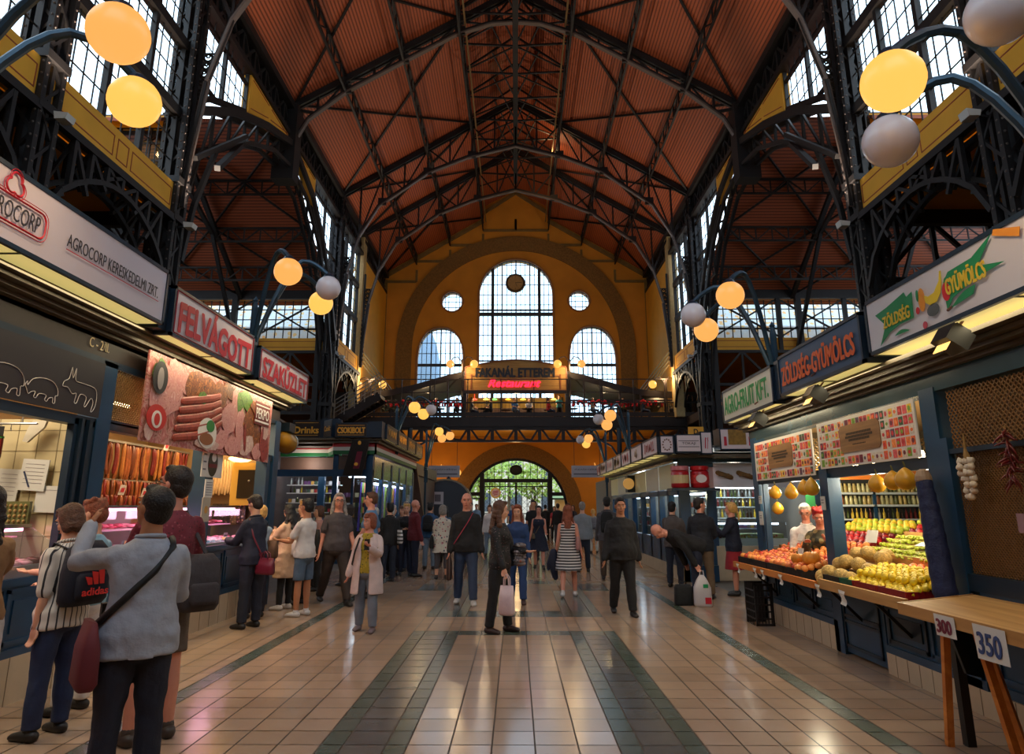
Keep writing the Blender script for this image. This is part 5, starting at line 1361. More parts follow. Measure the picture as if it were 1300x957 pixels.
AF = sign_box('white sign with green AGRO-FRUIT KFT. lettering, third on the right', 3.3, RF, 8.7, 10.88, 2.9, 3.41, mat('sign_white_cream',(208,204,184),.4,emit=.06))
sx_text('AGRO-FRUIT KFT.', AF, -.006, 0, .25, 1.9, .27, mat('green_letters',(20,150,72),.5), -1, bold=.006)
MB().box(3.34,RF,8.48,8.7,2.95,3.44).build('sign_connector', BLUED, label='dark blue filler between the second and third right signs', cat='panel')
for k,(y,z) in enumerate(((5.05,2.86),(7.5,2.82),(9.35,2.78))):
    e = empty('flood_lamp', (3.32,y,z), 0, 'black flood lamp hanging under the right signs, %s' % ['nearest below the fruit sign','middle below the orange lettering','farthest below the green lettering'][k], 'lamp')
    m = MB(); m.box(-.09,.09,-.1,.1,-.08,.06); m.box(-.06,.06,-.07,.07,.06,.09); m.xf(Matrix.Rotation(.6,4,'Y')); m.build('lamp_housing', BLACK, e)
    MB().tube([(.02,0,.05),(.1,-.02,.16),(.0,-.05,.24),(-.06,-.08,.2)],.012,6).build('lamp_arm', mat('rusty_arm',(120,84,70),.5,.4), e)
    MB().box(-.005,.0,-.08,.08,-.06,.04).xf(Matrix.Translation((-.085,0,-.055))@Matrix.Rotation(.6,4,'Y')).build('lamp_glass', mat('lamp_glass_lit',(255,200,110),.3,emit=1.2), e)
# veg mosaic posters
CELL = [mat('cell_%d'%i,c,.5,var=.25,vscale=40) for i,c in enumerate([(200,40,44),(226,104,40),(190,60,60),(120,160,50),(232,190,60),(110,30,50),(60,90,60),(220,90,90),(90,70,90),(240,140,70),(214,200,186)])]
WOODP = wood('plaque_wood',(156,112,66),(116,78,42),1,.5,3)
def mosaic(lab, y0, y1, z0, z1, nx, nz, hole, x):
    e = empty('produce_poster', (x,(y0+y1)/2,z0), 0, lab, 'poster'); L = (y1-y0)/2; H = z1-z0; e.rotation_euler = (0,.0,0)
    MB().box(0,.015,-L,L,0,H).build('poster_sheet', mat('poster_white',(222,214,206),.4), e)
    m = MB(); rn = random.Random(int(y0*10))
    for i in range(nx):
        for j in range(nz):
            a = -L+.04+(2*L-.08)*i/nx; b = a+(2*L-.08)/nx*.8; c = .02+(H-.04)*j/nz; d = c+(H-.04)/nz*.82
            if hole[0] < (i+.5)/nx < hole[1] and hole[2] < (j+.5)/nz < hole[3]: continue
            m.m = rn.choice([0,0,2,7,1,5,10,10,10,3,4,8,6,9]); bg = m.m; m.box(-.004,0,a,b,c,d)
            m.m = rn.choice([0,1,2,3,4,5,6,7,8,9] if bg == 10 else [0,1,3,5,7,9]); cy_ = (a+b)/2; cz_ = (c+d)/2; q1 = (b-a)*.33; q2 = (d-c)*rn.uniform(.2,.36)
            m.prism([(-.0045,cy_+q1*math.cos(t*PI/4),cz_+q2*math.sin(t*PI/4)) for t in range(8)],(-.001,0,0))
    m.build('produce_pictures', CELL, e)
    hy0,hy1,hz0,hz1 = -L+2*L*hole[0],-L+2*L*hole[1],H*hole[2],H*hole[3]; q = .04
    MB().prism([(-.004,y,z) for y,z in [(hy0+q,hz0),(hy1-q,hz0),(hy1,hz0+q),(hy1,hz1-q),(hy1-q,hz1),(hy0+q,hz1),(hy0,hz1-q),(hy0,hz0+q)]],(-.006,0,0)).build('wooden_plaque', WOODP, e)
    cy = (hy0+hy1)/2; w = hy1-hy0; m = MB()
    for j,(zz,f) in enumerate(((.62,.6),(.5,.66),(.38,.5),(.24,.3))):
        z = hz0+(hz1-hz0)*zz; a = cy-w*f/2
        while a < cy+w*f/2: m.box(-.012,-.01,a,a+.016,z,z+.026 if j < 3 else z+.012); a += .024
    m.build('plaque_print', mat('plaque_ink',(50,36,24),.6), e)
mosaic('mosaic produce poster with wooden plaque, larger right one', 6.34, 8.44, 2.06, 2.6, 24, 5, (.3,.72,.27,.82), RF-.05)
mosaic('mosaic produce poster with wooden plaque, left one further away', 8.62, 10.72, 2.0, 2.57, 24, 5, (.3,.72,.27,.82), RF-.05)
# garlic and chilli
e = empty('garlic_string', (3.68,5.66,2.2), 0, 'braided string of white garlic bulbs hanging on the mesh screen', 'garlic')
MB().tube([(0,0,0),(.0,.01,-.12),(0,0,-.2)],[.006,.012,.03],6).build('straw_braid', mat('straw',(150,116,66),.8), e)
rn = random.Random(2); gb = MB(); gb.lathe([(.004,.04),(.012,.03),(.03,.012),(.034,-.002),(.028,-.018),(.01,-.026)],n=9); gbm = gb.mesh('garlic_bulb', mat('garlic_white',(206,190,170),.6,var=.1,vscale=60), True)
for j in range(7):
    for i,yy in enumerate((-.062,0,.062)):
        if (j+i) % 7 == 6: continue
        o = bpy.data.objects.new('garlic_bulb', gbm); C.objects.link(o); o.parent = e; o.location = (-.02+rn.uniform(-.015,.015),yy*(1 if j < 5 else .6)+rn.uniform(-.01,.01),-.22-j*.047); o.rotation_euler = (rn.uniform(-.6,.6),rn.uniform(-.6,.6),0); o.scale = (.95,)*3
e = empty('chilli_string', (3.68,5.17,2.16), 0, 'string of dried dark red chilli peppers hanging on the mesh screen', 'chilli')
MB().tube([(0,0,0.05),(0,0,-.36)],.005,5).build('cord', mat('straw'), e)
cm = MB().tube([(0,0,0),(.01,.03,-.02),(.015,.06,-.05),(.01,.08,-.085)],[.008,.011,.008,.002],6).mesh('chilli_pepper', mat('chilli_red',(96,20,22),.35), True)
for j in range(46):
    o = bpy.data.objects.new('chilli_pepper', cm); C.objects.link(o); o.parent = e; o.location = (0,0,.02-j*.0085); o.rotation_euler = (rn.uniform(-.5,.7),0,j*2.4); o.scale = (rn.uniform(.7,1.05),)*3
# ---- hanging yellow gourds
def gourd(x,y,z,r,lab,pear=0):
    e = empty('hanging_gourd', (x,y,z), 0, lab, 'gourd')
    pr = [(r*.08,-r),(r*.6,-r*.86),(r*.95,-r*.4),(r,0),(r*.86,r*.45),(r*(.55 if not pear else .62),r*.85),(r*(.25 if not pear else .45),r*1.1),(r*.08,r*(1.2 if not pear else 1.5))]
    MB().lathe(pr,n=18).build('gourd_body', mat('gourd_yellow',(206,150,34),.35,var=.12,vscale=12), e, smooth=True)
    MB().tube([(0,0,r*1.1),(.005,0,r*1.3),(0,.01,r*1.7)],.008,5).build('stalk', mat('stalk_green',(96,90,40),.6), e)
for k,(x,y,z,r,l,p) in enumerate([(3.66,7.09,1.84,.085,'round yellow gourd, left of the three above the grapes',0),(3.66,6.78,1.86,.085,'round yellow gourd, middle of the three above the grapes',0),(3.6,6.45,1.86,.095,'large yellow gourd above the blue padded roll',0),(3.66,9.9,1.81,.085,'round yellow gourd, leftmost above the peaches',0),(3.66,9.32,1.8,.085,'pear shaped yellow gourd above the peaches',1),(3.66,8.9,1.84,.08,'yellow gourd of the touching pair, left one',1),(3.66,8.66,1.84,.09,'yellow gourd of the touching pair, right one',1),(3.9,10.5,1.59,.085,'yellow gourd deeper in the stall above the old vendor, left',0),(4.45,10.6,1.6,.085,'yellow gourd deeper in the stall by the small tricolour flag',0)]): gourd(x,y,z,r,l,p)
MB().box(4.33,4.40,10.5,10.51,1.62,1.88).box(4.40,4.47,10.5,10.51,1.62,1.88).build('small_flag', mat('tricolour_green',(26,98,50),.5), label='small striped flag hanging inside the fruit stall', cat='flag')
# blue padded roll
e = empty('padded_roll', (3.6,6.15,.9), 0, 'dark navy quilted padded roll leaning against the blue corner post', 'roll')
m = MB(); P = [(0.0,.02,.94),(.0,-.01,.7),(-.01,-.05,.4),(-.02,-.10,.02)]; R = [(.062,.075),(.075,.09),(.085,.1),(.09,.105)]
pts = []; rr = []
for i in range(25):
    t = i/24; a = t*3; k = min(int(a),2); f = a-k; p = V(P[k]).lerp(V(P[k+1]),f); q = R[k][0]+(R[k+1][0]-R[k][0])*f
    w = 1+.05*math.sin(i*1.9); pts.append(p); rr.append((q*w,q*w*1.15))
m.tube(pts, rr, 14); m.build('quilted_cover', mat('navy_quilt',(24,34,72),.7,bump=.8,bscale=18), e, smooth=True)
MB().tube([(.0,.02,.95),(.0,.02,.98)],[.07,.066],14).build('end_cap', mat('tan_tape',(150,124,100),.6), e)
# wooden ledges, brackets
PINE = wood('pine_board',(206,158,96),(182,132,72),1,.5,3); PINEO = wood('orange_pine_board',(214,134,56),(188,106,40),1,.5,3)
e = empty('wooden_ledge', (0,0,0), 0, 'pine front ledge board holding the lemon and melon crates', 'ledge')
MB().box(3.36,3.40,6.3,8.02,.74,.84).box(3.40,3.95,6.3,8.02,.74,.77).build('board', PINE, e)
MB().bar((3.42,6.95,.74),(3.74,6.95,.42),.03,.03).bar((3.42,7.9,.74),(3.74,7.9,.42),.03,.03).build('metal_bracket', BLACK, e)
e = empty('wooden_ledge', (0,0,0), 0, 'orange pine front ledge board holding the peach crates', 'ledge')
MB().box(3.36,3.40,8.15,11.1,.72,.80).box(3.40,3.95,8.4,11.1,.72,.75).build('board', PINEO, e)
MB().bar((3.42,9.0,.72),(3.74,9.0,.42),.03,.03).bar((3.42,10.4,.72),(3.74,10.4,.42),.03,.03).build('metal_bracket', BLACK, e)
for k,(y,w,h,x) in enumerate(((7.98,.1,.13,3.33),(7.4,.12,.14,3.33),(9.1,.1,.12,3.34),(9.75,.09,.12,3.34),(10.05,.1,.13,3.34),(10.8,.09,.13,3.34))):
    e = empty('paper_price_tag', (x,y,.75), 0, 'crumpled white paper tag, %s' % ['left end of the pine board','second on the pine board','right end of the orange board','third from the left on the orange board','second from the left on the orange board','left end of the orange board'][k], 'price tag')
    m = MB(); n=5
    for i in range(n): m.quad((-.012*math.sin(i*1.3),-w/2,.03-h*i/n),(-.014*math.sin(i*1.1+1),w/2,.03-h*i/n+.01),(-.014*math.sin(i*1.1+2.1),w/2,.03-h*(i+1)/n+.01),(-.012*math.sin((i+1)*1.3),-w/2,.03-h*(i+1)/n))
    m.build('paper', PW, e)
# trestle table near right with big price papers
e = empty('trestle_table', (0,0,0), 0, 'bare plywood table top on wooden trestles at the lower right', 'table')
m = MB(); m.prism([(2.87,2.6,.90),(3.74,2.6,.90),(3.74,5.92,.90),(2.87,5.42,.90)],(0,0,.022))
m.build('table_top', PINE, e)
m = MB(); m.box(2.85,2.868,2.6,5.42,.845,.925); m.prism([(2.85,5.42,.845),(3.74,5.935,.845),(3.74,5.955,.845),(2.85,5.44,.845)],(0,0,.08)); m.build('edge_board', wood('edge_pine',(196,146,86),(168,118,62),1,.5,3), e)
for (a,b,c,d) in ((3.0,5.12,3.02,5.3),(3.12,5.0,3.2,4.86),(3.22,5.12,3.34,4.98),(3.0,4.3,3.05,4.1),(3.2,4.3,3.25,4.5)): MB().bar((a,b,.88),(c,d,0),.045,.045).build('leg', PINEO, e)
MB().bar((3.1,5.2,.88),(3.16,5.3,0),.06,.06).build('leg', BLACK, e)
MB().prism([(3.02,5.15,.84),(3.3,5.25,.84),(3.28,5.22,.45),(3.1,5.12,.5)],(0,.03,0)).build('dark_cloth', BLUED, e)
for (y,w,h,txt,lab,c) in ((4.86,.22,.135,'300','smaller white price paper reading 300 on the plywood table, the farther one',(120,40,60)),(4.42,.29,.2,'350','larger white price paper reading 350 in blue, nearest the right picture corner',(50,70,120))):
    e = empty('price_paper', (2.843,y,.915), 0, lab, 'price tag')
    MB().prism([(-.004,-w/2,0),(-.004,w/2,.0),(-.004,w/2*.9,-h),(-.004,-w/2*1.05,-h*.97)],(.003,0,0)).build('paper', PW, e)
    text(txt,'lettering',e,(-.008,0,-h*.52),(0,-1,0),(0,0,1),w*.72,h*.62,mat('marker_%s'%txt,c,.6),bold=.003)
# ---- crates
def crate(x0,x1,y0,y1,z,h,m,lab,tilt=0):
    e = empty('fruit_crate', ((x0+x1)/2,(y0+y1)/2,z), 0, lab, 'crate'); e.rotation_euler = (0,tilt,0); a=(x1-x0)/2; b=(y1-y0)/2; t=.012
    MB().box(-a,a,-b,b,0,.01).build('crate_base', m, e)
    s = MB()
    for zz in (0.0,h*.45,h-.022):
        s.box(-a,-a+t,-b,b,zz,zz+.022); s.box(a-t,a,-b,b,zz,zz+.022); s.box(-a,a,-b,-b+t,zz,zz+.022); s.box(-a,a,b-t,b,zz,zz+.022)
    n = int(2*b/.05)
    for i in range(n+1):
        y = -b+2*b*i/n; s.box(-a,-a+t,y-.007,y+.007,0,h); s.box(a-t,a,y-.007,y+.007,0,h)
    n = int(2*a/.05)
    for i in range(n+1):
        x = -a+2*a*i/n; s.box(x-.007,x+.007,-b,-b+t,0,h); s.box(x-.007,x+.007,b-t,b,0,h)
    s.box(-a+.002,-a+.006,-b,b,0,h*.9); s.box(-a,a,-b+.002,-b+.006,0,h*.9)
    s.build('crate_side', m, e)
CR = mat('crate_red',(150,26,26),.45); CB = mat('crate_black',(26,24,26),.5); CG = mat('crate_green',(24,92,70),.5)
crate(3.42,3.82,6.36,6.86,.77,.12,CR,'red plastic crate of lemons beside the blue padded roll')
crate(3.42,3.82,6.88,7.34,.77,.12,CR,'red plastic crate of lemons, second from the padded roll')
crate(3.42,3.82,7.36,7.62,.77,.12,CG,'green plastic crate of lemons between red and black crates')
crate(3.42,3.82,7.64,8.02,.77,.12,CB,'black plastic crate under the melons')
for k,(a,b) in enumerate(((8.62,9.2),(9.22,9.8),(9.82,10.4),(10.42,11.0))): crate(3.42,3.84,a,b,.75,.13,CB,'black plastic crate of peaches, %s from the middle post' % ['first','second','third','fourth'][k])
# fruit shapes
def fm(nm, r, m, sq=1., nub=0): 
    o = MB(); o.ell((0,0,0),r,r,r*sq,n=12,m=8)
    if nub: o.ell((0,0,r*sq),r*.25,r*.25,r*.28,n=6,m=4)
    return o.mesh(nm, m, True)
LEM = fm('lemon',.036,mat('lemon_yellow',(238,206,40),.4,var=.08,vscale=20),1.05,1)
MELO = MB(); MELO.ell((0,0,0),.088,.088,.082,n=18,m=12); MEL = MELO.mesh('melon', mat('melon_tan',(196,160,88),.6,var=.3,vscale=34,bump=.6,bscale=60), True)
PEA = [fm('peach',.04,mat('peach_orange',(226,122,62),.55,var=.25,vscale=9),.92), fm('peach',.038,mat('nectarine_red',(190,62,40),.4,var=.3,vscale=9),.92), fm('peach',.042,mat('apricot',(236,150,72),.5,var=.15,vscale=9),.9)]
RED = [fm('apple',.04,mat('apple_red',(168,26,32),.3,var=.3,vscale=14),.9), fm('apple',.036,mat('plum_dark',(110,22,40),.35,var=.2,vscale=14),.95)]
YF = [fm('apple',.042,mat('apple_yellow',(222,186,60),.35,var=.15,vscale=14),.9), fm('apple',.04,mat('apple_green',(170,186,60),.35,var=.15,vscale=14),.9)]
ORA = fm('orange',.045,mat('clementine',(240,110,30),.45),.92)
def heap(meshes, nm, x0,x1,y0,y1,zf,st,lab,cat,grp,seed=1,layers=1,jit=.25,lim=999):
    rn = random.Random(seed); c = 0
    for L in range(layers):
        y = y0+L*st*.5; r = 0
        while y <= y1-L*st*.5:
            x = x0+(st/2 if r % 2 else 0)+L*st*.5
            while x <= x1-L*st*.5:
                if c < lim:
                    put(rn.choice(meshes),nm,(x+rn.uniform(-1,1)*st*jit*.5,y+rn.uniform(-1,1)*st*jit*.5,zf(x,y)+L*st*.62+rn.uniform(0,st*.12)),rn.uniform(0,6),lab,cat,grp,rn.uniform(.93,1.06),rn.uniform(-1.4,1.4)); c += 1
                x += st
            y += st*.87; r += 1
heap([LEM],'lemon',3.48,3.86,6.40,7.6,lambda x,y: .86+max(0,x-3.48)*.32,.069,'yellow lemon in the heap above the red crates','lemon','lemons heaped above the red crates',3,1)
heap([LEM],'lemon',3.58,3.84,6.5,7.5,lambda x,y: .93+max(0,x-3.5)*.3,.07,'yellow lemon in the top layer above the red crates','lemon','lemons heaped above the red crates',4,1)
for k,(x,y,z) in enumerate([(3.52,8.26,.84),(3.52,8.08,.9),(3.56,7.88,.88),(3.56,7.68,.87),(3.7,8.2,.98),(3.68,8.0,1.02),(3.72,7.8,1.01),(3.86,8.1,1.1),(3.88,7.88,1.12),(3.74,7.62,.96),(3.9,7.62,1.08),(3.5,8.2,.8),(4.02,7.78,1.1)]):
    put(MEL,'melon',(x,y,z),k*.9,'round tan netted melon in the pile beside the middle blue post','melon','netted melons beside the middle post',rn.uniform(.9,1.05),.4)
heap(PEA,'peach',3.46,3.84,8.64,11.0,lambda x,y: .89+max(0,x-3.5)*.25,.086,'orange red peach in the row of black crates','peach','peaches in the black crates',6)
heap(PEA,'peach',3.88,4.28,8.64,10.6,lambda x,y: .98+max(0,x-3.86)*.45,.092,'peach or nectarine on the rising display behind the black crates','peach','peaches on the rising display',7)
for k,(x,y,z,r) in enumerate([(3.62,8.78,1.0,1.3),(3.56,9.05,.98,1.0)]):
    e = empty('squash', (x,y,z), 0, 'round orange squash on the peaches, %s' % ['nearest the middle post','left one'][k], 'squash')
    m = MB()
    for i in range(9): a = 2*PI*i/9; m.ell((math.cos(a)*.035*r,math.sin(a)*.035*r,0),.05*r,.05*r,.062*r,n=10,m=8)
    m.build('ribbed_body', mat('squash_orange',(222,142,44),.4), e, smooth=True); MB().tube([(0,0,.06*r),(0,.01,.085*r)],.01,6).build('stalk', mat('stalk_green'), e)
# tilted display boards behind
DB = wood('display_board',(170,124,70),(140,98,52),1)
e = empty('display_rack', (0,0,0), 0, 'sloping wooden display rack carrying the grapes and apples', 'rack')
MB().prism([(3.84,6.35,.92),(5.0,6.35,1.46),(5.0,6.35,.8),(3.84,6.35,.8)],(0,1.95,0)).prism([(3.86,8.6,.9),(5.0,8.6,1.36),(5.0,8.6,.8),(3.86,8.6,.8)],(0,2.3,0)).build('sloping_board', DB, e)
MB().box(4.02,4.04,6.4,8.25,.98,1.12).box(4.5,4.52,6.4,8.25,1.2,1.34).box(4.0,4.02,8.6,10.85,.98,1.06).build('divider_slat', PINE, e)
# grapes: bunches
GR = [mat('grape_green',(176,186,60),.3,var=.1,vscale=20), mat('grape_pale',(196,196,90),.3)]
gms = []
for q in range(3):
    o = MB(); r_ = random.Random(q+40)
    for i in range(34):
        t = i/34; rad = .05*(1-t*.6); a = r_.uniform(0,6.3); o.ell((math.cos(a)*rad*r_.uniform(.3,1),-.09+t*.18,abs(math.sin(a))*rad*.6),.0145,n=7,m=5)
    gms.append(o.mesh('grape_bunch', GR[q % 2], True))
rn = random.Random(8)
y = 6.5
while y < 8.25:
    x = 4.08
    while x < 4.5: put(rn.choice(gms),'grape_bunch',(x,y+rn.uniform(-.02,.02),.93+(x-3.84)*.465+.05),rn.uniform(0,6),'bunch of green grapes on the sloping rack behind the lemons','grapes','green grape bunches behind the lemons'); x += .095
    y += .13
heap([ORA],'clementine',3.9,4.02,6.6,7.5,lambda x,y: 1.02,.09,'orange clementine between the lemons and the grapes','clementine','clementines behind the lemons',5,lim=14)
heap(RED,'apple',4.56,4.95,6.5,8.25,lambda x,y: .95+(x-3.84)*.465+.04,.08,'dark red apple or plum behind the grapes','apple','red fruit behind the grapes',9)
heap(RED,'apple',4.35,4.6,8.7,10.5,lambda x,y: .93+(x-3.86)*.4+.04,.08,'red fruit at the back of the peach display','apple','red fruit behind the peaches',10)
heap(YF,'apple',4.7,4.98,8.7,10.3,lambda x,y: .93+(x-3.86)*.4+.05,.085,'yellow green apple at the back of the fruit display','apple','yellow apples at the back',12)
heap(PEA,'peach',5.05,5.3,6.4,8.2,lambda x,y: 1.45+.03,.1,'apricot in the wooden box at the very back of the display','apricot','apricots in the back box',13)
MB().box(5.0,5.35,6.3,8.3,1.36,1.42).box(5.0,5.02,6.3,8.3,1.36,1.5).build('wooden_box', PINE, label='shallow wooden box of apricots at the back of the display', cat='box')
for k,(x,y,z,w,h,r,lab) in enumerate([(4.3,8.6,1.27,.2,.15,.3,'white price cards standing in the red fruit by the middle post'),(4.2,7.35,1.24,.17,.1,1.2,'white price sheet lying on the green grapes'),(4.75,7.2,1.52,.16,.14,.2,'white price card standing among the apricots at the back'),(3.66,9.2,1.04,.12,.12,.2,'small white price card on the peaches'),(4.0,10.0,1.2,.14,.1,.4,'white price card in front of the old vendor'),(4.1,9.1,1.2,.14,.1,.3,'small white price card at the foot of the middle post'),(3.9,6.62,1.1,.09,.12,.1,'white card at the edge of the padded roll')]):
    e = empty('price_card', (x,y,z), 0, lab, 'price card'); e.rotation_euler = (0,r,0.15)
    MB().box(-.003,.003,-w/2,w/2,-h/2,h/2).build('card', PW, e)
# inner shelves of bottles seen through the stall
e = empty('bottle_shelf', (5.5,10.75,0), 0, 'white lit shelves of bottles and jars at the back of the fruit stall', 'shelf')
MB().box(-.85,.75,-.14,.12,1.80,1.83).box(-.85,.75,-.14,.12,1.62,1.65).box(-.85,.75,-.14,.12,1.42,1.44).box(-.85,.75,-.14,.12,1.15,1.18).build('shelf_board', mat('shelf_cool_white',(200,214,222),.4), e)
for xx in (-.88,.78,-.08): MB().box(xx-.02,xx+.02,-.14,.14 if xx != -.08 else -.1,.9,2.1).build('upright', BLUE, e)
MB().box(-.85,.75,.1,.13,1.0,2.1).build('shelf_back', mat('shelf_back_dark',(54,58,60),.5), e)
rn = random.Random(31)
gb1 = [MB().lathe([(.026,0),(.03,.01),(.03,.09),(.02,.115),(.022,.12),(.022,.135)],n=10).mesh('jar', mat('jar_%d'%i,c,.25), True) for i,c in enumerate([(170,150,90),(180,176,130),(130,80,50),(100,106,70)])]
for z,gr,ms,sc in ((1.83,'jars on the top lit shelf',gb1,1),(1.65,'jars on the second lit shelf',gb1,1),(1.44,'bottles on the third shelf',btm,.6),(1.18,'jars on the lowest shelf',gb1,1)):
    x = -.8
    while x < .72: put(rn.choice(ms),'jar' if ms is gb1 else 'bottle',(5.5+x,10.72,z),0,'small jar or bottle among the '+gr,'jar' if ms is gb1 else 'bottle',gr,sc); x += .068
for k,(x,y,z) in enumerate(((4.45,7.6,2.2),(4.35,8.9,2.22),(5.1,9.9,2.25))):
    e = empty('bulb_lamp', (x,y,z), 0, 'bare bright bulb inside the fruit stall, %s' % ['nearest','middle','farthest'][k], 'lamp')
    MB().lathe([(.001,-.1),(.03,-.09),(.034,-.02),(.02,.02)],n=10).build('bulb', mat('bright_bulb',(255,236,190),.4,emit=14,ecol=(255,226,170)), e, smooth=True); MB().lathe([(.02,.02),(.02,.07)],n=8).bar((0,0,.06),(0,0,.55),.008).build('socket', BLACK, e)
for k,(x,y,z,w,h,lab) in enumerate(((3.72,10.7,1.45,.14,.2,'white notice on the end post of the fruit stall, lower'),(3.72,10.68,1.72,.1,.12,'white notice on the end post of the fruit stall, upper'),(3.7,8.46,1.66,.11,.16,'white notice pinned to the middle blue post'))):
    e = empty('notice_sheet', (x,y,z), 0, lab, 'notice'); MB().box(-.012,0,-w/2,w/2,-h/2,h/2).build('sheet', PW, e); MB().box(-.014,-.012,-w*.3,w*.3,0,.01).box(-.014,-.012,-w*.3,w*.3,.03,.04).build('print', mat('grey_print'), e)
# narrow black crate and bags on the floor
e = empty('standing_crate', (3.48,10.4,0), 0, 'black plastic crate standing upright on the floor by the blue counter', 'crate')
m = MB(); h = .56
for y in (-.2,.2): m.box(-.13,.13,y-.012,y+.012,0,.03); m.box(-.13,.13,y-.012,y+.012,h-.03,h); m.box(-.13,-.1,y-.012,y+.012,0,h); m.box(.1,.13,y-.012,y+.012,0,h)
for i in range(1,6): m.box(-.13,.13,-.205,-.195,i*h/6-.01,i*h/6+.01); m.box(-.13+i*.043,-.12+i*.043,-.205,-.195,0,h); m.box(-.135,-.125,-.2,.2,i*h/6-.01,i*h/6+.01); m.box(-.135,-.125,-.2+i*.066,-.19+i*.066,0,h)
m.box(-.13,.13,.19,.2,0,h); m.build('crate_lattice', CB, e)
# ================= far right kiosks =================
st = empty('delicatessen_kiosk', (0,0,0), 0, 'dark blue delicatessen kiosk with white sign row on the right, beyond the fruit stall', 'kiosk')
m = MB(); m.box(3.72,3.95,15.9,16.1,0,2.5); m.box(4.35,4.5,16.0,16.1,0,2.0); m.box(3.72,4.5,15.92,16.02,0,.35); m.box(3.78,4.45,15.92,16.0,1.95,2.05); m.box(4.5,4.62,16.2,16.3,0,2.5); m.box(5.6,5.75,16.2,16.3,0,2.5)
m.box(3.7,3.82,16.1,27,.3,.85); m.box(3.7,3.82,16.1,27,1.88,2.0)
for y in (17.1,18.2,19.4,20.8,22.4,24.2,26.9): m.box(3.7,3.84,y-.09,y+.09,.3,2.1)
m.build('shop_frame', BLUE, st)
MB().box(3.7,3.85,15.9,27,0,.3).box(4.5,6.5,16.18,16.3,0,.75).build('plinth', TILEW, st)
MB().box(3.78,7,15.95,27,2.95,3.0).box(6.9,7,15.95,27,0,3).box(3.78,7,26.9,27,0,3).box(3.9,6.9,20,20.1,0,2.9).build('shop_shell', mat('shop_shell_grey',(120,118,110),.6), st)
MB().box(3.62,3.78,16.0,27,2.62,2.95).box(3.7,4.5,15.85,15.95,2.5,2.7).box(4.5,6.6,16.1,16.2,2.62,2.85).build('blue_fascia', mat('teal_fascia'), st)
m = MB(); m.box(3.45,3.78,15.7,27,2.7,2.78); m.box(3.78,6.6,15.7,16.2,2.7,2.78); m.build('cornice', CORN, st)
for i in range(6):
    MB().box(3.66,3.7,16.1+i*1.8,17.85+i*1.8,2.02,2.6).build('white_panel', mat('panel_cream_%d'%(i%3),[(206,198,170),(190,186,176),(214,204,160)][i%3],.4), st)
MB().box(3.78,3.8,16.1,27,.85,1.9).box(3.95,4.35,15.97,15.99,.35,1.95).box(4.62,5.6,16.24,16.26,.75,2.0).build('shop_glass', CLEAR, st)
m = MB(); m.box(4.4,4.5,16.4,19.8,1.9,1.94); m.box(4.4,4.5,20.3,26.5,1.9,1.94); m.box(4.7,6.4,17.4,17.5,2.05,2.1); m.build('strip_light', mat('cool_strip2',(226,238,255),.4,emit=7,ecol=(220,235,255)), st)
MB().box(4.52,6.5,16.13,16.18,2.05,2.6).build('white_front_panel', WHITE, st)
MB().box(3.98,4.5,15.9,15.93,2.02,2.5).build('corner_panel', mat('pale_pink_panel',(190,150,146),.5), st)
for k,x in enumerate((4.82,5.3)):
    o = MB(); o.tube([(x-.15,16.11,2.38),(x+.15,16.11,2.28)],.055,8); o.box(x-.15,x+.1,16.04,16.08,2.3,2.36)
    o.build('roll_picture', mat('pastry_brown',(120,84,36),.5,var=.3,vscale=12), label='picture of a dark pastry roll on the white front panel, %s' % ['left','right'][k], cat='picture')
# big red jars
for k,x in enumerate((3.66,4.1)):
    e = empty('giant_jar', (x,15.55,2.02), 0, 'giant red paste jar on the kiosk corner ledge, %s' % ['left','right with white label'][k], 'jar')
    MB().lathe([(.17,0),(.2,.03),(.2,.34),(.17,.38)],n=20).build('jar_body', mat('jar_red',(176,24,34),.3), e, smooth=True)
    MB().lathe([(.19,.38),(.2,.39),(.2,.47),(.18,.48)],n=20).build('jar_lid', mat('lid_pink' if k == 0 else 'lid_red',(206,120,124) if k == 0 else (190,26,34),.35), e)
    MB().lathe([(.204,.1),(.204,.28)],n=20).build('jar_label', mat('label_beige',(206,180,130),.5) if k == 0 else mat('label_red_white',(200,60,60),.5,var=.3,vscale=20), e)
    if k: MB().prism([(.12*math.cos(i*PI/8)-.02,-.21,.2+.09*math.sin(i*PI/8)) for i in range(16)],(0,.01,0)).build('white_badge', mat('emblem_white'), e)
MB().box(3.45,4.5,15.4,15.95,1.96,2.02).build('jar_ledge', BLUED, label='dark ledge carrying the giant red jars', cat='ledge')
INKB = mat('ink_dark_grey'); PAT = mat('sign_white_pinkish',(200,184,186),.4,emit=.06)
ysign('white sign reading TOKAJI facing the camera above the red jars', 3.55, 4.12, 15.3, 2.78, 3.19, PAT, 'TOKAJI', INKB, .07, .3, .4, 0, sub=(.3,.62))
e = ysign('square white sign with a round ornament at the kiosk corner', 3.2, 3.52, 15.35, 2.76, 3.17, PAT, None, INKB)
m = MB()
for i in range(12):
    a = 2*PI*i/12; m.ell((math.cos(a)*.09,-.02,.2+math.sin(a)*.12),.02,.004,.02,n=6,m=4)
m.build('round_ornament', mat('ornament_brown',(120,84,70),.5), e)
ysign('narrow white sign with red letter at the recess of the kiosk', 4.15, 4.42, 15.5, 2.76, 3.27, PAT, None, mat('ink_red'), .2, .1, .4, .01); scribble('red_print', bpy.data.objects['shop_sign.%03d' % (len([o for o in bpy.data.objects if o.name.startswith('shop_sign')])-1)], (0,-.02,.25), (1,0,0), (0,0,1), .1, .3, mat('ink_red'), 2, 5)
e = ysign('wide white sign with a golden picture over the white front panel', 4.62, 5.6, 15.6, 2.86, 3.35, PAT, None, INKB, d=.5)
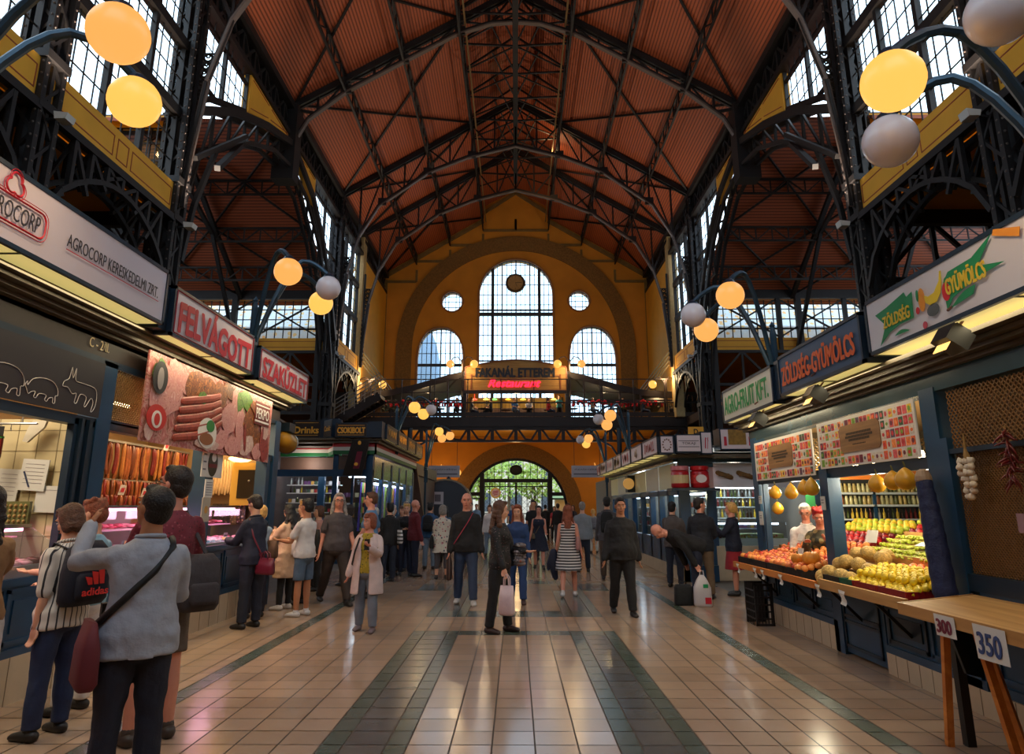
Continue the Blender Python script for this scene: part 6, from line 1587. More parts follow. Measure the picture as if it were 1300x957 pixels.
MB().box(-.3,.1,-.025,-.015,.12,.46).build('golden_picture', mat('golden_picture',(150,112,44),.5,var=.3,vscale=14), e)
MB().box(-.4,-.34,-.025,-.015,.1,.3).box(.16,.2,-.025,-.015,.1,.3).box(.26,.3,-.025,-.015,.1,.32).box(.36,.4,-.025,-.015,.1,.3).build('red_letters', mat('ink_red'), e)
for k in range(7):
    a = 15.6+k*1.75 if k else 15.4; b = 15.6+(k+1)*1.75-.1; b = min(b,27)
    e = sign_box('white aisle sign of the right kiosk row with faded print, %s from the corner' % ['first','second','third','fourth','fifth','sixth','seventh'][k], 3.15, 3.6, a, b, 2.76, 3.18, PAT)
    scribble('faded_print', e, (-.006,0,.21), (0,-1,0), (0,0,1), 1.2 if k != 1 else .4, .24, mat('ornament_red' if k % 2 == 0 else 'ornament_gold',(180,60,60) if k % 2 == 0 else (180,140,90),.5), [6,2,3,2,3,2,2][k], k+20)
e = empty('oval_clock_sign', (3.45,21.4,2.3), 0, 'lit oval hanging sign on the right kiosk row', 'sign')
MB().lathe([(.001,-.04),(.17,-.04),(.17,.04),(.001,.04)],n=20).xf(Matrix.Rotation(PI/2,4,'X')).build('oval_disc', mat('oval_lit',(200,150,80),.4,emit=.35), e); MB().box(-.02,.25,.05,.5,-.25,.25).build('sign_back', BLUED, e)
# goods in kiosk
rn = random.Random(77)
e = empty('kiosk_shelving', (0,0,0), 0, 'white shelving inside the delicatessen kiosk', 'shelf')
m = MB()
for z in (1.0,1.3,1.6): m.box(4.6,4.9,16.5,19.8,z-.02,z); m.box(4.6,4.9,20.4,26.4,z-.02,z); 
for z in (.85,1.1,1.35,1.62,1.85): m.box(4.65,6.3,17.6,17.8,z-.02,z)
for z in (1.0,1.3,1.6): m.box(3.98,4.35,16.5,16.6,z-.02,z)
m.build('shelf_board', mat('shelf_cool_white2',(206,214,216),.4), e)
for z in (1.0,1.3,1.6):
    y = 16.6
    while y < 26.4:
        if not 19.8 < y < 20.4: put(rn.choice(gm+btm),'packet',(4.68,y,z),1.57,'packet or bottle on the shelves of the right kiosk row','packet','packets on the right kiosk shelves',.95)
        y += .17
for z in (.85,1.1,1.35,1.62,1.85):
    x = 4.7
    while x < 6.2: put(rn.choice(btm if z > 1.3 else gm+gb1),'bottle',(x,17.62,z),0,'bottle on the shelves behind the three talking people','bottle','bottles behind the talking people',.8); x += .09
for z in (1.0,1.3,1.6):
    x = 4.0
    while x < 4.33: put(rn.choice(gm+btm),'jar',(x,16.52,z),0,'small jar behind the corner window of the kiosk','jar','jars behind the corner window',.8); x += .09
e = empty('fridge_case', (0,0,0), 0, 'lit glass counter case in front of the delicatessen shelves', 'display case')
MB().box(4.7,6.3,16.5,17.1,0,.9).build('case_body', mat('case_pale',(190,196,190),.4), e); MB().box(4.7,6.3,16.52,16.55,.9,1.25).box(4.7,6.3,16.52,17.1,1.25,1.26).build('case_glass', CLEAR, e); MB().box(4.75,6.25,16.6,17.05,.9,1.0).build('case_goods', spots('goods_mix',(170,176,120),[(220,220,200),(170,60,50),(90,150,60),(230,200,90)],16,.4), e); MB().box(4.7,6.3,17.0,17.05,1.2,1.24).build('tube_lamp', mat('cool_strip2'), e)
e = empty('sign_tower', (0,0,0), 0, 'small gold framed sign on the kiosk roof', 'sign'); MB().box(4.0,4.35,15.9,15.95,3.2,3.42).build('gold_frame', GOLDT, e); text('D','lettering',e,(4.17,15.89,3.31),(1,0,0),(0,0,1),.1,.12,BLACK,off=.02)
# low wall/planters by the gate right side
MB().box(4.4,7,27.6,38.5,0,2.9).build('far_kiosk', mat('kiosk_dark'), label='dark kiosk beyond the delicatessen row on the right', cat='kiosk')
# ================= PEOPLE =================
SKIN = [mat('skin_light',(214,158,128),.5,var=.06,vscale=10), mat('skin_tan',(176,118,84),.5,var=.06,vscale=10), mat('skin_rosy',(210,140,116),.5,var=.06,vscale=10)]
def cloth(nm, c, rough=.8, b=.5): return mat('cloth_'+nm, c, rough, var=.10, vscale=9, bump=b, bscale=14)
HAIRC = {'black':(14,11,11),'darkbrown':(34,22,16),'brown':(86,52,32),'auburn':(128,62,34),'ginger':(160,88,44),'blond':(206,158,88),'grey':(140,132,126),'white':(206,200,192),'red':(168,24,24)}
def hairmat(c): return mat('hair_'+c, HAIRC[c], .5, var=.35, vscale=40, bump=.6, bscale=70)
def remesh(o, vox, sm=3):
    r = o.modifiers.new('remesh','REMESH'); r.mode = 'VOXEL'; r.voxel_size = vox; r.use_smooth_shade = True
    if sm:
        s = o.modifiers.new('smooth','SMOOTH'); s.factor = .5; s.iterations = sm
def rotx(v, a, c=(0,0,0)):
    c = V(c); return c + Matrix.Rotation(a,3,'X') @ (V(v)-c)
TORSO = [(.80,.115,.085),(.86,.165,.11),(.93,.178,.122),(1.0,.165,.115),(1.08,.148,.105),(1.16,.148,.105),(1.25,.165,.112),(1.32,.176,.112),(1.37,.172,.102),(1.41,.14,.09),(1.445,.095,.076),(1.475,.068,.068),(1.51,.060,.064),(1.58,.057,.06)]
def person(x, y, face, H, label, skin=0, hair='darkbrown', style='short', top=None, topt='tee', bot=None, bott='pants', shoe=(30,26,26), la=(5,8,10,0), ra=(5,8,10,0), ll=(0,3,0), rl=(0,3,0), lean=0, head=(0,0), fat=1., detail=1, female=False, glasses=False, seat=None, outer=None, sleeves=None, z=0., group=None):
    """face: degrees, 0 = looking away from the camera (+y), 90 = towards +x, 180 = towards the camera"""
    k = H/1.75; vox = {2:.0085,1:.011,0:.022}[detail]
    P = empty('person', (x,y,z), -math.radians(face), label, 'person', group)
    SK = SKIN[skin]; wsh = .152 if female else .172; ln = -math.radians(lean)
    hipz = .93
    def U(p): return rotx(p, ln, (0,0,.95))
    # legs FK
    def leg(s, a):
        sw, out, kn = [math.radians(q) for q in a]
        h = V((s*.088,0,.90)); d = V((s*math.sin(out),math.sin(sw),-math.cos(sw)*math.cos(out))).normalized(); kp = h+d*.43
        sw2 = sw-kn; d2 = V((s*math.sin(out)*.6,math.sin(sw2),-math.cos(sw2))).normalized(); an = kp+d2*.41
        return h, kp, an, sw2
    LG = {-1:leg(-1,ll), 1:leg(1,rl)}
    low = min(LG[-1][2].z, LG[1][2].z); dz = .075-low
    if seat is not None: dz = seat-.84
    def arm(s, a):
        f, o, e, inn = a; f, o, e = [math.radians(q) for q in (f,o,e)]
        S = V((s*wsh,0,1.365)); d = V((s*math.sin(o),math.sin(f)*math.cos(o),-math.cos(f)*math.cos(o))).normalized(); E = S+d*.285
        d2 = V((s*math.sin(o)*math.cos(e)-s*inn,math.sin(f+e),-math.cos(f+e))).normalized(); W = E+d2*.25
        return U(S), U(E), U(W), (U(W)-U(E)).normalized()
    AR = {-1:arm(-1,la), 1:arm(1,ra)}
    HM = Matrix.Translation(U((0,.012,1.64))) @ Matrix.Rotation(ln,4,'X') @ Matrix.Rotation(-math.radians(head[0]),4,'Z') @ Matrix.Rotation(math.radians(head[1]),4,'X') @ Matrix.Scale(1.07,4)
    TZ = Matrix.Diagonal((k,k,k,1)) @ Matrix.Translation((0,0,dz))
    def fin(mb, nm, m, v=None, parent=P, sm=3, lab=None):
        mb.xf(TZ); o = mb.build(nm, m, parent, smooth=True, label=lab)
        if v: remesh(o, v*k, sm)
        return o
    def folds(o, st):
        if detail == 0: return
        tx = bpy.data.textures.get('cloth_folds') or bpy.data.textures.new('cloth_folds','CLOUDS'); tx.noise_scale = .11; tx.noise_depth = 1
        d = o.modifiers.new('folds','DISPLACE'); d.texture = tx; d.texture_coords = 'LOCAL'; d.strength = st; d.mid_level = .5
    def torso(mb, z0, z1, inf, flare=0., n=20, thick=1., lowx=0.):
        R = []
        zs = [t for t in TORSO if z0-1e-6 <= t[0] <= z1+1e-6]
        def at(z):
            for a,b in zip(TORSO,TORSO[1:]):
                if a[0] <= z <= b[0]:
                    t = (z-a[0])/(b[0]-a[0]); return (z,a[1]+(b[1]-a[1])*t,a[2]+(b[2]-a[2])*t)
            return (z,TORSO[0][1]+.05,TORSO[0][2]+.035)
        zz = sorted(set([z0,z1]+[t[0] for t in zs]+([.4+.1*i for i in range(5) if z0 < .4+.1*i < .8] if z0 < .8 else [])))
        for z in zz:
            _, a, b = at(z)
            if z < .86 and inf > 0: a = max(a,.165); b = max(b,.112)
            f = fat if z < 1.35 else 1+(fat-1)*.4
            if female and .99 < z < 1.2: a *= .93
            yo = .0
            bb = b*f+inf*thick
            if female and 1.18 < z < 1.34: yo = .018; bb += .012
            if fat > 1.08 and .95 < z < 1.25: yo += .02
            g = 1+flare*max(0,(1.0-z)); ex = lowx*min(1,max(0,(1.16-z)/.12)); bb += ex
            sc = (wsh/.172) if z > 1.25 and z < 1.43 else 1
            R.append([U((math.cos(2*PI*i/n)*(a*f*sc+inf+ex)*g, yo+math.sin(2*PI*i/n)*bb*g, z)) for i in range(n)])
        mb.loft(R)
    # --- body
    b = MB(); torso(b, .80, 1.58, 0)
    b.ell((0,0,.88),.155*fat,.105*fat,.1,n=14,m=8)
    for s in (-1,1):
        h,kp,an,sw2 = LG[s]; lf = fat**.5
        b.tube([h+V((0,0,.03)),h.lerp(kp,.4),kp,kp.lerp(an,.35),an],[.088*lf,.078*lf,.054*lf,.055*lf,.036],12)
        fd = V((s*.12,1,-.0)).normalized(); b.tube([an+V((0,-.02,-.035)),an+fd*.08+V((0,0,-.045)),an+fd*.16+V((0,0,-.052))],[.026,.026,.02],8)
        S,E,W,d = AR[s]
        b.tube([S,S.lerp(E,.4),E,E.lerp(W,.3),W],[.052*lf,.047*lf,.038*lf,.040,.026],10)
        # hand
        side = d.cross(V((0,0,1))); side = side.normalized() if side.length > .2 else V((0,1,0)); side = V((0,1,0)) if abs(d.z) > .75 else side
        side = (side-d*side.dot(d)).normalized(); nrm = d.cross(side)*(s)
        b.tube([W,W+d*.045,W+d*.09],[(.024,.020),(.036,.017),(.036,.015)] ,10) if False else b.ell((0,0,0),.040,.017,.052,n=10,m=8,M=Matrix.Translation(W+d*.05) @ Matrix((side,nrm,d)).transposed().to_4x4())
        if detail >= 1:
            for q,(off,L) in enumerate(((-.028,.066),(-.0095,.076),(.0095,.072),(.028,.058))):
                p0 = W+d*.085+side*off; p1 = p0+d*L*.5+nrm*.006; p2 = p1+d*L*.38+nrm*.02
                b.tube([p0,p1,p2],[.0098,.0092,.0082],6)
            p0 = W+d*.03-side*.03; b.tube([p0,p0+d*.035-side*.018+nrm*.008,p0+d*.065-side*.018+nrm*.018],[.0125,.011,.009],6)
        else: b.tube([W+d*.08,W+d*.14+nrm*.02],[.028,.018],8)
    # head
    def hell(c, *r, n=14, m=10): b.ell(c,*r,n=n,m=m,M=HM)
    hell((0,-.008,.03),.076,.094,.098,n=18,m=12); hell((0,.022,-.035),.061,.070,.080,n=16,m=10); hell((0,.05,-.088),.032,.032,.028)
    b.ell((0,.098,-.012),.012,.018,.024,n=8,m=6,M=HM); b.ell((0,.103,-.026),.016,.014,.011,n=8,m=6,M=HM)
    for s in (-1,1):
        b.ell((s*.077,-.006,0),.011,.02,.031,n=8,m=6,M=HM); b.ell((s*.036,.062,-.02),.024,.022,.022,n=8,m=6,M=HM); b.ell((s*.03,.079,.038),.026,.012,.009,n=8,m=5,M=HM)
    b.ell((0,.086,-.058),.026,.012,.012,n=8,m=5,M=HM)
    BO = fin(b,'body',SK,vox if detail else .02,sm=1)
    if detail >= 1:
        m = MB()
        for s in (-1,1):
            m = MB(); m.ell((s*.031,.083,.012),.014,.008,.0075,n=8,m=6,M=HM); fin(m,'eye',mat('eye_white',(190,180,172),.3),parent=BO)
            m = MB(); m.ell((s*.031,.089,.012),.0065,.004,.0065,n=8,m=6,M=HM); fin(m,'iris',mat('eye_dark',(34,22,18),.4),parent=BO)
            m = MB(); m.ell((s*.032,.094,.036),.022,.006,.0035,n=8,m=4,M=HM); fin(m,'eyebrow',mat('eye_dark'),parent=BO)
        m = MB(); m.ell((0,.1,-.058),.021,.006,.0055,n=8,m=6,M=HM); fin(m,'lips',mat('lips',(160,80,74),.5),parent=BO)
    if glasses:
        m = MB()
        for s in (-1,1):
            m.tube([HM @ V((s*.032+math.cos(a*PI/5)*.023,.106,.01+math.sin(a*PI/5)*.017)) for a in range(10)],.003,4,closed=True)
            m.tube([HM @ V((s*.055,.106,.014)),HM @ V((s*.08,.06,.014)),HM @ V((s*.082,-.01,.008))],.003,4)
        m.tube([HM @ V((-.009,.108,.014)),HM @ V((.009,.108,.014))],.003,4)
        fin(m,'glasses',BLACK)
    # --- hair
    if style != 'bald':
        m = MB(); hm = hairmat(hair)
        m.ell((0,-.022,.05),.086,.098,.090,n=18,m=12,M=HM); m.ell((0,-.045,.0),.080,.070,.085,n=14,m=10,M=HM)
        m.ell((0,.05,.105),.055,.035,.028,n=12,m=8,M=HM)
        if style == 'messy':
            for i in range(14): a = i*2.4; m.ell((math.cos(a)*.06,-.02+math.sin(a)*.07,.10+.02*math.sin(i*1.7)),.03,.03,.025,n=8,m=6,M=HM)
        if style in ('bob','long','wavy','ponytail','bun'):
            for s in (-1,1):
                m.ell((s*.07,-.01,.01),.026,.05,.07,n=10,m=8,M=HM)
        if style in ('bob',):
            for s in (-1,1): m.ell((s*.066,-.015,-.045),.030,.050,.060,n=10,m=8,M=HM)
            m.ell((0,-.06,-.05),.075,.045,.07,n=12,m=8,M=HM); m.ell((0,.072,.075),.05,.022,.025,n=12,m=8,M=HM)
        if style in ('long','wavy'):
            W_ = 1.25 if style == 'wavy' else 1.
            for s in (-1,1):
                for i in range(4): m.ell((s*(.066+.008*i)*W_**.7,-.03+.008*i,-.03-.055*i),.030*W_,.042,.045,n=10,m=8,M=HM)
            for i in range(6): m.ell((.012*math.sin(i*2),-.075-.004*i,-.03-.05*i),.085*W_*(1-.03*i),.038*W_,.05,n=12,m=8,M=HM)
        if style == 'ponytail':
            for i in range(5): m.ell((0,-.11-.008*i,.03-.05*i),.025,.025,.04,n=8,m=6,M=HM)
        if style == 'bun': m.ell((0,-.10,.09),.042,.042,.04,n=10,m=8,M=HM)
        fin(m,'hair',hm,vox*1.1 if detail else .022,sm=1)
    # --- clothes
    def sleeve(m, frac, inf, cuff=0):
        for s in (-1,1):
            S,E,W,d = AR[s]; 
            if frac <= 0: continue
            if frac < 1: e = S.lerp(E, frac); m.tube([S,S.lerp(e,.5),e],[.056+inf,.055+inf,.054+inf+cuff],12); m.tube([S.lerp(e,.3),e],[.05+inf,.055+inf+cuff],12,cap=False)
            else:
                w = E.lerp(W, min(1,frac-1)); m.tube([S,S.lerp(E,.5),E,E.lerp(w,.5),w],[.056+inf,.053+inf,.046+inf,.043+inf,.034+inf+cuff],12)
    hemz = {'tee':.86,'shirt':.80,'jacket':.82,'blouse':.84,'sweater':.86,'coat':.52,'longcardigan':.62,'tank':.88,'none':.9,'dress':.55,'overall':.84}[topt]
    inf = {'tee':.014,'shirt':.02,'jacket':.028,'blouse':.016,'sweater':.022,'coat':.034,'longcardigan':.026,'tank':.010,'none':.0,'dress':.012,'overall':.014}[topt]
    fr = sleeves if sleeves is not None else {'tee':.62,'shirt':2,'jacket':2,'blouse':1.6,'sweater':2,'coat':2,'longcardigan':2,'tank':0,'none':0,'dress':0,'overall':2}[topt]
    if topt != 'none':
        m = MB()
        if topt == 'dress': 
            torso(m, .90, 1.40, inf, 0)
            R = []
            for z_,a,b_ in ((1.02,.16,.12),(.9,.2,.155),(.75,.235,.19),(.6,.262,.215),(.5,.28,.235)):
                R.append([V((math.cos(2*PI*i/28)*a*(1+.03*math.sin(i*PI/2)),math.sin(2*PI*i/28)*b_*(1+.03*math.sin(i*PI/2)),z_)) for i in range(28)])
            m.loft(R)
        else: torso(m, hemz, 1.47 if topt != 'tank' else 1.38, inf, {'shirt':.5,'coat':.35,'longcardigan':.4,'jacket':.1}.get(topt,.22), lowx=.016 if bott != 'none' else 0)
        sleeve(m, fr, inf*.6, .006)
        nm = {'tee':'tshirt','shirt':'shirt','jacket':'jacket','blouse':'blouse','sweater':'sweater','coat':'coat','longcardigan':'cardigan','tank':'top','dress':'dress','overall':'denim_top'}[topt]
        o = fin(m,nm,top,.013 if detail else .026,sm=2); folds(o,.026 if topt != 'tank' and not outer else .006)
        if topt in ('shirt','jacket','coat') and detail:
            m = MB(); pts = [U((math.cos(a)*.078,.0+math.sin(a)*.072,1.475+.012*math.cos(a+PI/2))) for a in [2*PI*i/14 for i in range(14)]]
            m.tube(pts,.014,6,closed=True); fin(m,'collar',top,parent=o)
        if topt == 'tank':
            m = MB()
            for s in (-1,1): m.tube([U((s*.09,.1,1.36)),U((s*.10,.02,1.45)),U((s*.09,-.09,1.36))],.014,6)
            fin(m,'shoulder_straps',top,parent=o)
    if outer:
        m = MB(); torso(m, outer[1], 1.46, .044, .3); sleeve(m, 2, .026, .008); o = MB()
        # open front: cut the faces in front of the belly
        nm_ = outer[2]; keep = [i for i,f in enumerate(m.f) if not (all(True for _ in f) and sum(m.v[q][1] for q in f)/len(f) > .085 and abs(sum(m.v[q][0] for q in f)/len(f)) < .085 and len(f) == 4)]
        m.f = [m.f[i] for i in keep if len(m.f[i]) == 4]; m.mi = [0]*len(m.f)
        oo = fin(m,nm_,outer[0]); sd = oo.modifiers.new('thickness','SOLIDIFY'); sd.thickness = .012; sb = oo.modifiers.new('subdiv','SUBSURF'); sb.levels = 1; sb.render_levels = 1
    if bott in ('pants','wide','shorts','leggings','capri'):
        m = MB(); q = {'pants':.018,'wide':.034,'shorts':.014,'leggings':.006,'capri':.016}[bott]
        m.ell((0,0,.88),.18*fat+.012,.13*fat+.014,.13,n=16,m=8); m.ell((0,0,.965),.18*fat+.01,.128*fat+.008,.085,n=16,m=8)
        lf = fat**.5
        for s in (-1,1):
            h,kp,an,_ = LG[s]; e = an if bott not in ('shorts','capri') else (h.lerp(kp,.88) if bott == 'shorts' else kp.lerp(an,.6))
            if bott == 'shorts': m.tube([h+V((0,0,.04)),h.lerp(kp,.4),e],[.09*lf+q*.5,.08*lf+q,.076*lf+q],12,cap=False)
            else: m.tube([h+V((0,0,.04)),h.lerp(kp,.4),kp,kp.lerp(e,.5),e+V((0,0,.01))],[.09*lf+q*.6+.006,.082*lf+q,.058*lf+q,.054*lf+q*1.1,.042+q*1.3],12,cap=False)
        fin(m,{'pants':'trousers','wide':'wide_trousers','shorts':'shorts','leggings':'leggings','capri':'cropped_trousers'}[bott],bot,.013 if detail else .026,sm=2) if detail == 0 else folds(fin(m,{'pants':'trousers','wide':'wide_trousers','shorts':'shorts','leggings':'leggings','capri':'cropped_trousers'}[bott],bot,.013,sm=2),.018)
    elif bott == 'skirt':
        m = MB(); m.loft([[V((math.cos(2*PI*i/24)*a,math.sin(2*PI*i/24)*b_,z_)) for i in range(24)] for z_,a,b_ in ((1.0,.17,.125),(.9,.19,.14),(.7,.22,.17),(.48,.25,.2))]); fin(m,'skirt',bot,.015,sm=3)
    # shoes
    sm_ = mat('shoe_%d_%d_%d'%shoe, shoe, .45)
    for s in (-1,1):
        h,kp,an,_ = LG[s]; fd = V((s*.12,1,0)).normalized()
        m = MB(); m.tube([an+V((0,-.03,-.035)),an+fd*.06+V((0,0,-.038)),an+fd*.15+V((0,0,-.05))],[(.048,.05),(.05,.044),(.043,.03)],10)
        m.tube([an+V((0,0,-.03)),an+V((0,0,.015))],[.046,.044],10)
        m.v = [(a,b_,max(c,an.z-.078)) for a,b_,c in m.v]
        fin(m,'shoe',sm_)
    def W2(p):   # body-space point -> world
        q = TZ @ V(p); return P.matrix_basis @ q if False else (Matrix.Translation((x,y,z)) @ Matrix.Rotation(-math.radians(face),4,'Z') @ q)
    return dict(P=P, U=U, W2=W2, AR=AR, face=face, k=k, dz=dz, loc=(x,y,z))
def local_obj(D, nm, label, cat, pos):
    """a top-level thing placed in the body space of person D; returns its empty and a function for points"""
    w = D['W2'](pos); e = empty(nm, w, -math.radians(D['face']), label, cat); return e
def handbag(D, pos, w, h, m, label, strap=None, d=.1, handle=True, nm='handbag'):
    e = local_obj(D, nm, label, 'bag', pos)
    b = MB(); b.loft([[V((math.cos(a)*d/2*abs(math.cos(a))**-.3*.9 if False else math.copysign(abs(math.cos(a))**.5,math.cos(a))*d/2*q, math.copysign(abs(math.sin(a))**.5,math.sin(a))*w/2*q2, zz)) for a in [2*PI*i/20 for i in range(20)]] for zz,q,q2 in ((0,.7,.9),(.03,1,1),(h*.6,.9,.96),(h,.35,.88))])
    b.build('bag_body', m, e, smooth=True)
    if handle:
        b = MB()
        for s in (-1,1): b.tube([(s*.02,-w*.2,h*.9),(s*.025,-w*.16,h*1.25),(s*.02,0,h*1.4),(s*.025,w*.16,h*1.25),(s*.02,w*.2,h*.9)],.008,6)
        b.build('handle', m, e, smooth=True)
    if strap:
        P = [D['W2'](p)-D['W2'](pos) for p in strap]; R = Matrix.Rotation(math.radians(D['face']),3,'Z'); MB().tube([R @ p for p in P],[.012 if nm != 'shoulder_bag' else .02]*len(P),6).build('strap', m, e, smooth=True)
    return e
def strapline(D, pts, nm, m, w, parent, pos):
    R = Matrix.Rotation(math.radians(D['face']),3,'Z'); b = MB(); P = [R @ (D['W2'](p)-D['W2'](pos)) for p in pts]
    b.tube(P,[(w,.005)]*len(P),8); return b.build(nm, m, parent, smooth=True)
def backpack(D, w, h, m, label, logo=None, z=1.08, side=0, hang=0):
    pos = (side,-.2,z); e = local_obj(D,'backpack',label,'bag',pos)
    b = MB(); b.loft([[V((math.copysign(abs(math.cos(a))**.6,math.cos(a))*w/2*q, math.copysign(abs(math.sin(a))**.6,math.sin(a))*.085*q2, zz)) for a in [2*PI*i/20 for i in range(20)]] for zz,q,q2 in ((0,.85,.7),(.04,1,1),(h*.5,1,1),(h*.85,.9,.8),(h,.55,.4))])
    b.build('pack_body', m, e, smooth=True)
    b = MB(); b.loft([[V((math.copysign(abs(math.cos(a))**.6,math.cos(a))*w*.38*q, -.08+math.copysign(abs(math.sin(a))**.6,math.sin(a))*.035*q, zz)) for a in [2*PI*i/16 for i in range(16)]] for zz,q in ((.05,.9),(.08,1),(h*.45,1),(h*.5,.8))])
    b.build('front_pocket', m, e, smooth=True)
    for s in (-1,1):
        strapline(D,[(side+s*w*.28,-.16,z+.04),(s*.13,-.05,z+.0),(s*.15,.11,1.15),(s*.13,.125,1.3),(s*.11,.04,1.465),(side+s*w*.2,-.14,z+h*.9)],'shoulder_strap',m,.02,e,pos)
    if logo:
        text(logo,'logo_lettering',e,(.0,-.121,.10),(1,0,0),(0,0,1),w*.62,.055,mat('logo_red',(236,56,50),.5),off=.02)
        b = MB()
        for i,hh in enumerate((.05,.085,.12)):
            x0 = -.07+i*.05; b.prism([(x0,-.121,.15),(x0+.035,-.121,.15),(x0+.035-.035*0-.01,-.121,.15+hh),(x0-.03,-.121,.15+hh+.02*0+.01)],(0,-.004,0))
        b.build('logo_mark', mat('logo_red'), e)
    return e
NAVY = cloth('navy',(26,30,50)); BLK = cloth('black',(22,20,22)); JEAN = cloth('jean',(46,60,86)); DJEAN = cloth('dark_jean',(26,32,48)); LJEAN = cloth('light_jean',(116,132,148)); WHT = cloth('white',(206,200,198))
GRY = cloth('grey',(74,70,74)); BEI = cloth('beige',(196,160,132)); CHB = cloth('chambray',(164,168,178))
people = {}
# left foreground
D = person(-3.62,4.8,-60,1.72,'woman in a tan top and white trousers at the left picture edge, seen from behind',hair='darkbrown',style='long',top=cloth('tan',(150,112,74)),topt='tee',bot=WHT,bott='wide',la=(30,8,60,.1),ra=(30,8,60,.1),female=True,detail=2)
D = person(-3.42,5.45,-72,1.60,'woman in a striped white shirt with a navy backpack, looking at the meat counter',hair='brown',style='bob',top=stripes('white_black_stripe',(206,198,188),(34,32,38),0,.055,.78,ang=22),topt='shirt',sleeves=.95,bot=cloth('denim_blue',(32,44,76)),bott='pants',la=(-4,6,10,0),ra=(25,8,70,.2),head=(-10,-20),lean=3,female=True,detail=2)
backpack(D,.36,.46,cloth('pack_navy',(20,22,38)),'navy adidas backpack with red logo on the striped-shirt woman',logo='adidas',z=.98)
MB().tube([D['W2']((-.13,.0,1.12)),D['W2']((-.16,.03,.97)),D['W2']((-.12,-.08,.93))],[(.02,.006)]*3,6).build('loose_strap', mat('strap_orange_red',(230,70,44),.5), label='orange red strap end hanging at the waist of the striped-shirt woman', cat='strap')
D = person(-3.62,6.05,-80,1.64,'woman with reddish brown hair and white trousers behind the backpack',hair='auburn',style='messy',top=cloth('aqua',(130,170,190)),topt='tee',bot=WHT,bott='pants',la=(40,8,50,.2),ra=(40,8,50,.2),head=(0,-15),female=True,detail=2)
D = person(-2.20,4.25,-38,1.70,'man in a blue grey shirt with black shoulder strap, one arm raised to his mouth',skin=1,hair='black',style='short',top=CHB,topt='shirt',bot=cloth('navy_jeans',(28,30,44)),bott='pants',shoe=(60,54,50),la=(78,38,62,.55),ra=(20,10,75,.35),head=(-28,16),lean=-3,fat=1.08,detail=2)
S_ = D
e = handbag(D,(-.26,-.02,.66),.34,.34,mat('dark_red_canvas',(104,34,42),.7),'dark red canvas shoulder bag on the left hip of the man in the grey shirt',strap=[(-.24,-.02,.98),(-.13,-.135,1.12),(.02,-.155,1.28),(.12,-.10,1.42),(.13,.0,1.46),(.08,.12,1.36),(-.14,.12,1.06),(-.24,.02,.95)],handle=False,d=.12,nm='shoulder_bag')
for c in e.children:
    if c.name.startswith('strap'): c.data.materials.clear(); c.data.materials.append(mat('black_webbing',(14,13,15),.6)); c.scale = (1,1,1)
D = person(-2.62,5.35,-48,1.88,'tall man with glasses and a maroon shirt behind the man in the grey shirt',skin=2,hair='darkbrown',style='short',top=spots('maroon_pattern',(120,36,52),[(150,70,80),(90,30,40)],40,.3),topt='tee',bot=cloth('khaki_short',(96,84,74)),bott='shorts',shoe=(60,50,44),la=(30,6,80,.4),ra=(15,12,60,.3),head=(-30,10),glasses=True,detail=2)
backpack(D,.28,.4,cloth('pack_grey',(62,56,58)),'grey backpack slung low at the right side of the tall man with glasses',z=.80,side=.16)
e = local_obj(S_,'camera','black camera held low by the man in the grey shirt','camera',(-.10,.36,1.02)); MB().box(-.06,.06,-.035,.035,-.04,.04).box(-.02,.03,-.02,.02,.04,.06).build('camera_body', BLACK, e); MB().lathe([(.03,0),(.032,.05)],n=12).xf(Matrix.Rotation(-PI/2,4,'X')).build('lens', BLACK, e)
D = person(-3.68,10.0,-62,1.74,'woman in a navy blazer with a maroon handbag at the meat counter',hair='darkbrown',style='short',top=NAVY,topt='jacket',bot=cloth('navy_trouser',(24,28,44)),bott='pants',la=(35,6,65,.3),ra=(32,8,68,.3),head=(-5,-22),lean=4,female=True,detail=2)
handbag(D,(-.02,-.26,.70),.34,.22,mat('maroon_leather',(104,30,48),.35,bump=.2),'maroon leather handbag with two handles on the navy blazer woman',strap=[(0,-.20,.9),(-.12,-.10,1.2),(-.13,0,1.44),(-.14,.06,1.3),(-.02,-.2,.9)])
D = person(-3.95,10.9,-50,1.60,'blond woman in a pale blue top half hidden behind the navy blazer',hair='blond',style='short',top=cloth('paleblue',(150,170,190)),topt='shirt',bot=NAVY,bott='pants',la=(40,6,60,.3),ra=(40,6,60,.3),female=True)
handbag(D,(.16,-.16,.92),.26,.26,cloth('brown_bag',(92,66,48)),'brown shoulder bag on the blond woman at the counter',strap=[(.1,-.12,1.15),(.13,0,1.46),(.14,.1,1.2)],handle=False)
D = person(-3.78,11.75,-70,1.62,'young woman with long dark hair in a beige coat',hair='black',style='long',top=BEI,topt='coat',bot=BLK,bott='leggings',shoe=(206,200,196),la=(40,8,85,.4),ra=(40,8,85,.4),head=(10,-12),female=True)
handbag(D,(-.05,-.26,.9),.22,.3,mat('white_bag',(206,202,200),.5),'white patterned tote bag hanging behind the beige coat',strap=[(0,-.2,1.1),(.1,-.05,1.45),(.12,.1,1.2)],handle=False,nm='tote_bag')
D = person(-3.72,12.35,-78,1.68,'short haired blond woman in a black jacket',hair='blond',style='messy',top=BLK,topt='jacket',bot=BLK,bott='pants',shoe=(40,40,50),la=(35,8,80,.2),ra=(35,8,80,.2),female=True)
e = local_obj(D,'folded_jacket','black puffer jacket carried over the arm of the blond woman','jacket',(-.08,.3,.62)); b = MB()
for i in range(9): b.ell((0,0,i*.06),.13-.01*abs(i-5),.09,.042,n=14,m=8)
b.build('quilting', mat('black_puffer',(16,15,17),.35), e, smooth=True)
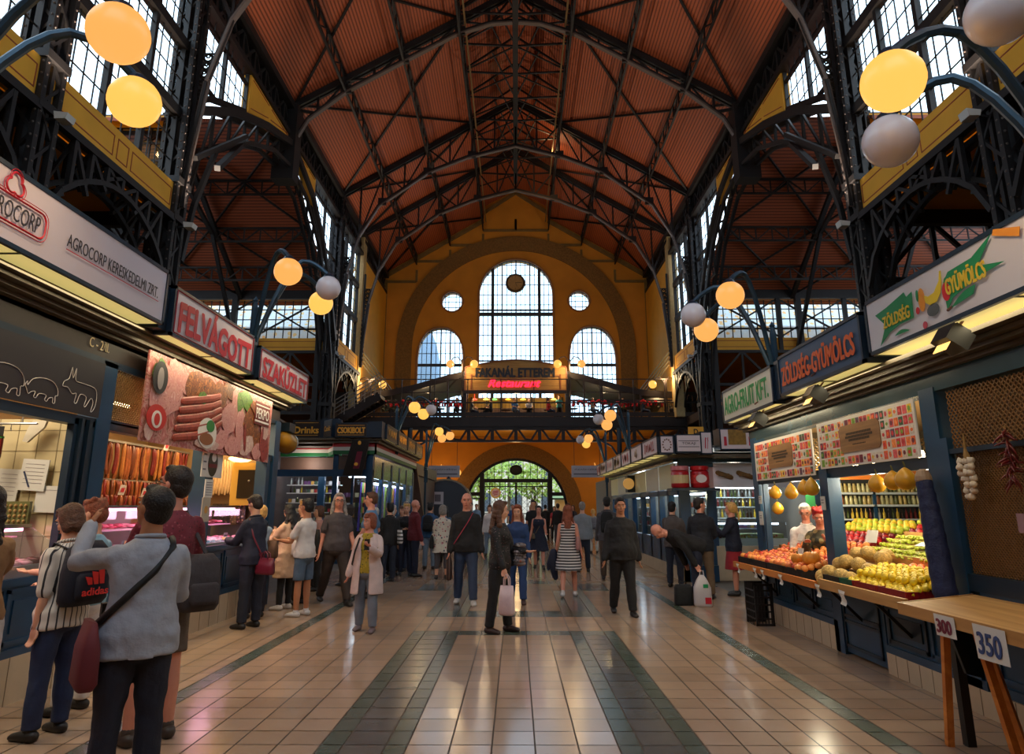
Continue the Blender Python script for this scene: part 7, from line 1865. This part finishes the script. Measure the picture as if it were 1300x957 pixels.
D = person(-3.28,11.05,-68,1.70,'young man in a white T-shirt and denim shorts with white sneakers',skin=1,hair='black',style='short',top=WHT,topt='tee',bot=cloth('denim_short',(74,92,112)),bott='shorts',shoe=(196,192,190),la=(25,6,70,.15),ra=(32,8,62,.1),head=(6,-4))
D = person(-3.12,12.35,150,1.86,'big man with long curly grey hair, grey T-shirt and brown trousers walking to the camera',skin=2,hair='grey',style='wavy',top=cloth('charcoal_tee',(72,64,66)),topt='tee',bot=cloth('brown_trouser',(52,40,36)),bott='pants',la=(10,10,20,0),ra=(-5,12,15,0),ll=(22,4,5),rl=(-18,4,12),fat=1.16,glasses=True,head=(12,0))
handbag(D,(.3,-.12,.82),.3,.4,cloth('black_rucksack',(18,17,18)),'black rucksack hanging at the side of the big grey haired man',strap=[(.24,-.08,1.15),(.15,0,1.47),(.2,.1,1.2)],handle=False,nm='rucksack')
D = person(-2.72,13.2,-80,1.84,'tall man in a blue T-shirt with cropped hair behind the big grey haired man',skin=2,hair='brown',style='short',top=cloth('sky_tee',(88,124,160)),topt='tee',bot=BLK,bott='pants',la=(10,12,30,.2),ra=(-10,20,70,.3),head=(-20,0))
D = person(-4.0,14.3,-120,1.6,'person with light brown hair seen between the white T-shirt and the big man',hair='brown',style='bob',top=cloth('pink_top',(180,130,120)),topt='tee',bot=BLK,bott='pants',female=True)
D = person(-2.02,9.75,185,1.50,'woman in a yellow patterned top and long white cardigan holding a phone',skin=2,hair='auburn',style='bob',top=spots('yellow_pattern',(164,140,34),[(120,110,30),(190,160,50),(80,80,30)],34,.35),topt='tee',bot=cloth('pale_jean',(108,114,126)),bott='pants',shoe=(110,96,100),la=(30,14,95,.4),ra=(0,14,15,0),ll=(8,4,6),rl=(-6,4,4),outer=(cloth('cream_knit',(206,184,180)),.55,'open_cardigan'),head=(34,0),fat=1.16,female=True,detail=2)
e = local_obj(D,'mobile_phone','dark mobile phone in the hand of the woman in the yellow top','phone',tuple(D['AR'][-1][2]+D['AR'][-1][3]*.1+V((0,-.02,0)))); MB().box(-.035,.035,-.006,.006,-.07,.07).build('phone_body', BLACK, e)
MB().tube([D['W2'](p) for p in ((.1,.17,1.4),(.16,.19,1.2),(.22,.12,1.0),(.24,-.05,.9))],[(.012,.004)]*4,6).build('bag_strap', BLACK, label='thin black bag strap over the white cardigan', cat='strap')
# middle left background
for a in [
 dict(x=-2.85,y=15.9,face=-30,H=1.66,label='person with black hair and a black jacket in front of the chocolate shop',hair='black',style='messy',top=BLK,topt='jacket',bot=DJEAN),
 dict(x=-3.25,y=16.2,face=-60,H=1.56,label='person in a white cap in front of the chocolate shop window',hair='white',style='short',top=GRY,topt='jacket',bot=DJEAN),
 dict(x=-3.1,y=17.6,face=60,H=1.62,label='white haired woman in a dark jacket by the chocolate shop',hair='white',style='bob',top=BLK,topt='jacket',bot=BLK,female=True),
 dict(x=-3.0,y=18.6,face=200,H=1.6,label='woman with brown hair in a dark jacket and jeans by the chocolate shop',hair='brown',style='bob',top=GRY,topt='jacket',bot=JEAN,female=True),
 dict(x=-3.1,y=19.8,face=160,H=1.72,label='man in a grey cap behind the dark jacket group',hair='grey',style='short',top=cloth('slate',(70,76,88)),topt='jacket',bot=JEAN),
 dict(x=-2.72,y=17.5,face=175,H=1.64,label='woman with blond curls in a black top facing the camera, hands together',hair='blond',style='messy',top=BLK,topt='sweater',bot=NAVY,la=(20,6,80,.5),ra=(20,6,80,.5),female=True),
 dict(x=-2.46,y=17.1,face=60,H=1.74,label='bald man in a dark red jacket standing with dark trousers',skin=2,hair='grey',style='bald',top=cloth('dark_red',(96,22,32)),topt='jacket',bot=NAVY),
 dict(x=-2.33,y=19.1,face=10,H=1.68,label='person in a blue jacket with light jeans walking away',hair='black',style='messy',top=cloth('teal_jacket',(40,78,116)),topt='jacket',bot=LJEAN),
 dict(x=-1.72,y=16.5,face=-10,H=1.62,label='grey haired woman in a white floral blouse seen from behind',hair='grey',style='bob',top=spots('floral_white',(206,196,180),[(150,40,60),(60,60,80),(190,120,130)],16,.3),topt='longcardigan',bot=GRY,bott='capri',female=True),
 dict(x=-2.05,y=20.3,face=200,H=1.6,label='woman with black hair behind the floral blouse woman',hair='black',style='long',top=cloth('tealtop',(50,90,120)),topt='tee',bot=BLK,female=True),
 dict(x=-1.35,y=20.6,face=180,H=1.72,label='dark haired man behind the left shoulder of the bald man',hair='darkbrown',style='short',top=GRY,topt='shirt',bot=BLK),
 dict(x=-3.6,y=15.2,face=-60,H=1.62,label='woman in a black coat close to the chocolate shop door',hair='darkbrown',style='bob',top=BLK,topt='coat',bot=BLK,female=True),
]: 
    D = person(**a)
    people[a['label']] = D
backpack(people['person in a blue jacket with light jeans walking away'],.28,.42,cloth('pack_black',(18,18,20)),'black backpack on the person in the blue jacket',z=1.0)
handbag(people['person with black hair and a black jacket in front of the chocolate shop'],(.22,-.1,.85),.3,.3,stripes('bw_bag',(206,204,206),(24,24,28),2,.08,.6),'black and white striped shoulder bag in the group by the chocolate shop',strap=[(.2,-.05,1.1),(.14,0,1.46),(.16,.1,1.2)],handle=False)
handbag(people['person in a blue jacket with light jeans walking away'],(-.26,.02,.5),.22,.32,mat('white_plastic_bag',(196,190,192),.4),'white carrier bag beside the light jeans',handle=True,nm='carrier_bag')
handbag(people['grey haired woman in a white floral blouse seen from behind'],(-.26,0,.72),.3,.3,cloth('blackbag2',(18,18,20)),'black shoulder bag of the woman in the floral blouse',strap=[(-.2,0,1.0),(-.14,0,1.45),(-.2,.05,1.0)],handle=False)
D = person(-.87,12.35,178,1.82,'bald man in a black jacket and blue jeans with white sneakers',skin=2,style='bald',top=BLK,topt='jacket',bot=JEAN,bott='pants',shoe=(190,186,184),la=(4,10,8,0),ra=(4,10,10,0),ll=(10,4,4),rl=(-8,4,6),fat=1.08)
MB().tube([D['W2'](p) for p in ((-.11,.09,1.45),(-.03,.155,1.3),(.1,.165,1.1),(.2,.1,.95))],[(.012,.004)]*4,6).build('bag_strap', mat('strap_crimson',(150,30,56),.6), label='crimson bag strap across the chest of the bald man', cat='strap')
handbag(D,(.27,.03,.38),.2,.46,stripes('tote_dark',(46,28,26),(96,70,60),0,.05,.7),'dark patterned carrier bag in the hand of the bald man',handle=True,nm='carrier_bag')
D = person(-.22,9.68,115,1.66,'woman with curly brown hair in a black dotted blouse holding a white plastic bag',hair='brown',style='wavy',top=spots('black_dots',(18,16,18),[(190,170,170),(150,60,70)],44,.16),topt='blouse',sleeves=1.9,bot=BLK,bott='pants',shoe=(46,28,26),la=(20,8,65,.2),ra=(14,8,10,0),ll=(4,5,0),rl=(-6,5,0),head=(-30,-5),female=True,detail=2)
Wp = D['AR'][1][2]+D['AR'][1][3]*.09
handbag(D,(Wp.x+.0,Wp.y+.02,Wp.z-.52),.2,.36,mat('plastic_bag_pink_white',(206,180,184),.3,bump=.5,bscale=12),'thin white plastic bag hanging from the hand of the dotted blouse woman',handle=True,nm='plastic_bag',d=.16)
handbag(D,(-.24,-.06,.86),.34,.26,cloth('black_leather_bag',(20,18,20)),'black handbag under the arm of the dotted blouse woman',strap=[(-.2,0,1.1),(-.14,0,1.46),(-.2,-.05,1.1)],handle=False)
e = local_obj(D,'folded_scarf','checked grey and orange scarf over the arm of the dotted blouse woman','scarf',(-.2,.22,.9)); b = MB()
for i in range(7): b.ell((.02*math.sin(i*2),0,i*.04),.07,.09,.035,n=12,m=8)
b.build('scarf_folds', spots('scarf_mix',(120,110,110),[(190,180,176),(160,90,70),(60,56,60)],24,.4), e, smooth=True)
D = person(.02,12.5,185,1.62,'woman with dark auburn hair in a blue denim jumpsuit',hair='auburn',style='long',top=cloth('denim_jump',(34,60,104)),topt='overall',bot=cloth('denim_jump',(34,60,104)),bott='pants',shoe=(70,50,44),la=(2,8,8,0),ra=(2,14,12,0),ll=(10,3,4),rl=(-8,3,6),head=(0,-8),female=True)
D = person(.62,19.2,183,1.62,'woman in a short navy dress with a small shoulder bag walking to the camera',skin=2,hair='darkbrown',style='bun',top=NAVY,topt='dress',bot=None,bott='none',la=(10,8,60,0),ra=(-10,12,20,0),ll=(12,3,0),rl=(-10,3,8),female=True)
handbag(D,(.16,.1,.84),.2,.15,cloth('tan_bag',(96,80,60)),'small tan shoulder bag on the navy dress',strap=[(.1,.1,1.0),(-.05,.13,1.25),(-.12,0,1.46)],handle=False)
D = person(.98,13.4,4,1.62,'woman in a black and white striped summer dress walking away',skin=2,hair='auburn',style='long',top=stripes('chevron_dress',(206,198,196),(24,20,24),2,.05,.5,chev=False),topt='dress',bot=None,bott='none',shoe=(200,190,186),la=(4,10,10,0),ra=(-8,12,12,0),ll=(-12,3,8),rl=(10,3,2),female=True)
handbag(D,(.2,-.06,.9),.2,.24,mat('dusty_pink',(170,120,116),.5),'dusty pink bag under the right arm of the striped dress woman',strap=[(.18,-.02,1.1),(.13,0,1.46),(.18,.05,1.1)],handle=False)
e = local_obj(D,'carried_jacket','navy jacket carried in the left hand of the striped dress woman','jacket',(-.3,.05,.3)); b = MB(); b.tube([(0,0,.5),(-.02,0,.3),(.03,0,.05)],[.07,.09,.05],10); b.tube([(-.02,0,.45),(-.08,0,.28),(-.1,0,.2)],[.06,.06,.03],8); b.build('jacket_cloth', NAVY, e, smooth=True)
D = person(1.65,11.15,178,1.72,'stocky man in black sweater and black trousers walking to the camera',skin=1,hair='black',style='short',top=BLK,topt='jacket',bot=BLK,bott='pants',la=(-6,10,12,0),ra=(0,12,14,0),ll=(8,3,2),rl=(-10,3,10),fat=1.15,detail=2)
D = person(2.12,16.4,10,1.8,'man in a grey jacket with a dark backpack walking away behind the man in black',hair='black',style='short',top=GRY,topt='jacket',bot=cloth('brown_pants2',(70,56,48)),la=(5,8,15,0),ra=(5,8,15,0))
backpack(D,.3,.46,cloth('pack_black',(18,18,20)),'dark backpack on the man in the grey jacket',z=1.0)
D = person(2.8,25.6,5,1.5,'woman in pale trousers with a grey backpack near the end of the right kiosks',hair='blond',style='ponytail',top=cloth('paleshirt',(170,160,150)),topt='shirt',bot=cloth('palepants',(176,168,156)),female=True)
backpack(D,.3,.42,cloth('pack_grey2',(96,96,104)),'grey backpack on the woman in pale trousers',z=.95)
# right side
D = person(3.12,12.45,-95,1.74,'bald man in dark clothes bending down to his bags',skin=2,style='bald',top=BLK,topt='jacket',bot=NAVY,bott='pants',la=(30,6,10,0),ra=(35,6,6,.0),lean=68,ll=(6,4,4),rl=(-6,4,0),head=(0,-5),fat=1.05)
e = empty('black_bag', (2.84,12.3,0), 0, 'small black bag standing on the floor under the bending man', 'bag')
MB().loft([[V((math.copysign(abs(math.cos(a))**.4,math.cos(a))*.15*q, math.copysign(abs(math.sin(a))**.4,math.sin(a))*.1*q, zz)) for a in [2*PI*i/16 for i in range(16)]] for zz,q in ((0,.95),(.03,1),(.28,.98),(.33,.8))]).build('bag_body', cloth('black_nylon',(16,16,18)), e, smooth=True); MB().tube([(-.06,0,.32),(-.04,0,.38),(.04,0,.38),(.06,0,.32)],.01,6).build('handle', BLACK, e)
e = empty('carrier_bag', (3.12,12.12,0), 0, 'white carrier bag with red and green print beside the small black bag', 'bag')
MB().loft([[V((math.copysign(abs(math.cos(a))**.5,math.cos(a))*.15*q, math.copysign(abs(math.sin(a))**.5,math.sin(a))*.08*q, zz)) for a in [2*PI*i/16 for i in range(16)]] for zz,q in ((0,.9),(.03,1),(.3,.95),(.42,.6),(.5,.25))]).build('bag_body', mat('white_plastic_bag'), e, smooth=True)
MB().box(.02,.12,-.085,-.08,.05,.15).build('red_print', mat('ink_red'), e); MB().box(-.0,.08,-.08,-.07,.3,.36).build('green_print', GRN, e); MB().tube([(-.03,0,.48),(-.02,0,.57),(.03,0,.57),(.04,0,.48)],.008,6).build('handle', mat('white_plastic_bag'), e)
D = person(3.42,13.1,20,1.74,'man in dark suit jacket and brown trousers turning to the right near the fruit',skin=2,hair='darkbrown',style='short',top=cloth('dark_suit',(26,28,38)),topt='jacket',bot=cloth('brown_pants',(104,84,66)),bott='pants',la=(20,10,60,.3),ra=(20,10,60,.3),head=(60,0))
D = person(4.15,13.6,-70,1.66,'blond woman in dark jacket and red skirt talking beside the suit jacket man',skin=2,hair='blond',style='ponytail',top=NAVY,topt='jacket',bot=cloth('red_skirt',(160,36,48)),bott='skirt',la=(40,8,90,.2),ra=(30,8,70,.2),female=True)
D = person(3.3,14.9,30,1.68,'dark haired person in a grey jacket at the kiosk corner window',hair='black',style='short',top=cloth('taupe',(84,76,74)),topt='jacket',bot=DJEAN,la=(20,8,60,.3),ra=(20,8,60,.3))
D = person(4.2,10.25,205,1.62,'old white haired vendor with glasses in a white shirt behind the fruit',skin=2,hair='white',style='short',top=WHT,topt='shirt',bot=GRY,la=(20,8,50,.3),ra=(20,8,50,.3),glasses=True,head=(0,-18))
D = person(4.14,9.6,215,1.58,'vendor with bright red hair in a camouflage top leaning her chin on her hand',skin=2,hair='red',style='messy',top=spots('camouflage',(70,66,50),[(110,96,60),(40,44,34),(150,130,80)],12,.45),topt='sweater',bot=BLK,la=(30,20,120,.35),ra=(40,15,95,.3),lean=10,head=(-15,-10),female=True)
# people near the gate
for k,a in enumerate([
 dict(x=.15,y=30.5,face=180,H=1.66,label='distant woman in a pale top in front of the gate centre',hair='brown',style='long',top=WHT,topt='tee',bot=JEAN,female=True),
 dict(x=.55,y=22.5,face=180,H=1.78,label='dark haired man in a black T-shirt just behind the navy dress woman',hair='black',style='short',top=BLK,topt='tee',bot=BLK),
 dict(x=-.9,y=24,face=180,H=1.64,label='woman in a white shirt between the bald man and the dotted blouse',hair='brown',style='bob',top=WHT,topt='shirt',bot=LJEAN,female=True),
 dict(x=1.9,y=32,face=0,H=1.72,label='distant man in a dark jacket with a brown bag walking out through the gate',hair='darkbrown',style='short',top=BLK,topt='jacket',bot=GRY),
 dict(x=2.45,y=32.8,face=0,H=1.75,label='distant man in a navy jacket walking out beside him',hair='brown',style='short',top=NAVY,topt='jacket',bot=JEAN),
 dict(x=1.5,y=36,face=10,H=1.68,label='distant person in black left of the two leaving men',hair='black',style='short',top=BLK,topt='sweater',bot=BLK),
 dict(x=3.0,y=37,face=200,H=1.66,label='distant woman with a pale skirt at the right door',hair='brown',style='long',top=GRY,topt='tee',bot=WHT,bott='skirt',female=True),
 dict(x=1.72,y=18.3,face=0,H=1.7,label='man in a grey shirt just behind the striped dress woman',hair='grey',style='short',top=cloth('greyshirt',(130,134,140)),topt='shirt',bot=DJEAN),
 dict(x=-.2,y=38,face=170,H=1.7,label='distant person in a blue top left of the gate centre post',hair='darkbrown',style='short',top=cloth('bluetop',(60,96,150)),topt='tee',bot=GRY),
 dict(x=-1.0,y=41,face=190,H=1.7,label='distant person in a light shirt by the left gate leaf',hair='grey',style='short',top=WHT,topt='shirt',bot=GRY),
 dict(x=.9,y=42,face=180,H=1.7,label='distant person in a pink top by the right gate leaf',hair='blond',style='long',top=cloth('pinktop',(190,130,140)),topt='tee',bot=JEAN,female=True),
 dict(x=-2.2,y=39,face=180,H=1.72,label='distant man in a light blue shirt by the left gate door',hair='brown',style='short',top=cloth('lb',(130,160,190)),topt='shirt',bot=JEAN),
 dict(x=2.6,y=62,face=180,H=1.7,label='person in a white shirt out in the street beyond the right door',hair='brown',style='short',top=WHT,topt='shirt',bot=JEAN),
 dict(x=1.9,y=35.0,face=180,H=1.6,label='distant woman with a red top between the leaving men',hair='black',style='long',top=cloth('redtop',(160,40,50)),topt='tee',bot=BLK,female=True),
]):
    person(detail=0, **a)
# gallery
for k,(x,yy,c,hr,lab,st_) in enumerate([
 (-10.9,45.4,(190,180,180),'blond','woman in a white blue top at the left end of the gallery railing',0),
 (-9.6,45.4,(196,190,190),'black','man in a white T-shirt at the left end of the gallery railing',0),
 (-7.4,46,(60,90,110),'darkbrown','diner in a teal top left of the sign on the gallery',1),
 (-5.4,46,(70,70,76),'grey','diner in grey left of the sign on the gallery',1),
 (-4.0,46,(40,60,80),'black','diner in dark blue at the left edge of the sign',1),
 (-3.0,46.2,(80,84,90),'brown','diner in a grey top under the left end of the sign',1),
 (-1.7,46,(34,36,40),'brown','diner in black leaning forward under the sign',1),
 (-.1,46,(50,110,180),'black','diner in a bright blue shirt under the middle of the sign',1),
 (.9,46.2,(180,186,200),'grey','diner in a white shirt under the sign right of the middle',1),
 (2.2,46,(196,36,40),'darkbrown','diner in a red shirt under the sign',1),
 (2.95,46.3,(60,140,150),'black','standing waiter in a striped teal shirt under the right end of the sign',0),
 (5.2,46,(120,130,150),'grey','diner in a pale blue top right of the sign',1),
 (7.3,46.2,(130,110,60),'brown','diner in an ochre top right of the sign',1),
 (8.6,46,(40,60,90),'black','diner in navy at the right of the gallery',1),
 (11.6,45.6,(24,24,30),'brown','woman in black with raised arms at the right end of the gallery',0),
 (12.3,45.7,(24,24,26),'blond','person in black beside her at the right end of the gallery',0)]):
    person(x,yy,[180,90,-90,150][k%4] if st_ else 180,1.7,lab,detail=0,hair=hr,style='short' if k%2 else 'bob',top=cloth('gal%d'%k,c),topt='tee',bot=JEAN if k%2 else BLK,z=7.3,seat=.62 if st_ else None,ll=(80,5,80) if st_ else (0,3,0),rl=(80,5,80) if st_ else (0,3,0),la=(60,10,90,.2) if k>13 else (30,8,50,.2),ra=(60,10,90,.2) if k>13 else (30,8,50,.2))
tm = MB(); tm.lathe([(.25,0),(.03,.03),(.03,.7),(.4,.72),(.4,.75)],n=14); tmesh = tm.mesh('cafe_table', mat('dark_brown_wood'))
for i in range(12):
    x = -8.2+i*1.5
    o = bpy.data.objects.new('cafe_table', tmesh); C.objects.link(o); o.location = (x,46.0+(.5 if i%2 else -.1),7.3); tag(o,'small round dark table on the restaurant gallery','table','small tables on the restaurant gallery')
# planting on the gallery
for k,(x,c) in enumerate(((-6.0,(170,140,40)),(-8.3,(110,120,100)),(10.4,(120,110,90)))):
    e = empty('potted_plant', (x,45.3,7.9), 0, 'bushy plant on the gallery railing, %s' % ['yellow flowered left of the sign','pale left one near the stair','pale right one near the column'][k], 'plant')
    m = MB(); r_ = random.Random(k)
    for i in range(140):
        p = V((r_.gauss(0,.28),r_.gauss(0,.15),r_.gauss(.15,.2))); d = V((r_.uniform(-1,1),r_.uniform(-1,1),r_.uniform(-1,1)))*.09; q = d.orthogonal()*.5; m.add([p-d,p+q,p+d,p-q],[(0,1,2,3)])
    m.build('leaves', mat('plant_%d'%k,c,.7), e); MB().lathe([(.16,-.3),(.22,0),(.2,0)],n=12).build('pot', DK, e)
# ================= LIGHT, SKY, CAMERA =================
w = bpy.data.worlds.new('sky'); bpy.context.scene.world = w; w.use_nodes = True
bg = w.node_tree.nodes['Background']; bg.inputs[0].default_value = (.70,.84,.98,1); bg.inputs[1].default_value = 2.6
def light(nm, typ, loc, energy, col=(1,.8,.55), size=.3, rot=None, sy=None):
    l = bpy.data.lights.new(nm, typ); l.energy = energy; l.color = col
    if typ == 'AREA':
        l.size = size
        if sy: l.shape = 'RECTANGLE'; l.size_y = sy
    else: l.shadow_soft_size = size
    o = bpy.data.objects.new(nm, l); C.objects.link(o); o.location = loc
    if rot: o.rotation_euler = rot
    return o
for i,(x,y,z) in enumerate(LAMPS):
    o = light('globe_light','SPOT',(x,y,z-.22),30,(1,.66,.34),.1); o.data.spot_size = 2.9; o.data.spot_blend = .6
FLOOD = 1150
warm = (1,.74,.42)
for y in (7.9,9.2,10.6,11.6): light('sausage_shop_light','AREA',(-5.0,y,3.1),20,warm,.5,(0,0,0),.9)
for y in (4.2,6.0): light('butcher_light','AREA',(-5.2,y,3.1),26,(1,.84,.6),.5,(0,0,0),.9)
for y in (3.6,5.4,7.8,9.0,10.4,11.5): light('display_light','AREA',(-4.72,y,1.58 if y > 7 else 1.40),5,(1,.5,.72),.2,(0,0,0),1.0)
for y in (6.9,8.0,9.3,10.3): light('fruit_light','POINT',(4.15,y,1.92),24,(1,.88,.62),.08)
for y in (3.0,5.0): light('fruit_light','POINT',(5.0,y,2.3),5,warm,.08)
# under-sign lights
for (x,a,b,z) in ((-4.05,2.9,7.1,3.5),(-4.05,7.27,9.65,3.44),(-4.05,9.9,12.3,3.42),(3.52,2.6,6.25,2.96),(3.52,6.36,8.48,2.93),(3.52,8.7,10.88,2.88)):
    light('fascia_light','AREA',(x,(a+b)/2,z-.02),(b-a)*7,(1,.86,.55),.3,(0,0,0),b-a)
cool = (.8,.9,1)
for y in (17,19,22,25): light('kiosk_light','POINT',(4.5,y,2.3),22,cool,.15)
light('kiosk_light','POINT',(5.4,17.2,2.3),26,(1,.92,.75),.15); light('kiosk_light','POINT',(4.2,16.6,1.9),8,(1,.85,.5),.1)
for y in (22,24.5,27.5): light('shop_light','POINT',(-4.9,y,2.4),16,cool,.15)
light('shop_light','POINT',(-6.4,21.3,2.9),16,(1,.9,.8),.15); light('shop_light','POINT',(-5.0,21.3,2.5),12,cool,.1)
# lamps below and on the gallery
for (x,y,z,e) in ((-7.3,50,3.7,70),(-5.0,49,3.8,60),(6.0,49,3.9,70),(0,47.5,5.0,60)): light('gallery_under_light','POINT',(x,y,z),e,(1,.62,.28),.25)
for x in (-9.7,-3.6,3.6,9.9): light('gallery_globe_light','POINT',(x,44.6,9.9 if abs(x) > 5 else 10.7),100,(1,.7,.36),.2)
for x in (-6,-2.2,0,2.2,6): light('restaurant_light','POINT',(x,46.2,8.9),50,(1,.7,.34),.15)
for s in (-1,1): light('wall_wash_light','SPOT',(s*9.9,47.5,8.2),520,(1,.66,.3),.2,(math.radians(180),0,0)); 
for o in bpy.data.objects:
    if o.name.startswith('wall_wash'): o.data.spot_size = 1.5; o.data.spot_blend = .9
for s in (1,): light('ridge_wash_light','POINT',(2.2,41.0,24.3),60,(1,.6,.28),.2)
# floodlights on the columns washing the roof
FLH = mat('floodlight_housing',(190,186,176),.4)
for sx, side in ((-1,'left'),(1,'right')):
    for k,(yy,where) in enumerate(((13.5,'beside the upper lamp globes'),(19.5,'at the near side hall corner'),(38.3,'at the far side hall corner'))):
        e = empty('floodlight', (sx*10.0,yy,9.9), 0, 'pale floodlight aimed at the roof from the %s column %s' % (side,where), 'floodlight')
        MB().prism([(-.12,-.15,0),(.12,-.15,0),(.16,-.15,.14),(-.16,-.15,.18)],(0,.3,0)).build('housing', FLH, e); MB().bar((sx*.1,0,.1),(sx*.6,0,0),.06).build('bracket', STEEL, e)
        o = light('roof_floodlight','SPOT',(sx*9.95,yy,10.35),FLOOD,(1,.80,.62),.15,(math.radians(180),math.radians(-sx*26),0)); o.data.spot_size = 2.2; o.data.spot_blend = 1
cam = bpy.data.cameras.new('camera'); co = bpy.data.objects.new('camera', cam); C.objects.link(co)
cam.sensor_width = 36; cam.lens = 867/1300*36; cam.shift_y = -44.5/1300; cam.clip_end = 400
co.location = (0,0,1.62); co.rotation_euler = (math.radians(90+13.55),0,math.radians(.33))
sc = bpy.context.scene; sc.camera = co
sc.view_settings.view_transform = 'Standard'; sc.view_settings.look = 'None'; sc.view_settings.exposure = .5; sc.view_settings.gamma = 1; sc.view_settings.use_curve_mapping = False
sc.cycles.max_bounces = 6; sc.cycles.diffuse_bounces = 4; sc.cycles.transparent_max_bounces = 12; sc.cycles.caustics_reflective = False; sc.cycles.caustics_refractive = False
sc.cycles.use_denoising = True; sc.cycles.sample_clamp_indirect = 6
